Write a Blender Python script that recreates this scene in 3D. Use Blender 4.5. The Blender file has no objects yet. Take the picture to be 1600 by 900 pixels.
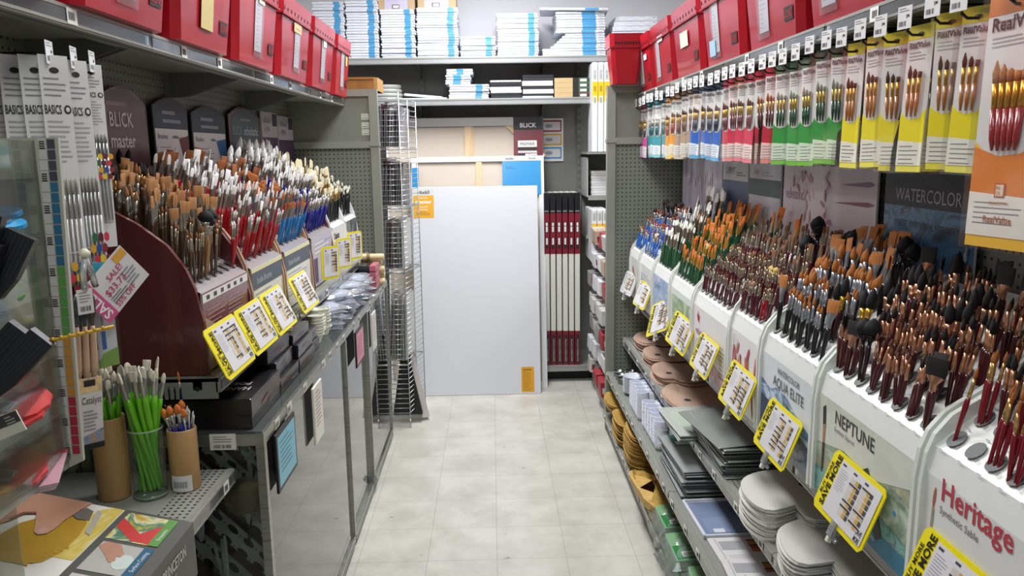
import bpy, math, random
from mathutils import Matrix, Vector
rnd = random.Random(7)
PI = math.pi
SC = bpy.context.scene
COL = SC.collection

# ------------------------------------------------------------ camera
F = Vector((0.02290407, 0.98492271, -0.17147201))
R = Vector((0.99955641, -0.02582646, -0.0148313))
U = Vector((0.0190362, 0.17105625, 0.98507735))
cd = bpy.data.cameras.new('camera'); cam = bpy.data.objects.new('camera', cd); COL.objects.link(cam)
cam.matrix_world = Matrix(((R.x, U.x, -F.x, 0), (R.y, U.y, -F.y, 0), (R.z, U.z, -F.z, 1.7722), (0, 0, 0, 1)))
cd.sensor_width = 36; cd.lens = 36 * 1249.2 / 1600; cd.clip_start = .05
SC.camera = cam
SC.view_settings.view_transform = 'Standard'; SC.view_settings.look = 'None'
SC.view_settings.gamma = 1; SC.view_settings.use_curve_mapping = False
SC.view_settings.exposure = 0.0

# ------------------------------------------------------------ light
wd = bpy.data.worlds.new('world'); SC.world = wd; wd.use_nodes = True
wd.node_tree.nodes['Background'].inputs[0].default_value = (.86, .92, 1, 1)
wd.node_tree.nodes['Background'].inputs[1].default_value = .35
def area(name, x, y, z, sx, sy, watts, col=(.96, .98, 1)):
    l = bpy.data.lights.new(name, 'AREA'); l.shape = 'RECTANGLE'; l.size = sx; l.size_y = sy; l.energy = watts; l.color = col
    o = bpy.data.objects.new(name, l); COL.objects.link(o); o.location = (x, y, z); return o
CEIL = 3.35
LAMPS = [(0, .6, 22), (0, 2.9, 46), (0, 4.95, 74), (-2.6, 1.8, 26), (-2.6, 4.6, 30), (2.6, 1.8, 26), (2.6, 4.6, 30)]
for lx, ly, w in LAMPS:
    area('lamp_light', lx, ly, CEIL - .1, .55, 1.15, w)

# ------------------------------------------------------------ materials
def lin(h):
    if isinstance(h, str):
        c = [int(h[i:i + 2], 16) / 255 for i in (0, 2, 4)]
        return tuple(v / 12.92 if v <= .04045 else ((v + .055) / 1.055) ** 2.4 for v in c)
    return tuple(h)
MATS = {}
def nt(name):
    m = bpy.data.materials.new(name); m.use_nodes = True; n = m.node_tree
    return m, n, n.nodes['Principled BSDF']
def P(h, rough=.5, metal=0., var=.06, coat=0., scale=60., spec=.5):
    k = (h, rough, metal, var, coat, scale, spec)
    if k in MATS: return MATS[k]
    m, n, b = nt('m_' + h)
    c = lin(h)
    if var:
        tc = n.nodes.new('ShaderNodeTexCoord'); t = n.nodes.new('ShaderNodeTexNoise'); t.inputs['Scale'].default_value = scale
        n.links.new(tc.outputs['Object'], t.inputs['Vector'])
        r = n.nodes.new('ShaderNodeMix'); r.data_type = 'RGBA'
        r.inputs[6].default_value = tuple(v * (1 - var) for v in c) + (1,); r.inputs[7].default_value = tuple(min(1, v * (1 + var)) for v in c) + (1,)
        n.links.new(t.outputs['Fac'], r.inputs[0]); n.links.new(r.outputs[2], b.inputs['Base Color'])
    else:
        b.inputs['Base Color'].default_value = c + (1,)
    b.inputs['Roughness'].default_value = rough; b.inputs['Metallic'].default_value = metal
    b.inputs['Coat Weight'].default_value = coat; b.inputs['Coat Roughness'].default_value = .12
    b.inputs['Specular IOR Level'].default_value = spec
    MATS[k] = m; return m
def ART(cols, scale=8., detail=4., dist=0., stretch=(1, 1, 1), rough=.35, coat=.0, bump=0., wave=False, metal=0.):
    """printed artwork, grain or fibre: a noise (or wave) through a colour ramp"""
    k = ('art', tuple(cols), scale, detail, dist, stretch, rough, coat, bump, wave, metal)
    if k in MATS: return MATS[k]
    m, n, b = nt('art')
    tc = n.nodes.new('ShaderNodeTexCoord'); mp = n.nodes.new('ShaderNodeMapping'); mp.inputs['Scale'].default_value = stretch
    n.links.new(tc.outputs['Object'], mp.inputs['Vector'])
    if wave:
        t = n.nodes.new('ShaderNodeTexWave'); t.inputs['Distortion'].default_value = dist
    else:
        t = n.nodes.new('ShaderNodeTexNoise'); t.inputs['Distortion'].default_value = dist
    t.inputs['Scale'].default_value = scale; t.inputs['Detail'].default_value = detail
    n.links.new(mp.outputs[0], t.inputs['Vector'])
    cr = n.nodes.new('ShaderNodeValToRGB'); e = cr.color_ramp.elements
    while len(e) < len(cols): e.new(.5)
    for i, c in enumerate(cols):
        e[i].position = (.0 if wave else .28) + i * (1. if wave else .44) / (len(cols) - 1); e[i].color = lin(c) + (1,)
    n.links.new(t.outputs['Fac'], cr.inputs[0]); n.links.new(cr.outputs[0], b.inputs['Base Color'])
    b.inputs['Roughness'].default_value = rough; b.inputs['Coat Weight'].default_value = coat; b.inputs['Metallic'].default_value = metal
    if bump:
        bp = n.nodes.new('ShaderNodeBump'); bp.inputs['Strength'].default_value = bump; bp.inputs['Distance'].default_value = .002
        n.links.new(t.outputs['Fac'], bp.inputs['Height']); n.links.new(bp.outputs[0], b.inputs['Normal'])
    MATS[k] = m; return m
def CLEAR(tint='ffffff', refl=1., rough=.02, body=0., ior=1.5, key=''):
    """glass or film: transparent body with a Fresnel reflection and, for film, a little milky body"""
    k = ('clear', tint, refl, rough, body, ior)
    if k in MATS: return MATS[k]
    m = bpy.data.materials.new('clear'); m.use_nodes = True; n = m.node_tree; n.nodes.clear()
    o = n.nodes.new('ShaderNodeOutputMaterial'); tr = n.nodes.new('ShaderNodeBsdfTransparent'); tr.inputs[0].default_value = lin(tint) + (1,)
    g = n.nodes.new('ShaderNodeBsdfGlossy'); g.inputs['Roughness'].default_value = rough
    base = tr.outputs[0]
    if body:
        d = n.nodes.new('ShaderNodeBsdfDiffuse'); d.inputs[0].default_value = lin(tint) + (1,); x = n.nodes.new('ShaderNodeMixShader'); x.inputs[0].default_value = body
        n.links.new(tr.outputs[0], x.inputs[1]); n.links.new(d.outputs[0], x.inputs[2]); base = x.outputs[0]
    fr = n.nodes.new('ShaderNodeFresnel'); fr.inputs[0].default_value = ior
    mu = n.nodes.new('ShaderNodeMath'); mu.operation = 'MULTIPLY'; mu.inputs[1].default_value = refl; mu.use_clamp = True
    n.links.new(fr.outputs[0], mu.inputs[0])
    x = n.nodes.new('ShaderNodeMixShader'); n.links.new(mu.outputs[0], x.inputs[0]); n.links.new(base, x.inputs[1]); n.links.new(g.outputs[0], x.inputs[2])
    n.links.new(x.outputs[0], o.inputs[0]); MATS[k] = m; return m
def pegmat(h, axes, pitch=.0254, r=.0042, wl=None):
    """painted steel with a square grid of round holes, in world units; axes picks the two coordinates"""
    k = ('peg', h, axes, pitch, r, wl)
    if k in MATS: return MATS[k]
    m, n, b = nt('perforated_steel'); g = n.nodes.new('ShaderNodeNewGeometry'); s = n.nodes.new('ShaderNodeSeparateXYZ'); n.links.new(g.outputs['Position'], s.inputs[0])
    def mth(op, a, b_=None):
        q = n.nodes.new('ShaderNodeMath'); q.operation = op
        for i, v in enumerate((a, b_)):
            if v is None: continue
            if isinstance(v, (int, float)): q.inputs[i].default_value = v
            else: n.links.new(v, q.inputs[i])
        return q.outputs[0]
    sq = []
    for a in axes:
        f = mth('FRACT', mth('DIVIDE', mth('ADD', s.outputs[a], 20.), pitch)); d = mth('MULTIPLY', mth('SUBTRACT', f, .5), pitch); sq.append(mth('MULTIPLY', d, d))
    hole = mth('LESS_THAN', mth('ADD', sq[0], sq[1]), r * r)
    if wl:
        for lo, hi, ax in wl:
            hole = mth('MULTIPLY', hole, mth('MULTIPLY', mth('GREATER_THAN', s.outputs[ax], lo), mth('LESS_THAN', s.outputs[ax], hi)))
    mx = n.nodes.new('ShaderNodeMix'); mx.data_type = 'RGBA'; mx.inputs[6].default_value = lin(h) + (1,); mx.inputs[7].default_value = (.008, .008, .008, 1)
    n.links.new(hole, mx.inputs[0]); n.links.new(mx.outputs[2], b.inputs['Base Color']); b.inputs['Roughness'].default_value = .55
    MATS[k] = m; return m

# ------------------------------------------------------------ mesh builder
TXT = {}
def text_mesh(s, bold):
    k = (s, bold)
    if k not in TXT:
        c = bpy.data.curves.new('t', 'FONT'); c.body = s; c.size = 1; c.resolution_u = 2; c.offset = bold
        o = bpy.data.objects.new('t', c); COL.objects.link(o)
        dg = bpy.context.evaluated_depsgraph_get(); me = o.evaluated_get(dg).to_mesh()
        v = [(p.co.x, p.co.y) for p in me.vertices]; f = [tuple(q.vertices) for q in me.polygons]
        bpy.data.objects.remove(o); bpy.data.curves.remove(c)
        TXT[k] = (v, f, max([p[0] for p in v] or [1]))
    return TXT[k]
class M:
    def __init__(s): s.v = []; s.f = []; s.mi = []; s.ms = []; s.X = Matrix(); s.sm = []
    def mat(s, m):
        if isinstance(m, str): m = P(m)
        if m not in s.ms: s.ms.append(m)
        return s.ms.index(m)
    def add(s, vs, fs, m, smooth=False):
        o = len(s.v); X = s.X; i = s.mat(m)
        s.v += [tuple(X @ Vector(p)) for p in vs]
        for f in fs: s.f.append(tuple(o + j for j in f)); s.mi.append(i); s.sm.append(smooth)
    def box(s, x0, x1, y0, y1, z0, z1, m):
        s.add([(x0, y0, z0), (x1, y0, z0), (x1, y1, z0), (x0, y1, z0), (x0, y0, z1), (x1, y0, z1), (x1, y1, z1), (x0, y1, z1)],
              [(0, 3, 2, 1), (4, 5, 6, 7), (0, 1, 5, 4), (1, 2, 6, 5), (2, 3, 7, 6), (3, 0, 4, 7)], m)
    def bev(s, x0, x1, y0, y1, z0, z1, m, b=.003):
        pr = [(x0 + b, y0), (x1 - b, y0), (x1, y0 + b), (x1, y1 - b), (x1 - b, y1), (x0 + b, y1), (x0, y1 - b), (x0, y0 + b)]
        cx, cy = (x0 + x1) / 2, (y0 + y1) / 2; kx = 1 - 2 * b / max(x1 - x0, 1e-6); ky = 1 - 2 * b / max(y1 - y0, 1e-6)
        inn = [(cx + (x - cx) * kx, cy + (y - cy) * ky) for x, y in pr]
        vs = [(x, y, z0) for x, y in inn] + [(x, y, z0 + b) for x, y in pr] + [(x, y, z1 - b) for x, y in pr] + [(x, y, z1) for x, y in inn]
        fs = [tuple(range(7, -1, -1)), tuple(range(24, 32))]
        for k in range(3):
            for j in range(8): fs.append((k * 8 + j, k * 8 + (j + 1) % 8, k * 8 + 8 + (j + 1) % 8, k * 8 + 8 + j))
        s.add(vs, fs, m)
    def quad(s, p, m): s.add(p, [tuple(range(len(p)))], m)
    # 2-D drawing on the front plane (x right, z up), layer k lifts it towards the viewer (-y)
    def rect(s, x0, x1, z0, z1, m, k=1, y=0): s.quad([(x0, y - k * .0005, z0), (x1, y - k * .0005, z0), (x1, y - k * .0005, z1), (x0, y - k * .0005, z1)], m)
    def pol(s, pts, m, k=1, y=0): s.quad([(a, y - k * .0005, b) for a, b in pts], m)
    def ell(s, cx, cz, rx, rz, m, k=1, y=0, n=14, rot=0):
        c, q = math.cos(rot), math.sin(rot)
        s.pol([(cx + rx * math.cos(2 * PI * i / n) * c - rz * math.sin(2 * PI * i / n) * q, cz + rx * math.cos(2 * PI * i / n) * q + rz * math.sin(2 * PI * i / n) * c) for i in range(n)], m, k, y)
    def text(s, t, x, z, h, m, k=2, y=0, al='L', rot=0, w=None, bold=0., sx=1.):
        v, f, W = text_mesh(t, bold); hh = h / .72; q = hh * sx
        if w: q = min(q, w / W) if al != 'F' else w / W
        ox = {'L': 0, 'F': 0, 'C': -W * q / 2, 'R': -W * q}[al]; c, sn = math.cos(rot), math.sin(rot)
        s.add([(x + (a * q + ox) * c - b * hh * sn, y - k * .0005, z + (a * q + ox) * sn + b * hh * c) for a, b in v], f, m)
    def lines(s, x0, x1, z1, n, dz, m='9a9a9a', h=.0015, k=2, y=0, seed=1):
        r = random.Random(seed)
        for i in range(n): s.rect(x0, x0 + (x1 - x0) * r.uniform(.6, 1), z1 - i * dz - h, z1 - i * dz, m, k, y)
    def bars(s, x0, x1, z0, z1, k=2, y=0, n=12, seed=3, m='181818'):
        r = random.Random(seed); st = (x1 - x0) / n
        for i in range(n): s.rect(x0 + i * st, x0 + i * st + st * r.uniform(.25, .75), z0, z1, m, k, y)
    def ext(s, prof, a, b, m, ax='x', cap=True, smooth=False, m2=None):
        """closed outline: ax='x' -> prof is (y,z) swept along x; 'z' -> (x,y) along z; 'y' -> (x,z) along y"""
        n = len(prof)
        def q(p, t): return (t, p[0], p[1]) if ax == 'x' else ((p[0], p[1], t) if ax == 'z' else (p[0], t, p[1]))
        vs = [q(p, a) for p in prof] + [q(p, b) for p in prof]
        s.add(vs, [(i, (i + 1) % n, n + (i + 1) % n, n + i) for i in range(n)], m2 or m, smooth)
        if cap: s.add(vs, [tuple(range(n - 1, -1, -1)), tuple(range(n, 2 * n))], m)
    def lathe(s, prof, m, seg=12, c=(0, 0, 0), sx=1, sy=1, cap=True, smooth=True):
        vs = []
        for r, z in prof:
            for j in range(seg):
                a = 2 * PI * j / seg; vs.append((c[0] + r * sx * math.cos(a), c[1] + r * sy * math.sin(a), c[2] + z))
        fs = [(i * seg + j, i * seg + (j + 1) % seg, (i + 1) * seg + (j + 1) % seg, (i + 1) * seg + j) for i in range(len(prof) - 1) for j in range(seg)]
        if cap: fs += [tuple(range(seg - 1, -1, -1)), tuple(range((len(prof) - 1) * seg, len(prof) * seg))]
        s.add(vs, fs, m, smooth)
    def tube(s, pts, r, m, seg=6, smooth=True):
        pts = [Vector(p) for p in pts]; vs = []
        for i, p in enumerate(pts):
            t = (pts[min(i + 1, len(pts) - 1)] - pts[max(i - 1, 0)]).normalized()
            a = t.cross(Vector((0, 0, 1)) if abs(t.z) < .9 else Vector((1, 0, 0))).normalized(); b = t.cross(a)
            rr = r[i] if isinstance(r, (list, tuple)) else r
            for j in range(seg):
                an = 2 * PI * j / seg; vs.append(p + a * rr * math.cos(an) + b * rr * math.sin(an))
        n = len(pts)
        fs = [(i * seg + j, i * seg + (j + 1) % seg, (i + 1) * seg + (j + 1) % seg, (i + 1) * seg + j) for i in range(n - 1) for j in range(seg)]
        fs += [tuple(range(seg - 1, -1, -1)), tuple(range((n - 1) * seg, n * seg))]
        s.add(vs, fs, m, smooth)
    def mesh(s, name='mesh'):
        me = bpy.data.meshes.new(name); me.from_pydata(s.v, [], s.f)
        for m in s.ms: me.materials.append(m)
        me.polygons.foreach_set('material_index', s.mi); me.polygons.foreach_set('use_smooth', s.sm); me.update(); return me
    def obj(s, name, parent=None, loc=(0, 0, 0), rot=(0, 0, 0)):
        return link(name, s.mesh(name), parent, loc, rot)
def link(name, data, parent=None, loc=(0, 0, 0), rot=(0, 0, 0)):
    o = bpy.data.objects.new(name, data); COL.objects.link(o); o.location = loc; o.rotation_euler = rot
    if parent: o.parent = parent
    return o
def tag(o, label, cat, group=None, kind=None):
    if label: o['label'] = label; o['category'] = cat
    if group: o['group'] = group
    if kind: o['kind'] = kind
    return o
def thing(name, label, cat, loc=(0, 0, 0), rot=(0, 0, 0), group=None):
    return tag(link(name, None, None, loc, rot), label, cat, group)
def struct(name, m, **k):
    o = m.obj(name, **k); o['kind'] = 'structure'; return o
def copy(o, loc, rot=None, label=None, group=None):
    c = o.copy(); COL.objects.link(c); c.location = loc
    if rot is not None: c.rotation_euler = rot
    if label: c['label'] = label
    if group: c['group'] = group
    for ch in list(o.children):
        d = ch.copy(); COL.objects.link(d); d.parent = c
        for g in list(ch.children):
            e = g.copy(); COL.objects.link(e); e.parent = d
    return c
RR = (0, 0, -PI / 2)      # fronts that face the aisle from the right-hand side
RL = (0, 0, PI / 2)       # fronts that face the aisle from the left-hand side

GREY = '85887f'; LIP = P('a3a49c', .35, .35)
STEEL = P('8b8c83', .45, .2, .04)
WHITE = P('e9eaee', .4, 0, .02); PLAST = P('eceee9', .3, 0, .02, .3)
FILM = CLEAR('f4f6f8', .8, .12, .10)
SLEEVE = CLEAR('ffffff', .14, .08, .0)
GLASS = CLEAR('f2f6f4', 1.0, .015, 0)
ACRYL = CLEAR('eef2f4', 1.0, .05, .06)
CHROME = P('b0b2b0', .3, .85)
# ------------------------------------------------------------ room
def floor_mat():
    m, n, b = nt('vinyl_tile'); g = n.nodes.new('ShaderNodeNewGeometry'); s = n.nodes.new('ShaderNodeSeparateXYZ'); n.links.new(g.outputs['Position'], s.inputs[0])
    def mth(op, a, b_=None):
        q = n.nodes.new('ShaderNodeMath'); q.operation = op
        for i, v in enumerate((a, b_)):
            if v is None: continue
            if isinstance(v, (int, float)): q.inputs[i].default_value = v
            else: n.links.new(v, q.inputs[i])
        return q.outputs[0]
    ds = []; cells = []
    for ax, off in ((0, .0073), (1, -3.2519)):
        t = mth('DIVIDE', mth('ADD', s.outputs[ax], off + 30.48), .3048); cells.append(mth('FLOOR', t))
        f = mth('FRACT', t); ds.append(mth('MINIMUM', f, mth('SUBTRACT', 1., f)))
    joint = mth('LESS_THAN', mth('MINIMUM', ds[0], ds[1]), .0035)
    cb = n.nodes.new('ShaderNodeCombineXYZ'); n.links.new(cells[0], cb.inputs[0]); n.links.new(cells[1], cb.inputs[1])
    wn = n.nodes.new('ShaderNodeTexWhiteNoise'); n.links.new(cb.outputs[0], wn.inputs['Vector'])
    n1 = n.nodes.new('ShaderNodeTexNoise'); n1.inputs['Scale'].default_value = 4.5; n1.inputs['Detail'].default_value = 8; n1.inputs['Roughness'].default_value = .65; n.links.new(g.outputs['Position'], n1.inputs['Vector'])
    n2 = n.nodes.new('ShaderNodeTexNoise'); n2.inputs['Scale'].default_value = 60; n2.inputs['Detail'].default_value = 6; n.links.new(g.outputs['Position'], n2.inputs['Vector'])
    cr = n.nodes.new('ShaderNodeValToRGB'); e = cr.color_ramp.elements; e[0].position = .3; e[0].color = lin('b1afa4') + (1,); e[1].position = .62; e[1].color = lin('cfcdc3') + (1,)
    n.links.new(n1.outputs['Fac'], cr.inputs[0])
    def mix(f, a, c, bl='MIX'):
        q = n.nodes.new('ShaderNodeMix'); q.data_type = 'RGBA'; q.blend_type = bl
        for i, v in ((0, f), (6, a), (7, c)):
            if isinstance(v, (int, float)): q.inputs[i].default_value = v
            elif isinstance(v, tuple): q.inputs[i].default_value = v
            else: n.links.new(v, q.inputs[i])
        return q.outputs[2]
    c = mix(mth('MULTIPLY', wn.outputs['Value'], .10), cr.outputs[0], lin('9b988c') + (1,))
    c = mix(mth('MULTIPLY', n2.outputs['Fac'], .16), c, lin('e6e4dc') + (1,))
    # scuffs: sparse dark ticks
    n3 = n.nodes.new('ShaderNodeTexNoise'); n3.inputs['Scale'].default_value = 16; n3.inputs['Detail'].default_value = 3
    mp = n.nodes.new('ShaderNodeMapping'); mp.inputs['Scale'].default_value = (1, 2.5, 1); n.links.new(g.outputs['Position'], mp.inputs[0]); n.links.new(mp.outputs[0], n3.inputs['Vector'])
    sc = mth('GREATER_THAN', n3.outputs['Fac'], .72)
    c = mix(mth('MULTIPLY', sc, .6), c, lin('5e5b54') + (1,))
    c = mix(mth('MULTIPLY', joint, .55), c, lin('5c594f') + (1,))
    n.links.new(c, b.inputs['Base Color'])
    rr = n.nodes.new('ShaderNodeMapRange'); rr.inputs['To Min'].default_value = .22; rr.inputs['To Max'].default_value = .42; n.links.new(n1.outputs['Fac'], rr.inputs[0]); n.links.new(rr.outputs[0], b.inputs['Roughness'])
    return m
m = M(); m.box(-4.5, 4.5, -3, 6.6, -.1, 0, floor_mat()); struct('floor', m)
m = M(); m.box(-4.5, 4.5, -3, 6.6, CEIL, CEIL + .1, P('e6e6e4', .8)); struct('ceiling', m)
WALL = P('cbcacf', .8, 0, .03, 0, 3)
m = M(); m.box(-4.5, 4.5, 6.5, 6.6, 0, CEIL, WALL); struct('wall_back', m)
m = M(); m.box(-4.6, -4.5, -3, 6.6, 0, CEIL, WALL); struct('wall_left', m)
m = M(); m.box(4.5, 4.6, -3, 6.6, 0, CEIL, WALL); struct('wall_right', m)
for i, (lx, ly, w) in enumerate(LAMPS):
    t = thing('ceiling_light', 'white fluorescent ceiling fixture above the aisle and neighbouring aisles', 'light', (lx, ly, CEIL - .09), group='ceiling fixtures')
    m = M(); m.ext([(-.33, .0), (.33, 0), (.28, .088), (-.28, .088)], -.62, .62, P('f0f0f0', .5), 'y'); m.obj('housing', t)

# ------------------------------------------------------------ gondola shelving
YS = [-.6, .312, 1.226, 2.14, 3.054, 3.968, 4.882]
def gondola(side):
    s = 1 if side == 'right' else -1; xb = 1.17 if s > 0 else -1.19
    t = thing('gondola_shelving', 'grey steel gondola frame with perforated back along the %s side of the aisle' % side, 'shelving')
    t0 = t; pg = pegmat('7b7e75', (1, 2)); dk = P(GREY, .5)
    def B(m, x0, x1, y0, y1, z0, z1, mt):
        a, b = s * x0, s * x1; m.box(min(a, b), max(a, b), y0, y1, z0, z1, mt)
    X0 = abs(xb)
    m = M(); B(m, X0, X0 + .04, -.6, 4.85, .0, 2.13, pg); m.obj('back_panel', t)
    for y in YS[:-1]:
        m = M(); B(m, X0 - .018, X0 - .0005, y - .02, y + .02, .0, 2.13, dk)
        for k in range(34): B(m, X0 - .0186, X0 - .0178, y - .004, y + .004, .12 + k * .058, .155 + k * .058, '121212')
        m.obj('upright', t)
    x0 = .695 if s > 0 else .665
    t = thing('end_panel', 'grey end panel, perforated below and solid above, closing the %s shelving' % side, 'end panel')
    fr = P('8f9288', .5, .1)
    m = M(); B(m, x0, x0 + .05, 4.84, 4.89, 0, 2.13, fr); B(m, X0, X0 + .04, 4.84, 4.89, 0, 2.13, fr)
    B(m, x0 + .0505, X0 - .0005, 4.84, 4.89, 2.09, 2.13, fr); B(m, x0 + .0505, X0 - .0005, 4.835, 4.895, 1.79, 1.83, fr); B(m, x0 - .004, x0 + .055, 4.832, 4.898, 1.80, 1.82, fr); m.obj('end_frame', t)
    m = M(); B(m, x0 + .05, X0, 4.86, 4.87, .0, 1.79, pegmat('7d8177', (0, 2))); m.obj('perforated_end_panel', t)
    m = M(); B(m, x0 + .05, X0, 4.86, 4.87, 1.83, 2.09, P('83867b', .5, .1)); m.obj('solid_end_panel', t)
    return t0, t
gl, endl = gondola('left'); gr, endr = gondola('right')
m = M()
for k, z in enumerate((1.955, 1.905, 1.865)):
    m.box(-.765, -.72, 4.857, 4.8595, z, z + .035, 'd8d6cc'); m.bars(-.76, -.725, z + .006, z + .012, y=4.857, n=9); m.lines(-.76, -.725, z + .03, 2, .007, y=4.857)
m.obj('price_sticker', endl)
def shelf(side, name, label, xl, xb, z, y0, y1, group, perf=False, tags=(), z1=None, lipm=None, under=True):
    """one steel shelf: deck, turned-down lip, two brackets, price strip"""
    s = 1 if side == 'right' else -1
    t = thing('metal_shelf', label, 'shelf', (0, 0, 0), group=group)
    def B(m, x0, x1, y0_, y1_, z0, z1_, mt):
        a, b = s * x0, s * x1; m.box(min(a, b), max(a, b), y0_, y1_, z0, z1_, mt)
    dm = P('8f9189', .4, .15, .03)
    if perf:
        lo, hi = (s * (xl + .02), s * (xl + .095)); dm = pegmat('8f9189', (0, 1), .0175, .0042, ((min(lo, hi), max(lo, hi), 0),))
    m = M(); B(m, xl + .004, xb, y0 + .002, y1 - .002, z - .012, z, dm); m.obj('deck', t)
    m = M(); y = (y0 + .002, y1 - .002)
    B(m, xl, xl + .012, *y, z - .042, z + .003, LIP); B(m, xl - .004, xl + .001, *y, z - .038, z - .032, LIP); B(m, xl - .004, xl + .001, *y, z - .006, z, LIP); m.obj('lip', t)
    m = M(); B(m, xl - .003, xl - .001, y0 + .01, y1 - .01, z - .031, z - .007, CLEAR('f6f8f4', 1.5, .1, .12)); m.obj('price_channel', t)
    for yy in (y0 + .012, y1 - .018):
        m = M(); a = [(s * xb, z - .012), (s * (xl + .05), z - .012), (s * (xl + .06), z - .035), (s * (xb - .08), z - .095), (s * xb, z - .10)]
        m.ext(a, yy, yy + .004, P('75776f', .5, .2), 'y'); m.obj('bracket', t)
    if under:
        m = M(); B(m, xl + .05, xl + .075, *y, z - .035, z - .012, dm); m.obj('stiffener', t)
    for yy in tags:
        m = M(); B(m, xl - .0055, xl - .0045, yy, yy + .04, z - .036, z - .004, 'f2f1ec')
        for q in range(5): B(m, xl - .0062, xl - .0056, yy + .006 + q * .005, yy + .008 + q * .005, z - .028, z - .012, '222222')
        m.obj('price_tag', t)
    return t
LD = []
for i in range(1, 6):
    y0, y1 = YS[i], YS[i + 1]
    w = {1: 'nearest', 2: 'second', 3: 'third', 4: 'fourth', 5: 'farthest'}[i]
    shelf('left', 'top', 'grey steel top shelf under red bins on the left, %s section' % w, .865, 1.19, 2.075, y0, y1, 'top shelves left', tags=(y0 + .2, y0 + .5))
    shelf('right', 'top', 'grey steel top shelf under red bins on the right, %s section' % w, .877, 1.17, 2.08, y0, y1, 'top shelves right', tags=(y0 + .3, y0 + .62))
    shelf('right', 'deck', 'grey shelf carrying the white brush racks on the right, %s section' % w, .85, 1.17, .878, y0, y1, 'brush rack shelves right')
    shelf('right', 'mid', 'perforated grey shelf with palettes below the brush racks, %s section' % w, .80, 1.17, .60, y0, y1, 'palette shelves right', True, tags=(y0 + .08, y0 + .33, y0 + .6, y0 + .8))
    shelf('right', 'low', 'grey shelf second from the floor on the right, %s section' % w, .70, 1.17, .385, y0, y1, 'lower shelves right', tags=(y0 + .07, y0 + .2, y0 + .42, y0 + .6, y0 + .82))
    b = shelf('right', 'base', 'grey base shelf with kick plate on the right, %s section' % w, .685, 1.17, .12, y0, y1, 'base shelves right', tags=(y0 + .1, y0 + .3, y0 + .55, y0 + .8), under=False)
    m = M(); m.box(.70, .715, y0 + .002, y1 - .002, 0, .078, P('6c6e66', .5)); m.obj('kick_plate', b)
    if i >= 3:
        dk_ = shelf('left', 'deck', 'grey shelf carrying the maroon and white brush racks on the left, %s section' % w, .757, 1.19, 1.165, y0, y1, 'brush rack shelves left', tags=(y0 + .5,)); LD.append(dk_)
nearL = shelf('left', 'near', 'perforated grey shelf holding the bamboo brush cups', .735, 1.19, .905, 1.226, 2.13, None, True, tags=(2.03,))
m = M(); m.box(-1.185, -.765, 2.142, 2.147, 1.105, 1.163, P('8c8f88', .45, .2)); m.ell(-.82, 1.135, .012, .004, '181818', 3, y=2.142); m.ell(-.82, 1.135, .005, .008, '181818', 4, y=2.142); m.obj('end_bracket', LD[0])
# ------------------------------------------------------------ paintbrushes
HAIR = {}
def hair(c):
    if c not in HAIR:
        l = lin(c); d = tuple(v * .62 for v in l)
        HAIR[c] = ART((d, l, tuple(min(1, v * 1.15) for v in l)), 260., 2., 0, (1, 1, .06), .8)
    return HAIR[c]
def metalc(h): return P(h, .28, .75, .03)
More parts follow.
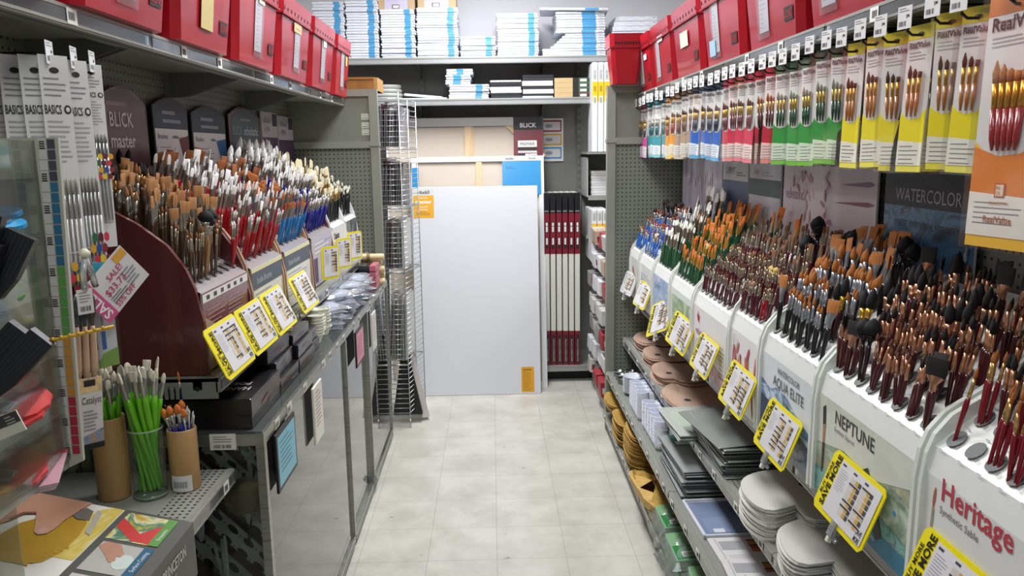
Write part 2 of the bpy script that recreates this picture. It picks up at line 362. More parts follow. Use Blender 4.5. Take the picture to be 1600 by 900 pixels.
# kind: handle colour, length, radius, ferrule colour, length, hair colour, length, tip shape, tip half width
KINDS = {
    'sable_red': ('7c1420', .125, .0048, 'c9a86a', .034, 'a8632c', .022, 'round', .0032),
    'copper_round': ('47151a', .115, .0058, 'd09a78', .036, '15100e', .026, 'round', .0048),
    'copper_tan': ('47151a', .11, .0050, 'd09a78', .038, '6d4327', .018, 'round', .0038),
    'copper_mop': ('47151a', .11, .0075, 'd09a78', .028, '14100f', .044, 'mop', .0092),
    'copper_flat': ('47151a', .12, .0090, 'cf9a7b', .030, '17110f', .036, 'flat', .022),
    'gold_mop': ('3e1418', .12, .0075, 'd4ad45', .032, '100e0e', .046, 'mop', .0105),
    'silver_round': ('17171a', .12, .0050, 'b4b8be', .040, 'b26d30', .022, 'round', .0042),
    'silver_mop': ('17171a', .12, .0065, 'b4b8be', .036, 'b26d30', .034, 'mop', .0076),
    'silver_flat': ('17171a', .13, .0075, 'a6abb0', .042, 'b26f34', .034, 'flat', .018),
    'maroon_round': ('4c1020', .115, .0044, 'a39480', .036, '6d4830', .018, 'round', .0032),
    'maroon_flat': ('4c1020', .12, .0052, 'a39480', .034, '7c5230', .020, 'flat', .0080),
    'maroon_tan': ('4c1020', .11, .0044, 'a89a84', .034, 'b3895a', .017, 'round', .0032),
    'red_round': ('9c1020', .11, .0044, 'b3a68c', .032, '7a5334', .016, 'round', .0030),
    'puff': ('4c1020', .12, .0045, 'a39480', .03, 'dcc070', .016, 'mop', .0085),
    'tipwhite': ('4c1020', .12, .0040, 'a39480', .034, 'f2efe6', .008, 'mop', .0032),
    'black_puff': ('2a1014', .13, .0060, '30282a', .02, '0c0b0c', .040, 'mop', .020),
    'green_orange': ('0f4a2a', .125, .0056, 'd9a548', .034, 'd27a30', .024, 'flat', .0075),
    'green_big': ('0f4a2a', .14, .0066, 'd4a24a', .034, 'cf7428', .036, 'flat', .0150),
    'green_white': ('0f4a2a', .15, .0062, '8f8676', .046, 'f4f1e8', .026, 'filbert', .0078),
    'green_whitebig': ('0f4a2a', .16, .0072, '8f8676', .046, 'f4f1e8', .044, 'filbert', .0170),
    'green_fan': ('0f4a2a', .13, .0056, 'cfa04c', .030, 'dfc486', .028, 'fan', .026),
    'blue_brown': ('2463b8', .13, .0050, 'b3b4b6', .034, 'a8582c', .020, 'round', .0044),
    'blue_mop': ('2463b8', .13, .0055, 'b3b4b6', .034, '3a2218', .028, 'mop', .0120),
    'blue_fan': ('2463b8', .13, .0050, 'c9a250', .030, 'dccba0', .022, 'fan', .018),
    'brown_flat': ('3c2a1a', .16, .0062, 'b0aca2', .040, 'a06f3e', .030, 'flat', .0150),
    'brown_round': ('3c2a1a', .15, .0052, 'b0aca2', .040, '9a6a3c', .026, 'round', .0048),
    'brown_dark': ('3c2a1a', .15, .0060, 'b58a4c', .034, '17110e', .034, 'round', .0075),
    'brown_small': ('4a3420', .13, .0040, 'b4a890', .034, '8a5c34', .016, 'round', .0030),
    'wood_puff': ('8a6034', .16, .0055, 'b0aca2', .034, '0c0b0b', .030, 'mop', .018),
    'red_white': ('ad1522', .16, .0058, 'a19c92', .048, 'f3f1ee', .026, 'filbert', .0062),
    'red_whiteflat': ('ad1522', .17, .0066, 'a19c92', .046, 'f5f3f0', .034, 'flat', .0150),
    'red_small': ('a5141f', .13, .0044, 'a19c92', .040, 'f1efea', .014, 'round', .0030),
    'red_brown': ('a5141f', .16, .0060, 'b5aca0', .036, '9c5c2e', .032, 'flat', .0160),
    'cyan_white': ('1f78b4', .14, .0048, 'a8a49c', .044, 'b56a36', .020, 'flat', .0070),
    'cyan_fan': ('1f78b4', .14, .0055, 'a8a49c', .032, 'b2662e', .030, 'fan', .030),
    'navy_white': ('1b1c84', .17, .0056, 'a09a90', .044, 'f4f2ef', .026, 'filbert', .0064),
    'navy_big': ('1b1c84', .18, .0066, 'a09a90', .048, 'eeece8', .040, 'round', .0090),
    'navy_small': ('1b1c84', .14, .0044, 'a09a90', .036, 'f4f2ef', .012, 'round', .0032),
    'black_cream': ('121214', .15, .0052, 'c39a52', .036, 'e6dbbb', .026, 'flat', .0085),
    'black_creambig': ('121214', .16, .0058, 'b9904c', .036, 'ddd0aa', .040, 'filbert', .0135),
    'black_cyan': ('101012', .15, .0050, '2a2a2c', .020, 'd8d4c4', .022, 'round', .0050),
    'lime_cream': ('6cbf20', .235, .0070, 'b6b6b2', .040, 'e8e2cc', .024, 'filbert', .0080),
    'lime_flat': ('6cbf20', .235, .0068, 'b6b6b2', .038, 'e9e4d2', .024, 'flat', .0095),
    'lime_round': ('6cbf20', .225, .0078, 'b6b6b2', .044, 'e4ddc4', .032, 'round', .0075),
    'blue_orange': ('1f2a9c', .16, .0045, 'c2c2c0', .026, 'c8702e', .026, 'mop', .0095),
    'blue_whitetip': ('1f2a9c', .15, .0036, 'cfd0d0', .030, 'eceae6', .014, 'round', .0026),
    'blue_liner': ('1f2a9c', .22, .0042, 'bcbcb8', .030, 'c8702e', .030, 'round', .0034),
    'black_liner': ('111114', .22, .0040, '151517', .030, '1a1a1c', .022, 'round', .0034),
}
LEFTK = ('brown', 'wood', 'red_w', 'red_s', 'red_b', 'cyan', 'navy', 'black_c')
for k, v in list(KINDS.items()):
    if k.startswith(LEFTK): KINDS[k] = (v[0], v[1] * .80, v[2] * 1.1, v[3], v[4], v[5], v[6] * 1.15, v[7], v[8] * 1.28)
    elif not k.startswith(('lime', 'blue_o', 'blue_w', 'blue_l', 'black_l')): KINDS[k] = (v[0], v[1] - .036, v[2] * 1.08, v[3], v[4], v[5], v[6] * 1.1, v[7], v[8] * 1.15)
BM = {}
def brush_meshes(k):
    if k in BM: return BM[k]
    hc, hl, hr, fc, fl, bc, bl, shp, bw = KINDS[k]
    hm = P(hc, .22, 0, .04, .5); out = []
    def handle(m): m.lathe([(hr * .35, 0), (hr * .62, .004), (hr * .72, hl * .3), (hr, hl * .78), (hr * .92, hl * .9), (hr * .66, hl)], hm, 7)
    def ferrule(m):
        if shp in ('flat', 'fan', 'filbert'):
            t = .0030 if shp != 'fan' else .0024; w1 = bw * (.9 if shp != 'fan' else .42); seg = 8; vs = []
            for z, a, b in ((hl - .002, hr * .72, hr * .72), (hl + fl * .35, hr * .74, hr * .74), (hl + fl * .42, hr * .8, hr * .8), (hl + fl, w1, t)):
                for j in range(seg):
                    an = 2 * PI * j / seg; vs.append((a * math.cos(an), b * math.sin(an), z))
            fs = [(i * seg + j, i * seg + (j + 1) % seg, (i + 1) * seg + (j + 1) % seg, (i + 1) * seg + j) for i in range(3) for j in range(seg)]
            m.add(vs, fs, metalc(fc), True)
        else:
            r1 = bw * .72
            m.lathe([(hr * .72, hl - .002), (hr * .72, hl + fl * .22), (hr * .80, hl + fl * .26), (hr * .72, hl + fl * .3), ((hr * .7 + r1) / 2, hl + fl * .65), (r1, hl + fl)], metalc(fc), 8)
    def tip(m):
        z0 = hl + fl - .002; hm_ = hair(bc)
        if shp == 'round': m.lathe([(bw * .72, z0), (bw, z0 + bl * .35), (bw * .72, z0 + bl * .7), (bw * .08, z0 + bl)], hm_, 7)
        elif shp == 'mop': m.lathe([(bw * .55, z0), (bw * .92, z0 + bl * .28), (bw, z0 + bl * .48), (bw * .72, z0 + bl * .78), (bw * .12, z0 + bl * 1.05)], hm_, 9)
        else:
            t0 = .0028 if shp != 'fan' else .002; prof = {'flat': ((0, .9, 1), (.5, 1., .9), (.96, 1.02, .45), (1, .98, .2)), 'filbert': ((0, .88, 1), (.45, 1, .95), (.78, .86, .6), (.95, .5, .35), (1, .2, .2)), 'fan': ((0, .40, 1), (.4, .70, .8), (.85, 1., .5), (1, .82, .3))}[shp]
            seg = 10; vs = []
            for q, (a, w, t) in enumerate(prof):
                for j in range(seg):
                    an = 2 * PI * j / seg; cx = math.copysign(abs(math.cos(an)) ** .6, math.cos(an))
                    zz = z0 + bl * a - (bl * .28 * (cx * cx) if shp == 'fan' and q > 1 else 0)
                    vs.append((bw * w * cx, t0 * t * math.sin(an), zz))
            n = len(prof); fs = [(i * seg + j, i * seg + (j + 1) % seg, (i + 1) * seg + (j + 1) % seg, (i + 1) * seg + j) for i in range(n - 1) for j in range(seg)] + [tuple(range((n - 1) * seg, n * seg))]
            m.add(vs, fs, hm_, True)
    for fn in (handle, ferrule, tip):
        m = M(); fn(m); out.append(m.mesh(fn.__name__))
    m = M(); handle(m); ferrule(m); tip(m); out.append(m.mesh('paintbrush'))
    BM[k] = out; return out
BR = []
def brush(k, loc, rot, label, group, wt=1., sc=1., must=False): BR.append((k, Vector(loc), rot, label, group, wt, sc, must))
def place_brushes():
    """the 300 that show largest become things with parts, the rest of this uncountable crowd one object"""
    def size(q):
        k, loc, rot, lab, g, wt, sc, must = q; d = loc - cam.location; z = d.dot(F)
        u, v = d.dot(R) / z, d.dot(U) / z
        if abs(u) > .66 or abs(v) > .385: return 0
        return (5. if must else wt) * (KINDS[k][8] + .009) * sc / (z * z)
    BR.sort(key=size, reverse=True)
    rest = M()
    for i, (k, loc, rot, label, group, wt, sc, must) in enumerate(BR):
        h, f, b, al = brush_meshes(k)
        if i < 300:
            r = link('paintbrush', None, None, loc, rot); link('handle', h, r); link('ferrule', f, r); link('bristles', b, r)
            r.scale = (sc, sc, sc); tag(r, label, 'paintbrush', group)
        else:
            X = Matrix.LocRotScale(loc, rot, (sc, sc, sc)); o = len(rest.v); mi = [rest.mat(x) for x in al.materials]
            rest.v += [tuple(X @ p.co) for p in al.vertices]
            for p in al.polygons: rest.f.append(tuple(o + j for j in p.vertices)); rest.mi.append(mi[p.material_index]); rest.sm.append(p.use_smooth)
    tag(rest.obj('paintbrushes'), 'crowd of smaller paintbrushes filling the back rows of the racks on both sides', 'paintbrushes', kind='stuff')

# ------------------------------------------------------------ brush racks
def rack(side, y0, y1, xf, z0, depth, prof, slope, label, poster, rows, ncol, sidem, panelm, hole='5e605e', chips=True, ph=.27, drop=0, sth=.012, edge=None, header=None, lean=(-.30, -.10), swing=0.):
    """a display rack seen from the front: two shaped side panels, a printed front, a stepped slope of holes and the brushes in it"""
    w = y1 - y0; R_ = side == 'right'; rot = RR if R_ else RL; s = 1 if R_ else -1
    t = thing('brush_rack', label, 'display rack', (s * xf, (y0 + y1) / 2, z0), rot)
    (sd, sz), sk = slope; hw = w / 2 - sth
    for q in (-1, 1):
        m = M(); a = q * w / 2; b = q * hw; m.ext([(d, z) for d, z in prof], min(a, b), max(a, b), sidem, 'x', m2=edge or sidem); m.obj('side_panel', t)
    zf = lambda d: sz + sk * (d - sd)
    m = M(); y = .010
    m.box(-hw, hw, y, y + .004, .004, ph, panelm); poster(m, hw, ph, y); m.obj('front_panel', t)
    # slope with holes
    m = M(); tk = .006
    m.add([(-hw, y, ph), (hw, y, ph), (hw, sd - .012, zf(sd) - .014), (-hw, sd - .012, zf(sd) - .014), (hw, depth, zf(depth)), (-hw, depth, zf(depth)), (hw, depth, .01), (-hw, depth, .01)], [(0, 1, 2, 3), (3, 2, 4, 5), (5, 4, 6, 7)], panelm)
    cw = 2 * hw / ncol; nn = math.sqrt(1 + sk * sk)
    hm = P(hole, .6)
    for r_, (d, kinds, per, sc) in enumerate(rows):
        for c in range(ncol):
            cx = -hw + cw * (c + .5)
            pts = []
            L = .021; Wd = min(cw * .34, .019)
            for j in range(14):
                an = 2 * PI * j / 14; u = Wd * math.cos(an); v = L * math.sin(an)
                dd = d + .012 + v / nn; pts.append((cx + u, dd - .0012, zf(dd) + .0009))
            m.quad(pts, hm)
            if chips and d < sd + .12:
                dd = d - .004; e = cx + Wd + .001
                def pq(x, dd): return (x, dd - .0012, zf(dd) + .0011)
                for b_ in range(4): m.quad([pq(e + b_ * .0022, dd), pq(e + .0012 + b_ * .0022, dd), pq(e + .0012 + b_ * .0022, dd + .008), pq(e + b_ * .0022, dd + .008)], P('303030'))
                m.quad([pq(cx - .008, dd - .012), pq(cx + .004, dd - .012), pq(cx + .004, dd - .0105), pq(cx - .008, dd - .0105)], P('8088a0'))
    m.obj('pocket_panel', t)
    rr = random.Random(label)
    for r_, (d, kinds, per, sc) in enumerate(rows):
        for c in range(ncol):
            cx = -hw + cw * (c + .5); k = kinds[c % len(kinds)] if isinstance(kinds, (list, tuple)) else kinds
            if k is None: continue
            nb = per if isinstance(per, int) else per[c % len(per)]
            if r_ or not R_: nb = int(nb * 1.35 + .5)
            big = KINDS[k][8] > .012
            if big: nb = min(nb, 2 if R_ else 3)
            for i in range(nb):
                ox = cx + ((i + .5) / nb - .5) * min(cw * .62, .03) + rr.uniform(-.002, .002); dd = d + rr.uniform(-.001, .009)
                tl = rr.uniform(-.12, .12) + (-.10 if R_ else .06) + swing + ((i + .5) / nb - .5) * .16; fw = rr.uniform(*lean)
                X = s * xf + (s * dd); Y = (y0 + y1) / 2 + (-ox if R_ else ox); Z = z0 + zf(dd) - .004 - drop
                e = (Matrix.Rotation(rot[2], 4, 'Z') @ Matrix.Rotation(tl, 4, 'Y') @ Matrix.Rotation(fw, 4, 'X') @ Matrix.Rotation(rr.uniform(-.5, .5), 4, 'Z')).to_euler()
                kk = KINDS[k]; hc = CN.get(k, 'brush')
                rowname = ('front row', 'second row', 'third row', 'fourth row', 'fifth row', 'back row')[r_ if r_ < len(rows) - 1 else 5]
                lab = '%s in %s of %s' % (hc, rowname, header)
                brush(k, (X, Y, Z), e, lab, lab, .8 ** r_, sc * rr.uniform(.92, 1.08))
    return t
CN = {'sable_red': 'slim red brush with gold ferrule', 'copper_round': 'maroon brush with copper ferrule and black tip', 'copper_tan': 'slim maroon brush with copper ferrule', 'copper_mop': 'plump black mop brush with copper ferrule',
      'copper_flat': 'wide flat brush with copper band', 'gold_mop': 'black quill mop wrapped in gold rings', 'silver_round': 'black brush with silver ferrule and tan point', 'silver_mop': 'black mop brush with tan hair', 'silver_flat': 'wide black flat brush with tan hair',
      'maroon_round': 'slim maroon brush with brown point', 'maroon_flat': 'maroon flat brush with brown hair', 'maroon_tan': 'slim maroon brush with tan point', 'red_round': 'slim bright red brush', 'puff': 'maroon brush with yellow puff tip', 'tipwhite': 'maroon brush with tiny white tip',
      'black_puff': 'brush with big black round puff', 'green_orange': 'green brush with orange hair', 'green_big': 'wide green brush with orange hair', 'green_white': 'green brush with white hair', 'green_whitebig': 'big green brush with white hair', 'green_fan': 'green brush with cream fan tip',
      'blue_brown': 'blue brush with brown tip', 'blue_mop': 'blue brush with dark mop tip', 'blue_fan': 'blue brush with cream fan tip', 'brown_flat': 'dark brown flat brush with tan hair', 'brown_round': 'dark brown brush with tan point', 'brown_dark': 'dark brown brush with black tip', 'brown_small': 'thin dark brown brush',
      'wood_puff': 'wooden brush with black mop head', 'red_white': 'red brush with white tip', 'red_whiteflat': 'wide red brush with square white tip', 'red_small': 'slim red brush with tiny white tip', 'red_brown': 'red brush with wide brown tip', 'cyan_white': 'bright blue brush with brown tip', 'cyan_fan': 'bright blue brush with brown fan',
      'navy_white': 'navy blue brush with white tip', 'navy_big': 'large navy blue brush with white tip', 'navy_small': 'slim navy brush with tiny white tip', 'black_cream': 'black brush with cream square tip', 'black_creambig': 'black brush with large cream tip', 'black_cyan': 'black brush with pale tip and cyan band'}
PR = [(0, .0), (.001, .24), (.008, .30), (.022, .338), (.053, .376), (.115, .415), (.20, .475), (.335, .575), (.335, 0)]
PR2 = [(d, z * .93) for d, z in PR]
RW = P('e3e7e0', .25, 0, .02, .4)
def txt_lines(m, x, z, w, n, y, c='6e7074'): m.lines(x, x + w, z, n, .009, c, .0022, 2, y)
def p_heritage(m, hw, ph, y):
    m.rect(-hw, hw, .004, ph, P('eeeeec', .3, 0, 0, .4), 1, y)
    m.ell(-hw + .035, .225, .005, .022, 'b06a48', 2, y, rot=-.12); m.pol([(-hw + .030, .205), (-hw + .038, .205), (-hw + .032, .13), (-hw + .026, .13)], 'a8a090', 3, y); m.pol([(-hw + .025, .13), (-hw + .033, .13), (-hw + .024, .02), (-hw + .020, .02)], 'a02838', 3, y)
    m.text('Heritage', -hw + .055, .232, .044, 'c23a4a', 3, y, w=.30, bold=.018); m.text('Synthetic Sable', -hw + .055, .205, .0145, '55565a', 3, y)
    r = random.Random(5)
    for cx, cz, rad in ((-.13, .085, .030), (-.02, .075, .034), (.06, .10, .028), (.12, .06, .034), (-.07, .12, .018)):
        for q in range(9):
            a = q * 2.4; rr_ = rad * (1 - q * .09); m.ell(cx + math.cos(a) * rad * .25, cz + math.sin(a) * rad * .25, rr_, rr_ * .85, ('e89aa2', 'd86a78', 'ee b0b4'.replace(' ', ''), 'c94a62')[q % 4], 3 + q, y, rot=a)
    for i in range(26):
        a = r.uniform(-hw + .03, hw - .02); b = r.uniform(.02, .15); c = r.choice(['9db89a', '7aa07e', 'b8ccae', 'e8d44a', '3c58b0', 'c03a86']); m.ell(a, b, .012 if c[0] in '97b' else .007, .005, c, 2, y, rot=r.uniform(0, 3))
def p_neptune(m, hw, ph, y):
    m.rect(-hw, hw, .06, ph, ART(('d8dcc8', 'b4c4b0', '7f9c84', 'a9a678', 'ccd6c4'), 11., 8., 1.2, (1, 1, 1.5), .3, .4), 1, y); m.pol([(-hw, ph), (hw, ph), (hw, ph - .06), (.05, ph - .115), (-.08, ph - .10), (-hw, ph - .13)], ART(('e6e8de', 'dfe3d6', 'd0d8c8'), 9., 5., .8, (1, 1, 1.5), .3, .4), 2, y)
    m.pol([(-hw, .004), (hw, .004), (hw, .075), (hw * .4, .09), (0, .06), (-hw * .5, .085), (-hw, .07)], ART(('2c6f74', '3d8c86', '6fb0a0', '24596a'), 12., 6., 3., (1, 1, 2.4), .3, .4), 3, y)
    m.rect(-hw * .1, hw, .004, .050, '2a7fa2', 4, y); m.text('PRINCETON', .0, .022, .012, 'f4f6f8', 5, y, w=.12); m.lines(.01, .10, .018, 1, .005, 'dfe8ee', .002, 5, y)
    m.text('NEPTUNE', -hw + .10, ph - .048, .034, '3c3c38', 4, y, w=.29, sx=1, bold=.008); m.text('Synthetic Squirrel', -hw + .10, ph - .068, .011, '555550', 4, y)
    m.text('SERIES 4750', hw - .10, ph - .10, .008, '2a78b0', 4, y); m.text('SHORT HANDLE', hw - .10, ph - .114, .007, '50534f', 4, y); m.ell(hw - .07, ph - .14, .006, .006, '2a9ad8', 4, y)
    m.pol([(-hw + .03, ph - .03), (-hw + .047, ph - .02), (-hw + .05, ph - .07), (-hw + .034, ph - .075)], '2c2c2a', 4, y); m.pol([(-hw + .034, ph - .075), (-hw + .050, ph - .07), (-hw + .047, ph - .12), (-hw + .036, ph - .12)], 'b9876a', 4, y); m.pol([(-hw + .036, ph - .12), (-hw + .047, ph - .12), (-hw + .044, ph - .20), (-hw + .036, ph - .20)], '5a2020', 4, y)
    m.pol([(.0, .15), (.045, .175), (.075, .135), (.028, .108)], '2b2825', 5, y); m.pol([(.028, .108), (.075, .135), (.095, .105), (.05, .08)], 'b08468', 5, y); m.pol([(.05, .08), (.095, .105), (.125, .045), (.10, .03)], '322a28', 5, y)
def p_aqua(m, hw, ph, y):
    m.rect(-hw, hw, .004, ph, P('e4e9ee', .3, 0, 0, .4), 1, y)
    m.pol([(-hw, .004), (hw, .004), (hw, .125), (hw * .55, .14), (.02, .175), (-.05, .19), (-hw * .6, .165), (-hw, .18)], ART(('1c2f5c', '2c4f8c', '6d9cc8', 'dfeaf2', '24407a'), 11., 8., 1.2, (1, 1, 2.8), .3, .4), 2, y)
    m.pol([(-hw, .004), (hw, .004), (hw, .085), (-.02, .12), (-hw, .13)], ART(('14264e', '1d3768', '2b4c86'), 9., 6., 1., (1, 1, 2.), .3, .4), 3, y)
    m.text('WATERCOLOR', .02, ph - .036, .018, '50545c', 4, y, 'C', w=.20, bold=.006); m.text('AQUA ELITE', .02, ph - .078, .031, '50545c', 4, y, 'C', w=.29, bold=.006)
    m.text('DELIVERS OCEANS OF COLOR', 0, .088, .010, 'dfe6ee', 5, y, 'C', w=.27); m.lines(.03, .13, .07, 3, .008, 'a8b8d0', .002, 5, y); m.text('PRINCETON', .08, .022, .008, 'e8eef4', 5, y)
def p_lily(m, hw, ph, y):
    m.rect(-hw, hw, .004, ph, P('f0eeec', .3, 0, 0, .4), 1, y); r = random.Random(8)
    for i in range(26):
        a = r.uniform(-hw + .03, hw - .02); b = r.uniform(.03, ph - .05); m.ell(a, b, r.uniform(.02, .055), r.uniform(.005, .013), r.choice(['c96a6a', 'd88c88', 'b04a52', 'e3b0a8', 'a8404c']), 2 + i % 6, y, rot=r.uniform(.9, 2.2))
    m.pol([(-hw + .03, .10), (-hw + .05, .25), (-hw + .054, .25), (-hw + .038, .10)], '8c5a58', 9, y); m.pol([(-hw + .05, .12), (-hw + .09, .24), (-hw + .094, .24), (-hw + .058, .12)], 'a07070', 9, y)
def p_velv(m, hw, ph, y):
    m.rect(-hw, hw, .004, ph, P('eeeaea', .3, 0, 0, .4), 1, y)
    m.text('velvetouch', -hw + .04, ph - .115, .034, 'b8586a', 3, y, w=.22); r = random.Random(3)
    for i in range(6): m.ell(-hw + .085 + r.uniform(-.012, .012), ph - .05 + r.uniform(-.02, .02), .016, .005, 'cc4a4e', 3 + i, y, rot=r.uniform(.6, 2.4))
    m.lines(-hw + .06, hw - .16, ph - .135, 4, .013, 'a8a4a8', .003, 3, y); m.lines(hw - .10, hw - .03, ph - .09, 8, .016, '9c98a0', .004, 3, y)
    m.pol([(-hw, .004), (hw, .004), (hw, .05), (0, .075), (-hw, .03)], ART(('8c2038', 'c88a98', 'e4c8cc'), 9., 4., 2., (1, 1, 1), .3), 3, y)
def p_green(m, hw, ph, y):
    m.rect(-hw, hw, .004, ph, P('e9eee6', .3, 0, 0, .4), 1, y); m.rect(-hw + .03, hw - .03, .06, ph - .03, ART(('d8e6ec', 'a8c49a', '7ca070', 'c8d8a8', 'b8ccd8'), 10., 6., 1., (1, 1, 1.4), .3), 2, y)
    m.text('Snap', -hw + .07, ph - .06, .024, 'f2f6f2', 4, y); m.lines(hw - .09, hw - .04, ph - .04, 4, .012, '808a80', .003, 4, y); m.rect(-hw + .03, hw - .03, .03, .06, '9aa49c', 3, y)
def p_summit(m, hw, ph, y):
    m.rect(-hw, hw, .004, ph, ART(('e8eef6', 'b4c8e4', '88a4d0', 'dde6f0'), 8., 5., 1., (1, 1, 2.), .3), 1, y); m.rect(-hw, hw, .004, .06, '5c6f9c', 3, y); m.text('SUMMIT', -hw + .03, ph - .07, .026, '4a5a88', 4, y, w=.15)
def p_plain(m, hw, ph, y):
    m.rect(-hw, hw, .004, ph, P('eef0ee', .3, 0, 0, .4), 1, y); m.lines(-hw + .05, hw - .04, ph - .05, 12, .015, '9aa0a8', .004, 2, y); m.ell(-hw + .06, ph - .09, .02, .03, 'a8c8cc', 3, y)
def p_brushes(m, hw, ph, y):
    m.rect(-hw, hw, .004, ph, P('ecebe8', .3, 0, 0, .4), 1, y); m.ell(-.03, ph - .09, .022, .05, 'a8705c', 3, y, rot=.9); m.pol([(-.01, ph - .1), (.10, ph - .14), (.10, ph - .15), (-.02, ph - .12)], '8a9098', 3, y); m.ell(-.04, ph - .17, .01, .03, '94503c', 3, y, rot=1.); m.pol([(-.02, ph - .18), (.10, ph - .21), (.10, ph - .216), (-.02, ph - .19)], 'b0b4b8', 3, y)
S = (.035, .33); D6 = [.035, .085, .135, .185, .235, .285]
def rows(*a): return [(D6[i],) + x for i, x in enumerate(a)]
def rk(y0, y1, lab, hd, ps, rw, nc, pr=PR, S_=S, k=.78): return rack('right', y0, y1, .825, .879, .33, pr, (S_, k), lab, ps, rw, nc, RW, PLAST, '6b6d6c', True, pr[1][1] + .025, header=hd)
rk(1.02, 1.462, 'white plastic brush rack with a watercolour flower poster, nearest on the right', 'nearest right rack', p_heritage,
   rows((['sable_red', None, 'sable_red', 'sable_red', None, 'sable_red', 'sable_red'], [1, 0, 3, 5], 1.), (['sable_red', 'copper_round', 'sable_red', 'copper_tan', None, 'sable_red'], 4, 1.), (['copper_tan', 'copper_round', 'copper_mop'], 3, 1.05), (['copper_round', 'copper_mop', 'copper_tan'], 3, 1.05), (['copper_flat', 'copper_round', 'copper_tan'], 3, 1.)), 7)
rk(1.474, 1.975, 'white plastic brush rack with a green wave poster, second on the right', 'green wave rack', p_neptune,
   rows((['copper_flat', 'copper_flat', 'black_puff', 'copper_tan', 'copper_tan', 'copper_tan', 'copper_round'], [2, 2, 2, 3, 5, 4, 4], .95), (['gold_mop', None, 'copper_round', 'copper_tan', 'copper_tan', 'copper_round', 'copper_round', 'copper_tan'], 4, 1.), (['copper_mop', 'copper_round', 'copper_round', 'copper_tan', 'copper_round'], 3, 1.), (['copper_round', 'copper_mop', 'copper_round', 'copper_tan'], 3, 1.), (['copper_flat', 'copper_flat', 'copper_mop', 'copper_tan', 'copper_round'], 3, 1.)), 8)
rk(1.987, 2.41, 'white plastic brush rack with a blue mountain poster, third on the right', 'blue mountain rack', p_aqua,
   rows((['silver_flat', 'silver_round', 'silver_round', 'silver_round', 'silver_round', 'silver_round'], [1, 3, 4, 5, 3, 4], .98), (['silver_round', 'silver_mop', 'silver_round', 'silver_round', 'silver_round', 'gold_mop'], 3, 1.), (['silver_mop', 'silver_round', 'silver_mop', 'silver_round', 'silver_mop', 'silver_round'], 3, 1.), (['silver_flat', 'silver_mop', 'silver_flat', 'silver_mop', 'silver_mop', 'silver_flat'], 2, 1.), (['black_puff', 'silver_flat', 'silver_flat', 'silver_mop', 'silver_flat', 'silver_flat'], 2, 1.)), 7)
rk(2.422, 2.745, 'white plastic brush rack with a red petal poster, fourth on the right', 'red petal rack', p_lily,
   rows((['maroon_round', 'maroon_tan', 'maroon_round', 'maroon_round', 'red_round'], 4, .95), (['maroon_round', 'maroon_tan', 'puff', 'puff', 'maroon_round'], 4, .95), (['maroon_flat', 'maroon_round', 'tipwhite', 'tipwhite'], 4, 1.), (['maroon_flat', 'maroon_round', 'black_puff', 'maroon_round', 'maroon_flat'], 3, 1.), (['maroon_flat', 'maroon_round', 'black_puff', 'maroon_flat', 'maroon_round'], 3, 1.05)), 6)
rk(2.757, 3.268, 'white plastic brush rack with a pale pink poster, fifth on the right', 'pale pink rack', p_velv,
   rows(('maroon_round', 3, .86), ('maroon_round', 4, .9), (['maroon_tan', 'maroon_round'], 4, .92), (['maroon_round', 'maroon_flat'], 3, 1.), (['maroon_round', 'maroon_flat', 'maroon_round', 'green_big'], 2, 1.05)), 8, PR2, (.035, .305))
rk(3.28, 3.70, 'white plastic brush rack with a green landscape poster, sixth on the right', 'green landscape rack', p_green,
   rows(('green_orange', 4, .9), (['green_orange', 'green_orange', 'green_orange', 'green_orange', 'green_fan'], 3, .95), (['green_orange', 'green_orange', 'green_big'], 3, 1.), (['green_big', 'green_orange', 'green_big'], 3, 1.), ('green_big', 2, 1.05)), 7, PR2, (.035, .305))
rk(3.712, 4.10, 'white plastic brush rack with a pale blue poster, seventh on the right', 'pale blue rack', p_summit,
   rows(('green_white', 4, .95), ('green_white', 4, .98), (['green_whitebig', 'green_white'], 2, .95), (['green_whitebig', 'green_white', 'green_orange'], 2, 1.), ('green_whitebig', 2, 1.05)), 6, PR2, (.035, .305))
rk(4.112, 4.50, 'white plastic brush rack with a text-covered front, eighth on the right', 'text-covered rack', p_plain,
   rows((['blue_brown', None, 'blue_brown', 'blue_fan'], 2, .85), ('blue_brown', 3, .9), (['blue_brown', 'blue_mop'], 3, .95), (['blue_brown', 'blue_mop'], 3, 1.)), 6, PR2, (.035, .305))
rk(4.512, 4.80, 'white plastic brush rack with two painted brushes on its front, farthest on the right', 'farthest right rack', p_brushes,
   rows((['blue_fan', 'blue_brown', 'blue_brown'], 3, .85), ('blue_brown', 3, .9), (['blue_mop', 'blue_brown'], 3, .95), (['black_puff', 'blue_mop'], 2, 1.)), 5, PR2, (.035, .305))

# left-hand racks
PL = [(0, .0), (.005, .15), (.022, .243), (.043, .297), (.086, .36), (.16, .42), (.265, .48), (.38, .53), (.38, 0)]
MAR = ART(('471a1d', '5a2327', '642a2d'), 14., 5., .4, (1, 1, .12), .32, .4); TAN = P('a9876a', .45)
CLP = P('a8a2a2', .2, 0, .02, .4)
def pl_master(m, hw, ph, y):
    m.rect(-hw, hw, .004, ph, P('7c4450', .25, 0, .1, .5), 1, y); m.rect(-hw, hw, ph - .028, ph - .004, 'e4e0dc', 3, y)
    for i in range(6): m.rect(-hw + .03 + i * .06, -hw + .055 + i * .06, ph - .022, ph - .010, '3a3a3e', 4, y)
    m.pol([(-hw, .004), (-.02, .004), (-.06, .1), (-hw, .16)], 'b09a80', 3, y); m.lines(-hw + .03, -.02, ph - .05, 4, .013, 'b89aa0', .003, 4, y); m.lines(.0, hw - .04, ph - .045, 5, .012, 'b89aa0', .003, 4, y)
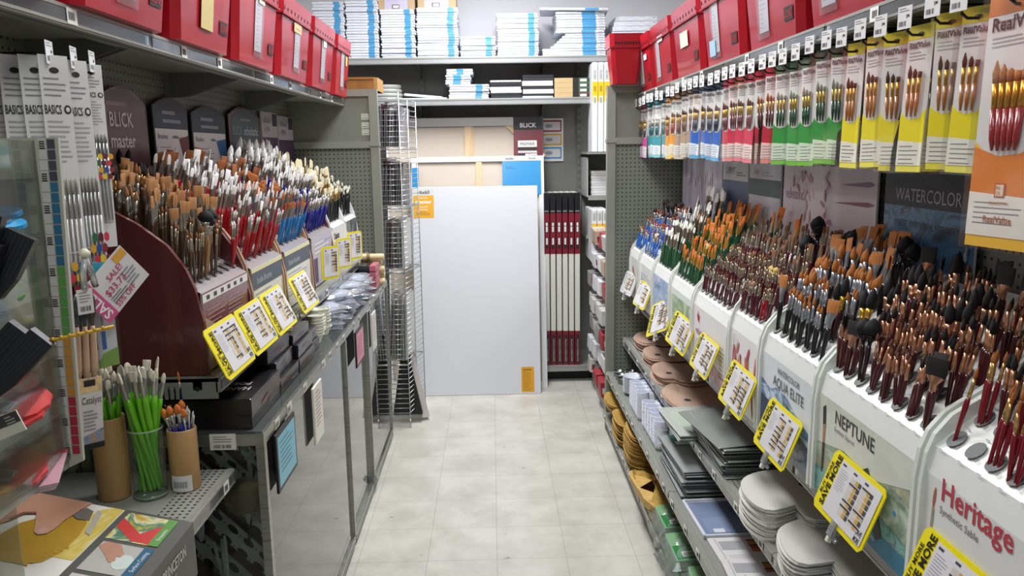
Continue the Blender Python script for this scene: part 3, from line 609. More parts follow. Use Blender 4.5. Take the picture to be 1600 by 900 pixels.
def pl_studio(m, hw, ph, y):
    m.rect(-hw, hw, .004, ph, P('e6e6e4', .3, 0, 0, .3), 1, y); m.rect(-hw, hw, ph - .075, ph - .016, '55606c', 3, y); m.rect(-hw, hw, ph - .016, ph - .002, 'e4dcae', 4, y)
    m.text('Studio Brushes', -hw + .05, ph - .058, .022, 'c4ccd6', 5, y, w=.2); m.lines(-hw + .03, hw - .05, ph - .09, 7, .014, '9c9ea2', .0035, 3, y)
def pl_navy(m, hw, ph, y):
    m.rect(-hw, hw, .004, ph, P('b4b0c4', .3, 0, 0, .3), 1, y); m.rect(-hw, -hw + .10, .02, .13, '5a3c5c', 3, y); m.lines(-hw + .05, hw - .06, ph - .03, 3, .02, 'e8e6ee', .006, 3, y)
    for i in range(5): m.rect(.02, hw - .02, .05 + i * .035, .0515 + i * .035, '8a86a0', 3, y)
    m.rect(.06, .062, .03, .2, '5c5878', 4, y)
def pl_dakota(m, hw, ph, y):
    m.rect(-hw, hw, .004, ph, P('f0eeee', .3, 0, 0, .3), 1, y); m.text('Dakota', -hw + .02, ph - .06, .034, '201c1c', 3, y, w=.2, bold=.02)
    m.rect(-hw + .02, hw - .03, .08, ph - .085, ART(('f0b088', 'e86a30', 'c8442c', '5a3030'), 9., 3., 1., (1, 1, 1), .3), 3, y); m.rect(-hw, hw, .04, .075, '6a2430', 3, y); m.text('ACRYLIC', -hw + .03, .048, .02, 'e8e0e0', 4, y, w=.16)
def pl_dark(m, hw, ph, y):
    m.rect(-hw, hw, .004, ph, ART(('2c3038', '586068', '8a8c86', '3a3a34'), 8., 5., 1., (1, 1, 1), .3), 1, y); m.rect(-hw, hw, .004, .05, 'd8d4d0', 3, y)
D7 = [.04, .09, .14, .19, .24, .29, .34]
def rowl(*a): return [(D7[i],) + x for i, x in enumerate(a)]
def lk(y0, y1, lab, hd, ps, rw, nc, sm=MAR, drop=.0, ph=.225, pr=PL, ed=None, pm=CLP, lean=(.15, .35), swing=0.): return rack('left', y0, y1, .79, 1.168, .37, pr, ((.04, .25), .52), lab, ps, rw, nc, sm, pm, '3a3436', True, ph, drop, .016, ed, hd, lean, swing)
lk(2.16, 2.60, 'maroon-sided brush rack with a plum front, nearest on the left', 'plum-fronted rack', pl_master,
   rowl((['brown_small', 'brown_small', 'wood_puff', 'brown_small', None, None, 'red_small'], 4, .95), (['brown_small', 'brown_flat', 'brown_small', 'brown_flat'], 3, .95), (['brown_flat', 'brown_small', 'brown_flat'], 3, 1.), (['brown_round', 'brown_flat', 'brown_flat'], 2, 1.), (['brown_round', 'brown_flat', 'brown_small'], 3, 1.), (['brown_round', 'brown_dark', 'brown_dark', 'brown_flat'], 2, 1.05), ([None, 'brown_dark', None, 'brown_dark'], 2, 1.1)), 7, ed=P('6a2c30', .35, 0, .04, .4), lean=(-.02, .14))
lk(2.615, 3.03, 'brush rack of red brushes with a slate and white front, second on the left', 'red-brush rack', pl_studio,
   rowl((['red_small', 'red_small', 'red_whiteflat', 'red_small', 'red_white'], 4, .95), (['red_small', 'red_white', 'red_white', 'red_white'], 3, .95), ('red_white', 3, 1.), (['red_white', 'red_whiteflat', 'red_white'], 2, 1.), (['red_whiteflat', 'red_white', 'red_white'], 2, 1.02), (['red_white', 'red_whiteflat'], 2, 1.05), (['red_white', 'red_brown', 'red_brown'], 2, 1.1)), 6, TAN, ed=P('b08c6c', .4))
lk(3.045, 3.50, 'brush rack of bright blue brushes, slate and white front, third on the left', 'blue-brush rack', pl_studio,
   rowl(('cyan_white', 3, .9), (['cyan_white', 'red_white'], 3, .95), (['cyan_fan', 'cyan_white', 'red_white'], 2, 1.), (['cyan_fan', 'cyan_white'], 2, 1.), (['cyan_fan', 'red_brown', 'red_white'], 2, 1.), (['red_brown', 'red_brown', 'navy_big'], 2, 1.05)), 6, TAN, ed=P('b08c6c', .4))
lk(3.515, 3.985, 'maroon-sided brush rack of navy brushes with a lilac front, fourth on the left', 'navy-brush rack', pl_navy,
   rowl(('navy_small', 4, .95), ('navy_small', 4, 1.), ('navy_white', 3, 1.), ('navy_white', 3, 1.), ('navy_white', 3, 1.02), (['navy_big', 'navy_white'], 2, 1.05), (['navy_big'], 2, 1.1)), 7)
PLW = [(d, z * 1.04) for d, z in PL]
lk(4.0, 4.36, 'white brush rack with an orange sunset poster, fifth on the left', 'sunset poster rack', pl_dakota,
   rowl(('black_cream', 3, .95), ('black_cream', 3, 1.), ('black_cream', 3, 1.), (['black_cream', 'black_creambig'], 2, 1.02), (['black_creambig', 'black_cream'], 2, 1.05), ('black_creambig', 2, 1.08)), 5, P('e4e4e6', .3), pr=PLW, pm=PLAST, lean=(-.05, .12))
lk(4.375, 4.74, 'white brush rack with a dark poster, farthest on the left', 'dark poster rack', pl_dark,
   rowl(('black_cyan', 2, .95), ('black_cyan', 2, 1.), (['black_cyan', 'black_creambig'], 2, 1.), (['black_cream'], 2, 1.), (['black_creambig'], 1, 1.05)), 5, P('e4e4e6', .3), pr=PLW, pm=PLAST, lean=(-.05, .12))
# ------------------------------------------------------------ red totes on the top shelves
RED = ART(('980f1d', 'a81424', 'b01828'), 3., 2., 0, (1, 1, 1), .32, .15); REDD = P('8c101a', .4)
POUCH = CLEAR('f6f6f8', .5, .15, .08)
def tote(side, y0, y1, label, paper=True, note=None, face=.80, h=.31, px=.0, z0=2.078, ulx=.28, loc=None, rot=None, dep=.36):
    w = y1 - y0 - .012; s = 1 if side == 'right' else -1; r = random.Random(label)
    t = thing('plastic_tote', label, 'storage bin', loc or (s * face, (y0 + y1) / 2, z0), rot or (RR if side == 'right' else RL), 'red totes')
    b = w / 2 - .028; a = w / 2
    def ring(hx, y0_, y1_, z): return [(-hx, y0_, z), (hx, y0_, z), (hx, y1_, z), (-hx, y1_, z)]
    m = M(); c = .022
    def oct_(hx, ya, yb, z): return [(-hx + c, ya, z), (hx - c, ya, z), (hx, ya + c, z), (hx, yb, z), (-hx, yb, z), (-hx, ya + c, z)]
    zs = h - .075; n = 6
    v = oct_(b, .035, dep - .03, .0) + oct_(b + .020, .010, dep - .01, zs)
    m.add(v, [(5, 4, 3, 2, 1, 0)] + [(i, (i + 1) % n, n + (i + 1) % n, n + i) for i in range(n)], RED)
    m.obj('bin_body', t)
    m = M(); v = oct_(b + .024, .004, dep - .004, zs) + oct_(a, -.004, dep, h) + oct_(a - .006, .003, dep - .008, h) + oct_(b + .016, .012, dep - .014, zs)
    m.add(v, [(k * n + i, k * n + (i + 1) % n, (k + 1) * n + (i + 1) % n, (k + 1) * n + i) for k in range(3) for i in range(n)], RED)
    f = lambda z: .004 - .008 * (z - zs) / .075 - .0016
    k = 0
    for i in range(9):
        x = -a + .035 + (2 * a - .07) * i / 8; z = zs + .022
        m.quad([(x + .007 * math.cos(q * PI / 4), f(z + .009 * math.sin(q * PI / 4)), z + .009 * math.sin(q * PI / 4)) for q in range(8)], P('3e080d'))
    m.box(-b - .02, b + .02, .0, .006, zs - .004, zs + .003, REDD); m.obj('rim_band', t)
    sl = lambda z: .035 - .025 * z / zs - .0016
    def sq(mm, x0, x1, z0_, z1_, mt, k=1, sk=0): mm.quad([(x0, sl(z0_) - k * .0008, z0_), (x1, sl(z0_) - k * .0008, z0_), (x1 + sk, sl(z1_) - k * .0008, z1_), (x0 + sk, sl(z1_) - k * .0008, z1_)], mt)
    m = M(); ux = b - .10; sq(m, ux, ux + .07, .055, .095, '1c1416', 1); v, fc, W = text_mesh('ULINE', .01); q = .06 / W
    m.add([(ux + .005 + x * q, sl(.063 + z * .034) - .0018, .063 + z * .034) for x, z in v], fc, P('a4121f'))
    if not loc: m.obj('maker_mark', t)
    if paper:
        m = M(); x0 = px - .05; sq(m, x0, x0 + .085, .05, zs - .005, P('ece8ec', .3), 1, r.uniform(-.01, .01))
        for i in range(11): sq(m, x0 + .012, x0 + .012 + r.uniform(.02, .06), zs - .03 - i * .014, zs - .0285 - i * .014, 'a9a8ac', 2)
        m.obj('packing_list', t)
        m = M(); sq(m, x0 - .012, x0 + .098, .03, zs + .004, POUCH, 4); m.obj('clear_pouch', t)
    if note:
        m = M(); col, nx, nz, nw, nh, wr = note; sq(m, nx, nx + nw, nz, nz + nh, col, 6)
        if wr:
            v, fc, W = text_mesh(wr, 0); q = nw * .8 / W; m.add([(nx + nw * .1 + x * q, sl(nz) - .0066, nz + nh * .35 + z * nh * .5) for x, z in v], fc, P('3a3838'))
        m.obj('paper_note', t)
    return t
tl = 'red tote on the left top shelf, '
tote('left', 4.40, 4.84, tl + 'farthest of the row, yellow sticker by its pouch', note=('e0d060', .06, .17, .04, .05, None))
tote('left', 3.83, 4.37, tl + 'second from the far end, narrow receipt pouch', note=('ecebe8', -.03, .20, .07, .03, None))
tote('left', 3.27, 3.81, tl + 'third from far end, beige label', note=('d8bc8c', -.06, .19, .13, .035, 'Nido'), px=.02)
tote('left', 2.73, 3.25, tl + 'fourth from far end, long receipt', note=('e6e0c0', -.02, .215, .07, .02, None))
tote('left', 2.22, 2.71, tl + 'blue and white note held by yellow tape', paper=False, note=('c9b678', -.06, .05, .10, .17, None))
tote('left', 1.70, 2.20, tl + 'nearest one with a grey receipt and tilted pouch')
tote('left', 1.20, 1.68, tl + 'cut off by the top edge of the picture')
tr = 'red tote on the right top shelf, '
tote('right', 4.43, 4.84, tr + 'beside the end panel, white label on narrow pouch', note=('ecebe8', .02, .17, .08, .03, None), face=.855, px=-.06)
tote('right', 3.93, 4.41, tr + 'second from far end, label on rim', note=('e8e2d8', -.06, .215, .12, .03, 'SQUIRREL'), face=.855, px=-.08)
tote('right', 3.40, 3.91, tr + 'third from far end, one cream label', paper=False, note=('e9dfca', -.09, .13, .14, .065, 'G. Series'), face=.855)
tote('right', 2.86, 3.38, tr + 'with a small blue note and green sticker', note=('9cc4e0', -.15, .04, .08, .06, 'inv'), face=.855, px=-.06)
tote('right', 2.33, 2.84, tr + 'with a long ruled paper and large maker mark', face=.855, px=-.05)
tote('right', 1.81, 2.31, tr + 'near one with crumpled paper in its pouch', face=.855, px=-.08)
tote('right', 1.28, 1.79, tr + 'nearest one, cut off by the picture', face=.855, px=.02)
t = tote('right', 0, .215, 'plain red plastic tote turned end-on at the far corner above the end panel', False, loc=(.785, 4.68, 2.132), rot=(0, 0, 0), h=.275, dep=.2)

# ------------------------------------------------------------ hooks and hanging brush packs, right side
BLK = P('141416', .45)
def pack_meshes(w, h, top, hdl, fer, har, c1, c2, body, name, nb=3, big=False, long_=False, l2=None):
    m = M(); cardm = P('eceae6', .3, 0, 0, .5)
    m.box(-w / 2, w / 2, 0, .0012, -h, 0, cardm)
    m.rect(-w / 2, w / 2, -.095 * h, 0, top, 1); m.ell(0, -.019, w * .13, .004, '26262a', 3)
    m.lines(-w * .38, w * .35, -.118 * h, 1, .01, '8a8a8e', .002, 2); m.text(name, -w * .42, -.155 * h, .10 * w * 1.6, '222226', 4, w=w * .84, bold=.02)
    m.lines(-w * .4, w * .3, -.18 * h, 3, .007, 'b0b0b4', .002, 2)
    m.pol([(-w / 2, -h), (w / 2, -h), (w / 2, -.62 * h), (w * .2, -.655 * h), (0, -.66 * h), (-w * .3, -.63 * h), (-w / 2, -.58 * h)], c2, 2)
    m.pol([(-w / 2, -.78 * h), (w / 2, -.80 * h), (w / 2, -.57 * h), (w * .25, -.63 * h), (-w * .1, -.64 * h), (-w / 2, -.60 * h)], c1, 3)
    m.pol([(-w / 2, -h * .955), (w / 2, -h * .955), (w / 2, -.80 * h), (-w / 2, -.78 * h)], body, 4); m.lines(-w * .4, w * .4, -.82 * h, 5, .009, '8c8c90', .0018, 5)
    if big:
        m.rect(-.012, .012, -.80 * h, -.745 * h, 'c8542a', 6); m.rect(-.009, .009, -.795 * h, -.75 * h, 'f0d8b8', 7); m.text('PA', -.008, -.770 * h, .006, 'c8542a', 8); m.text('CR', -.008, -.79 * h, .006, 'c8542a', 8)
        m.text('PRINCETON', 0, -.83 * h, .006, 'c07840', 6, al='C'); m.text('RealValue', 0, -.90 * h, .012, 'b05828', 6, al='C', bold=.01)
    card = m.mesh('card')
    bs = []
    for i in range(nb):
        m = M(); x = ((i + .5) / nb - .5) * w * .72; m.X = Matrix.Translation((x, -.006, 0)) @ Matrix.Rotation((i - (nb - 1) / 2) * .03, 4, 'Y'); q = 1.5 if big else 1.
        z = -.62 * h; m.lathe([(.002, z), (.0038 * q, z + .02), (.0042 * q, -.46 * h)], P(hdl, .25, 0, .04, .4), 6); m.lathe([(.0034 * q, -.46 * h), (.0036 * q, -.36 * h)], metalc(fer), 6); m.lathe([(.0036 * q, -.36 * h), (.0044 * q, -.32 * h), (.001, -.27 * h - i * .008)], hair(har), 6)
        bs.append(m.mesh('brush'))
    m = M(); m.box(-w / 2 - .003, w / 2 + .003, -.012, -.0115, -h - .004, -.008, SLEEVE); m.box(-w / 2 - .003, -w / 2 - .0025, -.012, 0, -h - .004, -.008, SLEEVE)
    slv = m.mesh('sleeve')
    return card, bs, slv
PACKC = {}
def pack(kind, loc, rot, label, group, full=True):
    card, bs, slv = PACKC[kind]
    t = thing('brush_set', label, 'brush pack', loc, rot, group); link('card', card, t)
    for b in bs if full else bs[:0]: link('brush', b, t)
    if full: link('clear_sleeve', slv, t)
    return t
W_, H_ = .078, .305
for k, a in dict(magenta=('d03878', '3a2a30', 'c9a050', '9a6a40', 'd04a9c', 'e8b0d8', 'efe4ee'), teal=('1f8a94', '186a70', 'b8b8b0', 'd8d8d0', '2a9aa8', '78ccd8', 'e6f0f2'), yellowo=('e8962a', 'a8482c', 'd0a040', '7a4a2c', 'f0a020', 'f4cc50', 'f4ecd0'),
                 tan=('9a7a60', '7a4a2c', 'd0a050', '5a3a24', 'b89c80', 'dccdb8', 'ece6dc'), blue=('16305c', '1c2a48', 'c9a050', '5c3a28', '1f62c0', '58b0e4', 'dfeaf4'), pink=('d8304c', '6a1626', 'c9a050', '6a3c28', 'd8284c', 'f08890', 'f6d8d0'),
                 red=('c02030', '5a1420', 'c9a050', 'a86030', 'c02438', 'e8887c', 'f2c8bc'), green=('12623a', '12482a', 'c9a84c', '9a9a88', '2c9a3c', '78c83c', 'dcecd0'), yellow=('efe020', 'b8742e', 'd0a040', '5c3a24', 'f6e410', 'f8ec50', 'f4f2e0')).items():
    PACKC[k] = pack_meshes(W_, H_, *a[:4], a[4], a[5], a[6], 'RealValue')
PACKC['orange'] = pack_meshes(.145, .44, 'e07c34', 'a02c2c', 'd8a030', 'b87840', 'e88430', 'f8c440', 'f4efe4', 'RealValue', 5, True)
hm_ = M(); hm_.tube([(0, .0, .0), (0, -.285, .0), (0, -.298, .010)], .003, BLK, 6); hm_.tube([(0, .0, .035), (0, -.27, .035), (0, -.30, .033)], .0022, BLK, 5); hook_wire = hm_.mesh('wire')
hm_ = M(); hm_.box(-.016, .016, .0, .006, -.02, .034, BLK); hook_plate = hm_.mesh('back_plate')
hm_ = M(); hm_.X = Matrix.Translation((0, -.303, .012)) @ Matrix.Rotation(.18, 4, 'Z') @ Matrix.Diagonal((1.02, 1, 1.0, 1)) @ Matrix.Translation((0, .303, 0)); hm_.box(-.021, .021, -.3035, -.3025, .0, .046, P('e8e8e8', .3)); hm_.lines(-.017, .015, .042, 2, .005, '8a8a8a', .0016, 1, -.3035); hm_.bars(-.016, .006, .006, .016, 1, -.3035, 9); hm_.text('$', .004, .022, .007, '303030', 1, -.3035); hm_.lines(.009, .017, .028, 1, .004, '303030', .005, 1, -.3035); hook_tag = hm_.mesh('price_tag')
hooks = [(1.20, 'orange', 4), (1.375, 'orange', 3)]
seq = [('yellow', 4, .09), ('yellow', 5, .105), ('yellow', 6, .105), ('yellow', 4, .10), ('yellow', 5, .10), ('yellow', 4, .09), ('green', 5, .11), ('green', 5, .10), ('green', 6, .10), ('green', 4, .09), ('green', 4, .09),
       ('red', 6, .11), ('red', 5, .10), ('pink', 4, .11), ('pink', 6, .095), ('pink', 5, .10), ('pink', 4, .095), ('blue', 5, .13), ('blue', 5, .10), ('blue', 6, .10), ('blue', 5, .10), ('tan', 4, .14), ('tan', 4, .10), ('tan', 5, .10),
       ('yellowo', 4, .15), ('yellowo', 3, .11), ('teal', 3, .14), ('teal', 5, .10), ('teal', 5, .12), ('teal', 4, .11), ('magenta', 4, .14), ('magenta', 4, .12)]
y = 1.515
for k, n, dy in seq: hooks.append((y, k, n)); y += dy
COLN = dict(orange='large orange', yellow='bright yellow', green='green', red='red', pink='pink and salmon', blue='blue', tan='tan', yellowo='yellow-orange', teal='teal', magenta='magenta')
for i, (y, k, n) in enumerate(hooks):
    zh = 1.998 + rnd.uniform(-.006, .006) + (.006 if k == 'orange' else 0)
    xx = 1.167
    t = thing('peg_hook', 'black wire peg hook with a white price tag, holding %s brush packs' % COLN[k], 'hook', (xx, y, zh), RR, 'peg hooks over the %s packs' % COLN[k])
    link('wire', hook_wire, t); link('back_plate', hook_plate, t); link('price_tag', hook_tag, t)
    big = k == 'orange'
    x = .905 if not big else .89
    for j in range(n):
        lab = ('%s brush pack at the front of a hook under the top shelf' if j == 0 else '%s brush pack hanging behind the front one on its hook') % COLN[k]
        px_ = x + j * (.026 + rnd.uniform(-.006, .010)); rz = -PI / 2 + rnd.uniform(.05, .35) + (.02 * j if not big else 0)
        pack(k, (px_, y + rnd.uniform(-.006, .006), zh + .030 - (.008 if not big else .0)), (rnd.uniform(-.05, .03), rnd.uniform(-.04, .04), rz), lab, lab, j < 2 or k in ('yellow', 'green'))
# ------------------------------------------------------------ header signs on the perforated backs
def sign(side, y0, y1, z0, z1, label, draw, x=None, top=0, tk=.006, mt=None):
    s = 1 if side == 'right' else -1; x = x or (1.145 if s > 0 else 1.165); w = (y1 - y0) / 2
    t = thing('header_sign', label, 'sign', (s * x, (y0 + y1) / 2, z0), RR if s > 0 else RL)
    m = M(); h = z1 - z0
    pr = [(-w, 0), (w, 0)] + ([(w * math.cos(q * PI / 10) if top < 0 else w * (1 - 2 * q / 10), h - top + top * math.sin(q * PI / 10)) for q in range(11)] if top > 0 else [(w, h), (-w, h)])
    m.ext(pr, 0, tk, mt or P('e8e8e8', .3), 'y'); draw(m, w, h, pr); m.obj('board', t)
    return t
def s_wc(m, w, h, pr):
    m.rect(-w, w, 0, h, ART(('18283a', '2c4a64', '4a7aa0', '14202e', 'a0b4c0'), 8., 6., 1.6, (1, 1, 1.4), .3), 1); m.rect(-w, w, h - .10, h, '282b36', 3)
    m.text('WATERCOLOR', 0, h - .085, .036, 'b8bcc4', 4, al='C', w=2 * w * .72); m.text('FINEST SYNTHETIC KOLINSKY', 0, h - .155, .018, '1c2430', 4, al='C', w=2 * w * .72)
def s_vel(m, w, h, pr):
    m.rect(-w, w, 0, h, 'd8ccd4', 1); m.text('velvetouch', -w + .03, h - .13, .045, '98788c', 4, w=.2); r = random.Random(2)
    for i in range(22): m.ell(-w + r.uniform(.1, .45), h - r.uniform(.0, .2), .022, .008, r.choice(['b888a0', 'a87890', 'c8a0b4']), 2 + i % 5, rot=r.uniform(0, 3))
    m.pol([(w - .25, h - .06), (w - .05, h - .045), (w - .01, h - .052), (w - .05, h - .06)], '8c5c7c', 8); m.pol([(w - .3, h - .12), (w - .05, h - .105), (w - .01, h - .112), (w - .05, h - .12)], '8c4a68', 8)
def s_snap(m, w, h, pr): m.rect(-w, w, 0, h, 'cac8d0', 1); m.rect(-w, w, h - .14, h - .07, '485a58', 2); m.text('Snap', -w + .05, h - .05, .030, 'c8ac98', 3); m.lines(-w + .16, w - .08, h - .04, 2, .012, 'a0a0a8', .004, 3)
def s_sum(m, w, h, pr): m.rect(-w, w, 0, h, '5a6484', 1); m.rect(-w, w, h - .09, h, 'd0d0d6', 2); m.text('SUMMIT', -w + .04, h - .06, .034, '30343c', 3, w=.16); m.lines(-w + .22, w - .03, h - .05, 2, .011, '70747c', .005, 3)
def s_brs(m, w, h, pr):
    m.rect(-w, w, 0, h, 'c8c2ce', 1)
    for i in range(15): m.ell(-w + .16 + i * .035, h - .13 + (i % 4) * .012, .006, .022 + .01 * (i % 3), ('2a1c1c', '6a4438', '3c2c30', 'a8705c')[i % 4], 2); m.rect(-w + .157 + i * .035, -w + .163 + i * .035, h - .3, h - .14, '9a8a90', 2)
sign('right', 1.86, 2.31, 1.42, 1.70, 'dark blue watercolour header sign behind the brushes on the right', s_wc)
sign('right', 2.36, 3.13, 1.40, 1.70, 'pale pink header sign with leaf prints and purple strokes, right back panel', s_vel)
sign('right', 3.16, 3.55, 1.40, 1.70, 'pale grey header sign with a dark green band, right back panel', s_snap)
sign('right', 3.57, 3.96, 1.40, 1.70, 'slate header sign with a white strip on top, right back panel', s_sum)
sign('right', 3.98, 4.80, 1.40, 1.70, 'lilac header sign with a row of printed brushes, far right back panel', s_brs)
MP = P('4e2026', .35, 0, .05, .3)
def s_blk(m, w, h, pr):
    m.pol([(a * .92, b * .98 + .002) for a, b in pr], ART(('5c3a42', '6c4650', '4e3038'), 4., 3., 1., (1, 1, 1), .3), 1); m.text('BLICK', -w + .07, h - .125, .045, 'd8ccce', 4, w=.20, bold=.015); m.text('master', -w + .07, h - .19, .045, 'e0d4d6', 4, w=.25, bold=.02); m.lines(-w + .06, w - .08, h - .05, 1, .01, 'a89098', .012, 4)
    m.pol([(-w * .9, .02), (w * .8, .02), (w * .7, .1), (0, .16), (-w * .9, .12)], '8c7c88', 3)
def s_wild(c):
    def f(m, w, h, pr):
        m.pol([(a * .95, b * .98 + .002) for a, b in pr], '353a42', 1); m.rect(-w * .95, w * .95, .004, h * .68, 'e4e2e0', 2); m.lines(-w * .5, w * .6, h - .05, 2, .03, '8a9098', .012, 3)
        m.text('Brushes', -w * .85, h * .58, .020, '5a6270', 4); m.ell(w * .15, h * .60, .03, .006, '7c8088', 4); m.pol([(w * .2, h * .59), (w * .8, h * .605), (w * .8, h * .595), (w * .2, h * .585)], c, 4); m.lines(-w * .85, w * .2, h * .5, 4, .02, '8a8a8c', .003, 4)
        m.pol([(w * .35, h * .58), (w * .95, h * .62), (w * .95, .1), (w * .75, h * .2), (w * .55, h * .38)], c, 3)
    return f
def s_sch(m, w, h, pr): m.pol([(a * .86, b * .97 + .002) for a, b in pr], P('4c545c', .35), 1); m.text('BLICK', -w * .84, h - .135, .040, '9aa2ac', 4, w=.15); m.text('scholastic', -w * .14, h - .135, .042, 'c8ced6', 4, w=w * 1.0, bold=.014); m.lines(-w * .3, w * .6, h - .06, 1, .01, '8a9098', .010, 4)
def s_asp(n):
    def f(m, w, h, pr): m.rect(-w, w, 0, h, '4c3a54', 1); m.rect(-w, w, h - .13, h, 'b4aeb2', 2); m.text(n, -w * .75, h - .055, .024, '3a3640', 4, w=w * .8); m.rect(w * .35, w * .95, h - .07, h - .005, '40404e', 4); m.text('ASPEN', -w * .7, h - .10, .026, '8a7478', 4, w=w * .9)
    return f
sign('left', 2.45, 2.80, 1.60, 1.985, 'plum header sign reading master on the left back panel', s_blk, top=.05, mt=MP)
sign('left', 2.85, 3.17, 1.62, 1.975, 'header sign with a dark red brush stroke on the left back panel', s_wild('6a1c2a'), top=.035, mt=P('24262c'))
sign('left', 3.21, 3.61, 1.62, 1.965, 'header sign with a blue brush stroke on the left back panel', s_wild('2a6a9c'), top=.035, mt=P('24262c'))
sign('left', 3.66, 4.16, 1.62, 1.99, 'grey maroon-edged header sign reading scholastic on the left back panel', s_sch, top=.05, mt=MP)
sign('left', 4.18, 4.48, 1.72, 1.98, 'small lilac header sign beside the scholastic sign', s_asp('ACRYLIC & OIL'))
sign('left', 4.50, 4.83, 1.72, 1.97, 'small lilac header sign in the far left corner', s_asp('ACRYLIC & OIL'))

# ------------------------------------------------------------ yellow price frames clipped to the shelf lips
YEL = P('f2e20e', .35, 0, .02, .3)
def frame(side, y, z, label, w=.235, h=.175, tilt=-.36, turn=0., roll=0., x=.795, white=False, strip=True, small=False):
    s = 1 if side == 'right' else -1
    rz = (-PI / 2 if s > 0 else PI / 2)
    E = (Matrix.Rotation(rz + turn, 4, 'Z') @ Matrix.Rotation(tilt, 4, 'X') @ Matrix.Rotation(roll, 4, 'Y')).to_euler()
    t = thing('price_sign', label, 'price sign', (s * x, y, z), E)
    c = .012; pr = [(-w / 2 + c, 0), (w / 2 - c, 0), (w / 2, c), (w / 2, h - c), (w / 2 - c, h), (-w / 2 + c, h), (-w / 2, h - c), (-w / 2, c)]
    m = M(); m.ext(pr, 0, .003, P('e4e4e4', .3) if white else YEL, 'y')
    sx = -w / 2 + (.012 if small or not strip else .052)
    if strip and not white:
        if s < 0: m.text('BUY MORE', -w / 2 + .022, .012, .010, '1c1a10', 3, rot=PI / 2, w=h * .6, bold=.02); m.text('SAVE MORE', -w / 2 + .045, .012, .018, '1c1a10', 3, rot=PI / 2, w=h * .84, bold=.03)
        else: m.text('BUY MORE', -w / 2 + .020, .040, .012, '1c1a10', 3, rot=PI / 2, w=h * .6, bold=.02); m.text('SAVE MORE', -w / 2 + .046, .018, .021, '1c1a10', 3, rot=PI / 2, w=h * .84, bold=.03)
    m.obj('frame', t)
    m = M(); a, b = sx, w / 2 - .010; m.rect(a, b, .012, h - .010, P('e2e0e2', .25, 0, 0, .5), 4); n = 3 if not small else 2
    r = random.Random(label); cw = (b - a) * .8 / n
    for q in range(n):
        x0 = a + .008 + q * (cw + .004); m.lines(x0, x0 + cw * .5, h - .016, 1, .01, '444444', .005, 5)
        if q == 0: m.lines(x0, x0 + cw * .9, h - .03, 9, .006, 'a0a0a4', .0016, 5); continue
        for i in range(8):
            z1 = h - .028 - i * .0135
            if z1 < .035: break
            m.rect(x0, x0 + cw * .45, z1 - .011, z1, 'cfc9be', 5); m.rect(x0 + cw * .45, x0 + cw * .72, z1 - .011, z1, 'caa24a', 6); m.rect(x0 + cw * .72, x0 + cw * .95, z1 - .011, z1, ('4a4a4e', 'b8b4ac')[r.random() < .4], 6)
            if r.random() < .5: m.rect(x0, x0 + cw * .95, z1 - .004, z1, '3c3c40', 7)
    if strip and not small: m.text('SAVE', b - .032, .030, .012, '2c2c30', 5, rot=0, w=.026, bold=.02); m.text('MORE', b - .032, .014, .012, '2c2c30', 5, w=.026, bold=.02)
    m.obj('price_sheet', t)
    if s > 0:
        m = M(); m.box(-.012, .012, -.006, .004, -.022, .014, CLEAR('f0f2f0', 2., .1, .3)); m.tube([(-.014, .0, -.018), (.014, .012, -.028)], .006, CLEAR('f4f4f0', 2., .1, .35), 6); m.tube([(0, .002, -.02), (.004, .03, -.005)], .004, CLEAR('f4f4f0', 2., .1, .3), 6); m.box(-.008, .004, -.004, .006, -.038, -.024, P('e2dfc8', .4)); m.obj('clip', t)
    return t
from_tag = 'yellow-framed price sheet clipped below '
frame('right', 4.70, .905, 'small white price sheet clipped below the farthest right rack', .21, .135, white=True, strip=False, turn=.15, x=.785)
frame('right', 4.27, .91, from_tag + 'the text-covered rack', .22, .14, turn=.1, x=.785, small=True)
frame('right', 3.78, .875, from_tag + 'the pale blue rack, turned on its corner', .25, .175, turn=.1, roll=-.40, x=.785)
frame('right', 3.38, .905, from_tag + 'the green landscape rack', .27, .145, turn=.1, x=.78, roll=.06)
frame('right', 2.96, .915, from_tag + 'the pale pink rack', .25, .140, x=.775)
frame('right', 2.545, .905, from_tag + 'the red petal rack', .26, .148, x=.775)
frame('right', 2.165, .89, from_tag + 'the blue mountain rack', .25, .148, x=.775)
frame('right', 1.705, .90, from_tag + 'the green wave rack, large', .255, .152, x=.775)
frame('right', 1.30, .90, from_tag + 'the flower rack, cut by the picture edge', .25, .155, x=.775)
frame('left', 2.19, 1.175, 'yellow price frame under the plum-fronted rack, lowest on the left', .25, .150, tilt=-.42, x=.705)
frame('left', 2.445, 1.175, 'yellow price frame in the middle of the joined left trio', .25, .150, tilt=-.42, x=.705)
frame('left', 2.705, 1.175, 'yellow price frame at the far end of the joined left trio', .25, .150, tilt=-.42, x=.705)
frame('left', 3.07, 1.175, 'separate yellow price frame under the blue-brush rack', .265, .145, tilt=-.40, x=.705)
for yy, lb in ((3.62, 'upright yellow price frame in front of the lilac rack'), (3.95, 'upright yellow price frame in front of the sunset poster'), (4.28, 'upright yellow price frame in front of the dark poster rack')):
    frame('left', yy, 1.20, lb, .115, .15, tilt=.02, turn=-.55, x=.74, small=True)
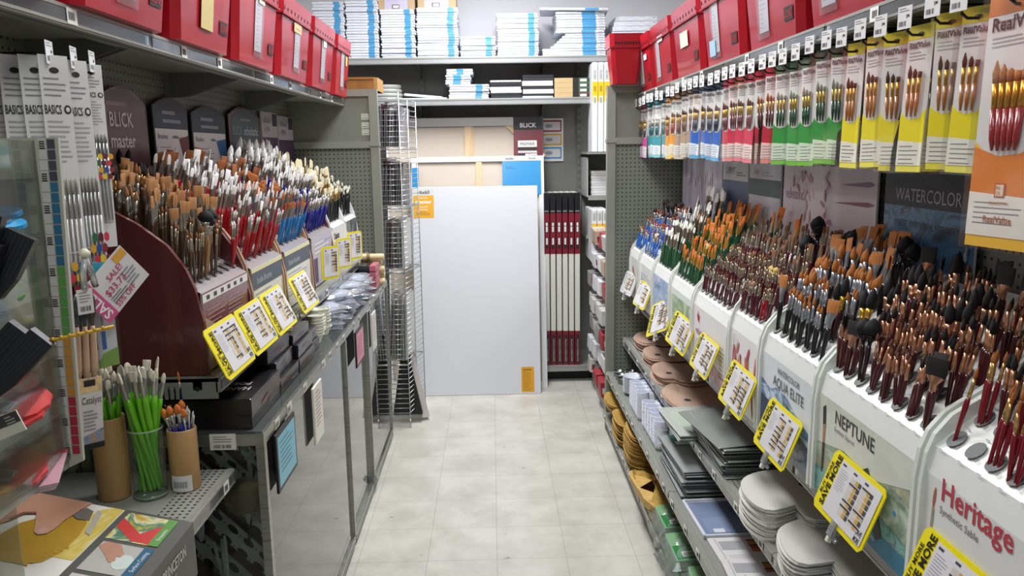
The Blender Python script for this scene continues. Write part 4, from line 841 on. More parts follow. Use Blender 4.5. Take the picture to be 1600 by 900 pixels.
# ------------------------------------------------------------ back wall: standards, two long shelves, bottom deck
bw = thing('wall_shelving', 'grey slotted wall panel with uprights on the back wall behind the canvases', 'shelving', (0, 6.45, 0))
m = M(); m.box(-2.2, 1.3, 0, .03, .0, 2.44, P('777772', .55)); m.obj('back_panel', bw)
for x in (-1.45, -.53, .40, .70, 1.2):
    m = M(); m.box(x - .016, x + .016, -.02, 0, .1, 2.46, P('74766f', .45))
    for k in range(40):
        for q in (-.006, .006): m.box(x + q - .002, x + q + .002, -.0206, -.02, .14 + k * .057, .17 + k * .057, '151515')
    m.obj('slotted_upright', bw)
def wshelf(z, x0, x1, yf, label, tagx=()):
    t = thing('metal_shelf', label, 'shelf', (0, 0, 0)); dm = P('8c8e8a', .4, .1)
    m = M(); m.box(x0, x1, yf, 6.43, z - .014, z, dm); m.obj('deck', t)
    m = M(); m.box(x0, x1, yf - .012, yf, z - .045, z + .004, P('a9abae', .35, .35)); m.box(x0, x1, yf - .016, yf - .012, z - .008, z, LIP); m.box(x0, x1, yf - .016, yf - .012, z - .041, z - .035, LIP); m.obj('lip', t)
    for x in (-1.45, -.53, .40, 1.2):
        if x0 < x < x1: m = M(); m.ext([(yf + .06, z - .015), (6.43, z - .015), (6.43, z - .11), (yf + .1, z - .045)], x - .003, x + .003, P('55564f', .5)); m.obj('bracket', t)
    return t
wshelf(2.435, -2.2, 1.25, 6.05, 'long upper wall shelf stacked with white canvases')
wshelf(2.138, -2.2, .765, 6.05, 'long lower wall shelf with pads and sketchbooks')
wshelf(.13, .30, .80, 5.93, 'low grey shelf under the six upright canvases')
m = M(); m.box(.30, 1.2, 6.02, 6.03, 0, .086, P('222222', .6)); tag(m.obj('kick_board'), 'dark kick board beneath the low back shelf', 'kick board')
# stretched canvases in stacks
CANW = ART(('b9bdc8', 'dcdfe8', 'eceef4'), 16., 3., 0, (1, 1, 8), .4, .2)
def canvas_mesh(w, d, h, lw=.09, lc='3f97cc', lx=.03):
    m = M(); m.bev(-w / 2, w / 2, 0, d, 0, h, CANW, min(.004, h * .25)); m.rect(w / 2 - lx * .8, w / 2 - .004, .004, h - .004, 'dcdee4', 1); m.lines(w / 2 - lx * .7, w / 2 - .008, h - .006, 2, .005, '4a4c50', .0015, 2); b = m.mesh('wrapped_canvas')
    m = M(); m.rect(w / 2 - lx - lw, w / 2 - lx, .0015, h - .0015, P(lc, .3, 0, .02, .5), 1); m.box(w / 2 - lx - lw, w / 2 - lx, .004, .05, h, h + .0005, lc); l = m.mesh('blue_label'); return b, l
def stack(n, x0, x1, z0, z1, y, label, group, d=.34, jit=.006, lw=.06, lx=.05, taper=None, single=None):
    hh = (z1 - z0) / n; me = None
    for i in range(n):
        a, b = x0, x1
        if taper: a += taper(i / n)
        cm = canvas_mesh(b - a, d, hh - .0012, lw, '3f97cc', lx)
        r = thing('stretched_canvas', label, 'canvas', ((a + b) / 2 + rnd.uniform(-jit, jit), y + rnd.uniform(0, .012), z0 + i * hh), (0, 0, rnd.uniform(-.012, .012)), group)
        link('wrapped_canvas', cm[0], r); link('blue_label', cm[1], r)
g = 'white wrapped canvas, blue end label, in the '
for n, x0, x1, z1, nm, k in [(19, -1.275, -1.045, 2.84, 'first stack from the left, upper shelf', 0), (22, -1.035, -.80, 2.86, 'second stack from the left, upper shelf', 0), (19, -.785, -.535, 2.78, 'third stack from the left, upper shelf', 0),
                             (20, -.525, -.225, 2.79, 'fourth stack from the left, upper shelf', 0), (9, -.208, .052, 2.585, 'shortest stack, middle of the upper shelf', 0), (17, .062, .365, 2.745, 'stack right of the shortest one', 0)]:
    stack(n, x0, x1, 2.4355, z1, 6.06, g + nm, g + nm, lw=.045, lx=.03)
stack(9, .39, .855, 2.4355, 2.60, 6.06, g + 'wide lower part of the sloping stack', 'wide', lw=.10, lx=.07, taper=lambda f: .12 * (f > .3) * f * 1.6)
stack(8, .49, .85, 2.60, 2.752, 6.06, g + 'upper part of the sloping stack', 'narrow', lw=.10, lx=.07)
cm = canvas_mesh(.50, .30, .018, .10, '3f97cc', .07); r = thing('stretched_canvas', 'single canvas overhanging the top of the sloping right-hand stack', 'canvas', (.62, 6.04, 2.755), (0, .025, -.06)); link('wrapped_canvas', cm[0], r); link('blue_label', cm[1], r)
stack(8, .875, 1.24, 2.4355, 2.72, 6.1, g + 'stack behind the end-on red tote', 'behind tote', lw=.0001, lx=.05, taper=lambda f: .06 * f)
for x0, x1, z in ((-.80, -.535, 2.782), (-.515, -.235, 2.792)):
    t = thing('cardboard_box', 'shallow %s box on top of the canvas stack, %s one' % (('lilac and brown', 'left') if x0 < -.7 else ('lilac and tan', 'right')), 'box', ((x0 + x1) / 2, 6.10, z)); w = (x1 - x0) / 2
    m = M(); m.bev(-w, w, 0, .25, 0, .11, P('b39a78', .7), .003); m.rect(-w * .65, w * .6, .002, .10, 'b8b2c8', 1); m.rect(-w * .25, w * .15, .008, .035, '2e2c38', 2); m.obj('carton', t); m = M(); m.rect(-w * .2, w * .12, .012, .03, 'd8d4dc', 3); m.obj('label', t)
# lower wall shelf goods
g2 = 'small white canvas in the '
stack(6, -.30, -.005, 2.1385, 2.245, 6.06, g2 + 'wide pile on the lower back shelf', 'lower pile', lw=.05, lx=.05)
stack(4, -.325, -.14, 2.245, 2.315, 6.06, g2 + 'upper pile on the lower back shelf', 'upper pile', lw=.06, lx=.07)
stack(2, -.315, -.12, 2.315, 2.358, 6.06, g2 + 'topmost pair of the lower back shelf pile', 'top pair', lw=.05, lx=.07)
PAPER = ART(('c8c8c4', 'e8e8e4', 'd4d4d0'), 200., 2., 0, (.02, .02, 1), .7)
def pad(x0, x1, z, h, y, mt, label, group, name='sketch_pad', cat='sketch pad', d=.30, spine=None):
    t = thing(name, label, cat, ((x0 + x1) / 2 + rnd.uniform(-.004, .004), y, z), (0, 0, rnd.uniform(-.015, .015)), group); w = (x1 - x0) / 2
    m = M(); m.box(-w, w, .002, d, .003, h - .003, (PAPER if mt[0] in 'ef' else P('26262c', .7))); m.obj('pages', t)
    m = M(); m.box(-w, w, 0, d, 0, .003, P(spine or mt if mt != 'tan' else '8a7448', .5)); m.box(-w, w, 0, d, h - .003, h - .0003, P(spine or mt if mt != 'tan' else '8a7448', .5)); m.obj('cover', t)
    return t
z = 2.1385
for i, (mt, h) in enumerate([('1c1d22', .030), ('1c1d22', .012), ('f0f0f2', .020), ('f0f0f2', .022), ('16171c', .016), ('16171c', .020), ('e8e8ec', .012)]):
    pad(.005, .232, z, h, 6.06, mt, 'sketch pad in the shorter black and white pile, lower back shelf', 'shorter pad pile'); z += h
z = 2.1385
for i, (mt, h) in enumerate([('ececee', .016), ('16171c', .018), ('f0f0f2', .030), ('16171c', .026), ('f0f0f2', .034), ('16171c', .030), ('1d1e24', .014)]):
    pad(.242, .468, z, h, 6.055, mt, 'sketch pad in the taller black and white pile, lower back shelf', 'taller pad pile'); z += h
z = 2.1385
for i in range(4):
    t = thing('sketchbook', 'tan sketchbook with a dark green labelled spine end on the lower back shelf', 'sketchbook', (.607, 6.06, z), (0, 0, 0), 'tan and green sketchbooks'); h = .036
    m = M(); m.box(-.13, .005, 0, .22, 0, h - .001, ART(('a98c62', 'c4aa7c', 'b39a6c'), 160., 2., 0, (.03, .03, 1), .7)); m.obj('tan_cover', t); m = M(); m.box(.005, .135, 0, .22, 0, h - .001, P(('6c4038', '46604c', '46604c', '4a6450')[i], .5)); m.rect(.005, .05, 0, h - .001, '1c1e1c', 1); m.rect(.112, .122, .004, h - .005, '1a1c1a', 1); m.obj('green_spine', t); m = M(); m.rect(.06, .108, .009, h - .009, 'd8d6cc', 2); m.obj('label', t); z += h
t = thing('foam_panel', 'thin white panel lying at an angle on the lower back shelf', 'panel', (-.49, 6.14, 2.139), (0, 0, -.1)); m = M(); m.bev(-.17, .17, 0, .22, 0, .018, P('d8dadc', .5)); m.X = Matrix.Translation((.0, .02, .018)) @ Matrix.Rotation(.10, 4, 'Y'); m.bev(-.16, .13, 0, .18, .004, .022, P('e2e4e6', .5)); m.obj('panel', t)
t = thing('coiled_strip', 'grey coiled plastic strip stack on the lower back shelf behind the wooden box', 'coil', (-.78, 6.22, 2.139)); m = M()
for i in range(4): m.lathe([(.12 - i * .006, i * .03), (.13 - i * .006, i * .03 + .008), (.13 - i * .006, i * .03 + .022), (.11, i * .03 + .028)], P('b4b6b2', .4), 18, sy=.8)
m.obj('rolls', t)
t = thing('wooden_box', 'orange-brown wooden box on top of the left end panel', 'box', (-.83, 5.0, 2.132)); m = M(); m.box(-.30, .148, 0, .26, 0, .075, ART(('8a5a2c', 'a87238', '94622f'), 10., 4., .5, (1, 1, .15), .45)); m.box(.128, .150, -.002, .262, -.0, .078, P('b08850', .5)); m.obj('box_body', t); m = M(); m.box(-.30, .128, -.006, .266, .068, .080, P('a06c36', .45)); m.obj('lid', t)

# ------------------------------------------------------------ big canvases leaning on the back wall
def lean(name, x0, x1, H, y0, ztop, label, z0=0., cat='canvas'):
    th = math.acos(min(1, (ztop - z0) / H)); return thing(name, label, cat, ((x0 + x1) / 2, y0, z0), (-th, 0, .0))
def stretcher_back(m, w, H, bars, fw=.022, back='cfc3b4', bar=None):
    """rear of a stretched canvas: folded white edge, raw back, pine bars"""
    wd = ART(('c8a880', 'dcc29c', 'c4a078'), 12., 4., .6, (1, 1, .1), .6)
    m.box(-w / 2, w / 2, .02, .024, 0, H, P(back, .85, 0, .05, 0, 5)); ed = P('ecedf0', .4)
    m.box(-w / 2, -w / 2 + fw, 0, .036, 0, H, ed); m.box(w / 2 - fw, w / 2, 0, .036, 0, H, ed); m.box(-w / 2, w / 2, .0005, .035, H - fw, H, ed); m.box(-w / 2, w / 2, .0005, .035, 0, fw, ed)
    for (xa, za, xb, zb, bw_) in bars:
        d = Vector((xb - xa, 0, zb - za)).normalized(); n_ = Vector((-d.z, 0, d.x)) * bw_ / 2
        p = [Vector((xa, 0, za)) + n_, Vector((xa, 0, za)) - n_, Vector((xb, 0, zb)) - n_, Vector((xb, 0, zb)) + n_]
        v = [(q.x, .004, q.z) for q in p] + [(q.x, .02, q.z) for q in p]; m.add(v, [(0, 1, 2, 3), (7, 6, 5, 4), (0, 4, 5, 1), (1, 5, 6, 2), (2, 6, 7, 3), (3, 7, 4, 0)], wd)
t = lean('stretched_canvas', -.581, .333, 1.524, 5.635, 1.507, 'big blank white canvas standing on the floor, yellow label top left')
m = M(); m.bev(-.457, .457, 0, .036, 0, 1.524, P('d3d5da', .42, 0, .012, .3, 3.), .004); m.obj('wrapped_canvas', t)
m = M(); y = -.0005; m.rect(-.448, -.30, 1.30, 1.49, P('e0a62c', .35, 0, .02), 1); m.rect(-.448, -.30, 1.463, 1.512, 'cfcfcd', 2); m.text('36x60', -.374, 1.475, .026, '3a3a3a', 3, al='C', bold=.02); m.text('BLICK', -.374, 1.44, .014, 'f6f0e4', 3, al='C'); m.text('premier', -.374, 1.405, .026, 'fdfaf4', 3, al='C', w=.135, bold=.02)
m.text('GALLERY', -.374, 1.375, .012, 'f6f0e4', 3, al='C'); m.text('PROFILE', -.374, 1.355, .012, 'f6f0e4', 3, al='C'); m.lines(-.43, -.32, 1.345, 3, .010, 'b07c20', .003, 3); m.obj('top_label', t)
m = M(); m.rect(.315, .408, .015, .20, P('dca02c', .35, 0, .02), 1); m.text('premier', .361, .175, .014, '4a3820', 3, al='C', w=.07, bold=.02); m.lines(.325, .395, .165, 12, .012, 'a87820', .003, 3); m.obj('bottom_label', t)
t = lean('stretched_canvas', -.60, .392, 1.74, 5.80, 1.72, 'white-edged canvas with bright blue corner labels, its back showing, behind the blank one')
m = M(); stretcher_back(m, .992, 1.74, [(0.01, 0, .01, 1.71, .045)], .038); m.obj('stretcher_frame', t)
m = M(); m.rect(.185, .475, 1.45, 1.70, P('2f8fca', .3, 0, .03, .3), 5, .0); m.rect(.155, .485, 1.702, 1.738, 'd4d4d4', 5); m.text('studio', .21, 1.712, .018, '34343a', 6, bold=.02); m.text('40x68', .38, 1.712, .016, '34343a', 6); m.lines(.21, .28, 1.66, 2, .012, '1c5c8c', .004, 6); m.obj('blue_label', t); m = M(); m.rect(-.49, -.44, 1.40, 1.66, P('2f8fca', .3, 0, .03, .3), 5); m.obj('side_label', t)
t = lean('stretched_canvas', -.80, .398, 2.03, 5.98, 2.012, 'tallest wrapped canvas with pine bars and a red and black label')
m = M(); stretcher_back(m, 1.198, 2.03, [(.035, 0, .035, 2.01, .07), (.30, 2.01, .60, 1.72, .05)], .012); m.box(-.599, .599, -.001, 0, 1.965, 2.03, P('bcb8b8', .35)); m.obj('stretcher_frame', t)
m = M(); m.rect(.375, .598, 1.60, 2.03, P('6e1626', .35, 0, .03, .2), 6); m.rect(.375, .598, 1.93, 2.03, '26262a', 7); m.text('BLICK', .487, 1.950, .034, 'e8e6e6', 8, al='C', w=.13, bold=.02); m.rect(.407, .553, 1.80, 1.85, 'e6e4e2', 7); m.text('PREMIER', .48, 1.813, .022, '30282a', 8, al='C', w=.12); m.rect(.407, .553, 1.775, 1.795, '1c1c1e', 7); m.rect(.407, .553, 1.755, 1.772, 'cfcdcb', 7)
m.rect(.407, .46, 1.70, 1.75, '1c1c1e', 7); m.rect(.463, .49, 1.70, 1.75, 'e6e4e2', 7); m.rect(.493, .553, 1.70, 1.75, 'e6e4e2', 7); m.bars(.50, .548, 1.71, 1.74, 8); m.rect(.407, .553, 1.61, 1.695, 'd4d2d0', 7); m.lines(.413, .547, 1.685, 6, .012, '8a8888', .003, 8); m.obj('red_label', t)
m = M(); m.rect(.375, .598, 1.55, 2.0, SLEEVE, 12); m.obj('wrapping', t)
t = thing('printed_card', 'white wall card with red, yellow and blue panels beside the tall canvas', 'notice', (.53, 6.435, 1.69)); m = M(); m.box(-.14, .045, 0, .002, -.02, .315, P('e4e2e0', .4))
for i, c in enumerate(('2f8fca', 'd8a22c', '9c2030')): m.rect(-.13, .03, .0 + i * .105, .09 + i * .105, c, 1); m.rect(-.12, .02, .012 + i * .105, .078 + i * .105, 'dcdad8', 2); m.ell(-.07, .045 + i * .105, .03, .015, '9a98a0', 3)
m.obj('card', t)
for i in range(6):
    t = thing('stretched_canvas', 'tall narrow-edged canvas, ' + ('leftmost', 'second from the left', 'third from the left', 'third from the right', 'second from the right', 'rightmost')[i] + ' of the six upright beside the blank canvas', 'canvas', (.405 + i * .0455, 5.94 - .004 * i, .131), (-.01, 0, 0), None)
    m = M(); m.bev(-.0185, .0185, 0, .40, 0, 1.31, P('dadbd0', .4), .003); m.obj('wrapped_canvas', t)
    m = M(); m.box(-.0192, .0192, -.001, .10, 1.165, 1.312, P('1b1b1e', .3)); m.text('BLICK', 0, 1.175, .010, 'c8c8c8', 2, y=-.001, al='C', w=.03); m.obj('black_label', t)
    m = M(); m.box(-.0192, .0192, -.001, .10, .86, 1.1648, P('7a1a2c', .35)); m.rect(-.011, .011, 1.02, 1.10, '141416', 2, -.001); m.rect(-.007, .007, 1.07, 1.095, 'dcdcda', 3, -.001); m.rect(-.007, .007, 1.025, 1.065, 'dcdcda', 3, -.001); m.rect(-.011, .011, .90, .985, '1a1416', 2, -.001); m.rect(-.007, .007, .93, .98, 'd8d8d4', 3, -.001); m.obj('maroon_label', t)
    m = M(); m.box(-.0192, .0192, -.001, .10, .0, .27, P('7a1a2c', .35)); m.rect(-.012, .012, .02, .24, '20181a', 2, -.001); m.text('HEAVYWEIGHT COTTON', .006, .03, .011, 'e0dcd8', 3, -.001, rot=PI / 2, w=.20); m.obj('maroon_base_label', t)
# ------------------------------------------------------------ far right corner
SHL = P('8f918a', .4, .1)
t = thing('metal_shelf', 'small grey corner shelf holding a pile of white boxes', 'shelf'); m = M(); m.box(.72, 1.2, 6.0, 6.44, 1.40, 1.415, SHL); m.box(.72, 1.2, 5.99, 6.0, 1.385, 1.42, LIP); m.obj('deck', t); m = M(); m.box(.71, .72, 6.0, 6.44, 1.41, 1.70, P('a4a4a2', .5)); m.obj('side_panel', t)
for i in range(5):
    t = thing('white_box', 'flat white box in the small pile on the corner shelf', 'box', (.85, 6.05, 1.4155 + i * .037), (0, 0, rnd.uniform(-.04, .04)), 'white box pile'); m = M(); m.bev(-.10, .15, 0, .2, 0, .035, P('dcdcdc', .5), .002); m.obj('carton', t); m = M(); m.box(-.102, .152, -.002, .202, .018, .0362, P('e4e4e4', .5)); m.obj('lid', t)
t = thing('metal_shelf', 'grey corner shelf below the tall white boxes', 'shelf'); m = M(); m.box(.70, 1.2, 5.88, 6.44, 1.725, 1.74, SHL); m.obj('deck', t)
for i in range(3):
    t = thing('panel_box', ('left', 'middle', 'right')[i] + ' one of the three tall white boxes with yellow labels in the far corner', 'box', (.759 + i * .0435, 5.92, 1.741)); m = M(); m.bev(-.020, .020, 0, .25, 0, .635, P('e2e3e8', .4), .003); m.obj('carton', t)
    m = M(); m.rect(-.020, .020, .36, .50, P('e8c020', .4, 0, .02), 1); m.rect(-.016, .016, .51, .62, 'c8ccc8', 1); m.text('DELTA', .006, .52, .014, '50545a', 2, rot=PI / 2, w=.09); m.rect(-.012, .012, .345, .40, 'f0f0ec', 2); m.bars(-.008, .008, .35, .39, 3, n=5); m.rect(-.008, .008, .43, .47, 'b08c14', 2); m.obj('yellow_label', t)
t = thing('metal_shelf', 'grey corner shelf below the white box pile', 'shelf'); m = M(); m.box(.70, 1.2, 5.95, 6.44, 1.10, 1.115, SHL); m.obj('deck', t)
for i in range(3):
    t = thing('panel_box', ('left', 'middle', 'right')[i] + ' low white and yellow box at the far corner, beside the end panel', 'box', (.735 + i * .04, 5.75, .95)); m = M(); m.bev(-.018, .018, 0, .40, 0, .38, P('dedfe2', .4), .003); m.obj('carton', t)
    m = M(); m.rect(-.018, .018, .14, .28, P('e6b020', .4, 0, .02), 1); m.rect(-.013, .013, .30, .36, 'c4c4c0', 1); m.text('DELTA', .006, .305, .011, '50545a', 2, rot=PI / 2, w=.05); m.obj('yellow_label', t)
t = thing('slatted_rack', 'narrow grey rack of leaning white and red packages just past the right end panel', 'display rack', (.74, 5.0, 0)); m = M(); m.box(.0, .02, 0, .9, .0, .06, SHL)
m.box(.35, .37, 0, .9, 0, 1.3, SHL)
for k in range(7): m.box(.0, .36, 0.02, .9, .14 + k * .16, .146 + k * .16, SHL)
for yy in (0., .88): m.box(0.0, .37, yy, yy + .02, 0, 1.2 if yy else 1.15, SHL)
m.obj('rack_frame', t)
r = random.Random(4)
for k in range(7):
    for j in range(4):
        t = thing('boxed_supply', 'small packaged supply leaning on the narrow rack past the right end panel', 'package', (.70 + r.uniform(-.012, .02), 5.06 + j * .2, .147 + k * .16), (0, r.uniform(-.10, .15), 0), 'packages on the narrow rack'); c = r.choice(['dedede', 'e4e4e6', 'c8c4c0', 'a4303a', 'b8a08c', 'd4d4d8', '8c8a88'])
        m = M(); m.bev(0, .09, 0, .15, 0, .10, P(c, .45), .003); m.obj('pack', t); m = M(); m.rect(.012, .078, .02, .06, r.choice(['7c2a34', 'cfcfcf', '5c5c60']), 1); m.X = Matrix.Rotation(PI / 2, 4, 'Z'); m.obj('label', t)
# ------------------------------------------------------------ wire rack past the left end panel
WR = P('c2c4c4', .3, .8)
t = thing('wire_rack', 'chrome wire grid rack holding bags and pads past the left end panel', 'display rack', (-.66, 4.97, 0))
m = M()
for k in range(62): z = .10 + k * .0325; m.tube([(-.04, 0, z), (.105, 0, z)], .0022, WR, 4)
for x in (-.04, .105): m.tube([(x, 0, .05), (x, 0, 2.12)], .0035, WR, 5)
m.obj('front_grid', t)
m = M()
for k in range(62): z = .10 + k * .0325; m.tube([(.105, 0, z), (.175, .34, z)], .0022, WR, 4)
for p in ((.14, .17), (.175, .34)): m.tube([(p[0], p[1], .05), (p[0], p[1], 2.08)], .0035, WR, 5)
m.obj('side_grid', t)
m = M()
for z in (.42, 1.02, 1.42, 1.78): m.tube([(-.04, 0, z), (.105, 0, z), (.175, .34, z), (-.04, .34, z), (-.04, 0, z)], .005, WR, 5)
for p in ((-.04, .0), (.105, .0), (.175, .34), (-.04, .34)): m.tube([(p[0], p[1], .0), (p[0], p[1], .06)], .006, WR, 8)
m.obj('tray_shelf', t)
r = random.Random(9)
for (z, n, hh, cs, nm) in ((1.79, 9, .27, ['4a4048', '8c8a94', '5c3438', 'b8b0b0'], 'top'), (1.43, 9, .30, ['24242c', '3c3448', '14141a', '6c3c44'], 'second'), (1.03, 7, .33, ['6c5048', '9a9c98', 'dcdcd8', '84786c'], 'third'), (.44, 7, .46, ['dadbd8', 'c8c0b8', 'b8b8b4'], 'fourth')):
    for i in range(n):
        x = -.68 + i * (.125 / n)
        t = thing('bagged_pad', 'thin bagged pad filed upright on the %s tray of the wire rack' % nm, 'pad', (x, 4.985, z + .006), (0, r.uniform(.0, .09), -.10), 'pads on the %s wire tray' % nm)
        m = M(); m.box(0, .007, 0, .27, 0, hh * r.uniform(.85, 1), P(r.choice(cs), .35, 0, .05, .4)); m.obj('pad', t); m = M(); m.box(-.001, .008, -.004, -.003, 0, hh * .8, FILM); m.obj('bag', t)
t = thing('push_broom', 'black-bristled push broom head hanging upright behind the lower wire grid', 'broom', (-.585, 5.06, .06)); m = M()
BRI = ART(('121412', '2a2d2a', '1c1f1c'), 120., 3., 0, (1, 1, .05), .8); m.add([(-.09, 0, 0), (.10, 0, 0), (.10, .06, 0), (-.09, .06, 0), (-.035, .01, .36), (.03, .01, .36), (.03, .05, .36), (-.035, .05, .36)], [(0, 3, 2, 1), (4, 5, 6, 7), (0, 1, 5, 4), (1, 2, 6, 5), (2, 3, 7, 6), (3, 0, 4, 7)], BRI)
for i in range(26): x = -.088 + i * .0073; m.pol([(x, .0), (x + .006, 0), (x + .003, -.018 - .012 * ((i * 7) % 5) / 5)], BRI, 0, .02)
m.obj('bristles', t); m = M(); m.bev(-.04, .035, .0, .06, .36, .40, P('23262a', .5)); m.obj('block', t)
t = thing('dust_pan', 'pale dust pan standing beside the broom on the floor', 'dust pan', (-.49, 5.10, .02), (0, -.10, .2)); m = M(); m.add([(0, 0, 0), (.05, .0, 0), (.05, .2, 0), (0, .2, 0), (-.03, 0, .46), (-.0, 0, .46), (-.0, .2, .46), (-.03, .2, .46)], [(0, 3, 2, 1), (4, 5, 6, 7), (0, 1, 5, 4), (1, 2, 6, 5), (2, 3, 7, 6), (3, 0, 4, 7)], P('d4cecb', .5)); m.obj('pan', t); m = M(); m.tube([(-.015, .1, .46), (-.03, .1, .56)], .012, P('b8b4b0', .5), 8); m.obj('handle', t)
# ------------------------------------------------------------ glass display case, left
CF = ART(('8a8b82', 'a9aaa1', '94958c'), 40., 2., 0, (.2, .2, 3), .28, metal=.8)
t = thing('display_case', 'long aluminium-framed glass display case with sliding doors on the left', 'display case')
DOORG = CLEAR('e6ece8', 1.7, .02, 0.03)
X0, X1, Y0, Y1, ZT = -1.16, -.65, 2.145, 4.83, 1.0
m = M()
for x, y in ((X1 - .024, Y0), (X1 - .024, Y1 - .024), (X0, Y0), (X0, Y1 - .024)): m.box(x, x + .024, y, y + .024, 0, ZT, CF)
for z in (.02, ZT - .035): m.box(X1 - .024, X1, Y0 + .024, Y1 - .024, z, z + .034, CF); m.box(X0, X0 + .024, Y0 + .024, Y1 - .024, z, z + .034, CF); m.box(X0 + .024, X1 - .024, Y0, Y0 + .024, z, z + .034, CF); m.box(X0 + .024, X1 - .024, Y1 - .024, Y1, z, z + .034, CF)
m.obj('frame', t)
for y in (3.39, 4.0): 
    m = M(); m.box(X1 - .03, X1 + .004, y, y + .022, .054, ZT - .036, CF); m.box(X1 - .028, X1 - .003, y + .026, y + .044, .054, ZT - .036, P('4f5a50', .3, .3)); m.obj('door_stile', t)
for a, b, x in ((Y0 + .02, 3.395, X1 - .008), (3.40, 4.03, X1 - .016), (4.03, Y1 - .02, X1 - .008)):
    m = M(); m.box(x - .005, x, a, b, .04, ZT - .03, DOORG); m.obj('glass_door', t)
m = M(); m.box(X0 + .02, X1 - .02, Y0 + .008, Y0 + .013, .05, ZT - .03, GLASS); m.obj('end_glass', t)
m = M(); m.box(X0 + .02, X1 - .02, Y1 - .013, Y1 - .008, .05, ZT - .03, GLASS); m.obj('end_glass', t)
m = M(); m.box(X0, X1 - .003, Y0, Y1, ZT, ZT + .006, CLEAR('d8e0da', 1.2, .03, .10)); m.obj('glass_top', t)
m = M(); m.box(X0 + .02, X1 - .03, Y0 + .02, Y1 - .02, .03, .05, P('7a7c76', .5)); m.obj('floor_panel', t)
for a, b in ((Y0 + .04, 3.38), (3.42, Y1 - .04)):
    m = M(); m.box(X1 - .002, X1 + .004, a, b, .022, .028, LIP); m.box(X1 - .002, X1 + .004, a, b, .04, .046, LIP); m.obj('track', t)
m = M(); m.box(X1, X1 + .022, 3.98, 4.03, .065, .082, CHROME); m.box(X1, X1 + .012, 3.99, 4.0, .05, .09, CHROME); m.obj('lock', t)
for y in (2.16, 2.20): pass
for i, (y, w_) in enumerate(((2.26, .05), (2.40, .06), (2.62, .05), (2.92, .06), (3.05, .04), (3.2, .05), (3.34, .05), (3.6, .04), (3.75, .05), (4.1, .04), (4.3, .05), (4.5, .04), (4.62, .04))):
    m = M(); m.box(X1 + .0005, X1 + .0012, y, y + w_, ZT - .033, ZT - .004, 'dcdad0')
    for q in range(6): m.box(X1 + .0012, X1 + .0016, y + .006 + q * .006, y + .008 + q * .006, ZT - .028, ZT - .014, '2a2a2a')
    m.obj('price_label', t)
m = M(); m.rect(-.80, -.727, ZT - .045, ZT + .002, 'e2e0d8', 1, Y0); m.bars(-.79, -.74, ZT - .04, ZT - .03, 2, Y0, 14); m.lines(-.79, -.735, ZT - .006, 3, .007, '70706c', .002, 2, Y0); m.obj('price_sticker', t)
# casters
for yy in (4.6, 2.4):
    m = M(); m.X = Matrix.Translation((-.70, yy, .02)) @ Matrix.Rotation(PI / 2, 4, 'Y'); m.lathe([(.018, -.012), (.02, -.008), (.02, .008), (.018, .012)], P('181818', .5), 14); m.obj('caster', t)
def notice(y0, y1, z0, z1, label, bc, fc, lines=True, bd=.014, wr=None):
    t = thing('notice', label, 'notice', (X1 + .004, (y0 + y1) / 2, z0), RL); w = (y1 - y0) / 2; h = z1 - z0
    m = M(); m.bev(-w, w, -.008, 0, 0, h, P(bc, .4), .002); m.obj('frame', t); m = M(); m.rect(-w + bd, w - bd, bd, h - bd, P(fc, .35, 0, .02), 1, -.008)
    if lines: m.lines(-w + bd + .02, w - bd - .02, h - bd - .02, int(h / .018) - 2, .015, '4a6c7c' if fc[0] < 'c' else '8c4a58', .003, 2, -.008)
    m.obj('paper', t)
notice(2.22, 2.445, .785, .965, 'black-framed notice with blue paper on the glass case', '1a1518', '78c4dc')
notice(3.60, 3.82, .78, .95, 'black-framed notice with pink paper on the glass case', '2a181c', 'e08aa0')
notice(2.71, 2.85, .745, .955, 'narrow cream paper notice on the nearer case door', 'e4e2d6', 'e8e6dc', bd=.004)
notice(4.10, 4.24, .73, .93, 'narrow cream paper notice on the farther case door', 'd8d6ca', 'deddd2', bd=.004)
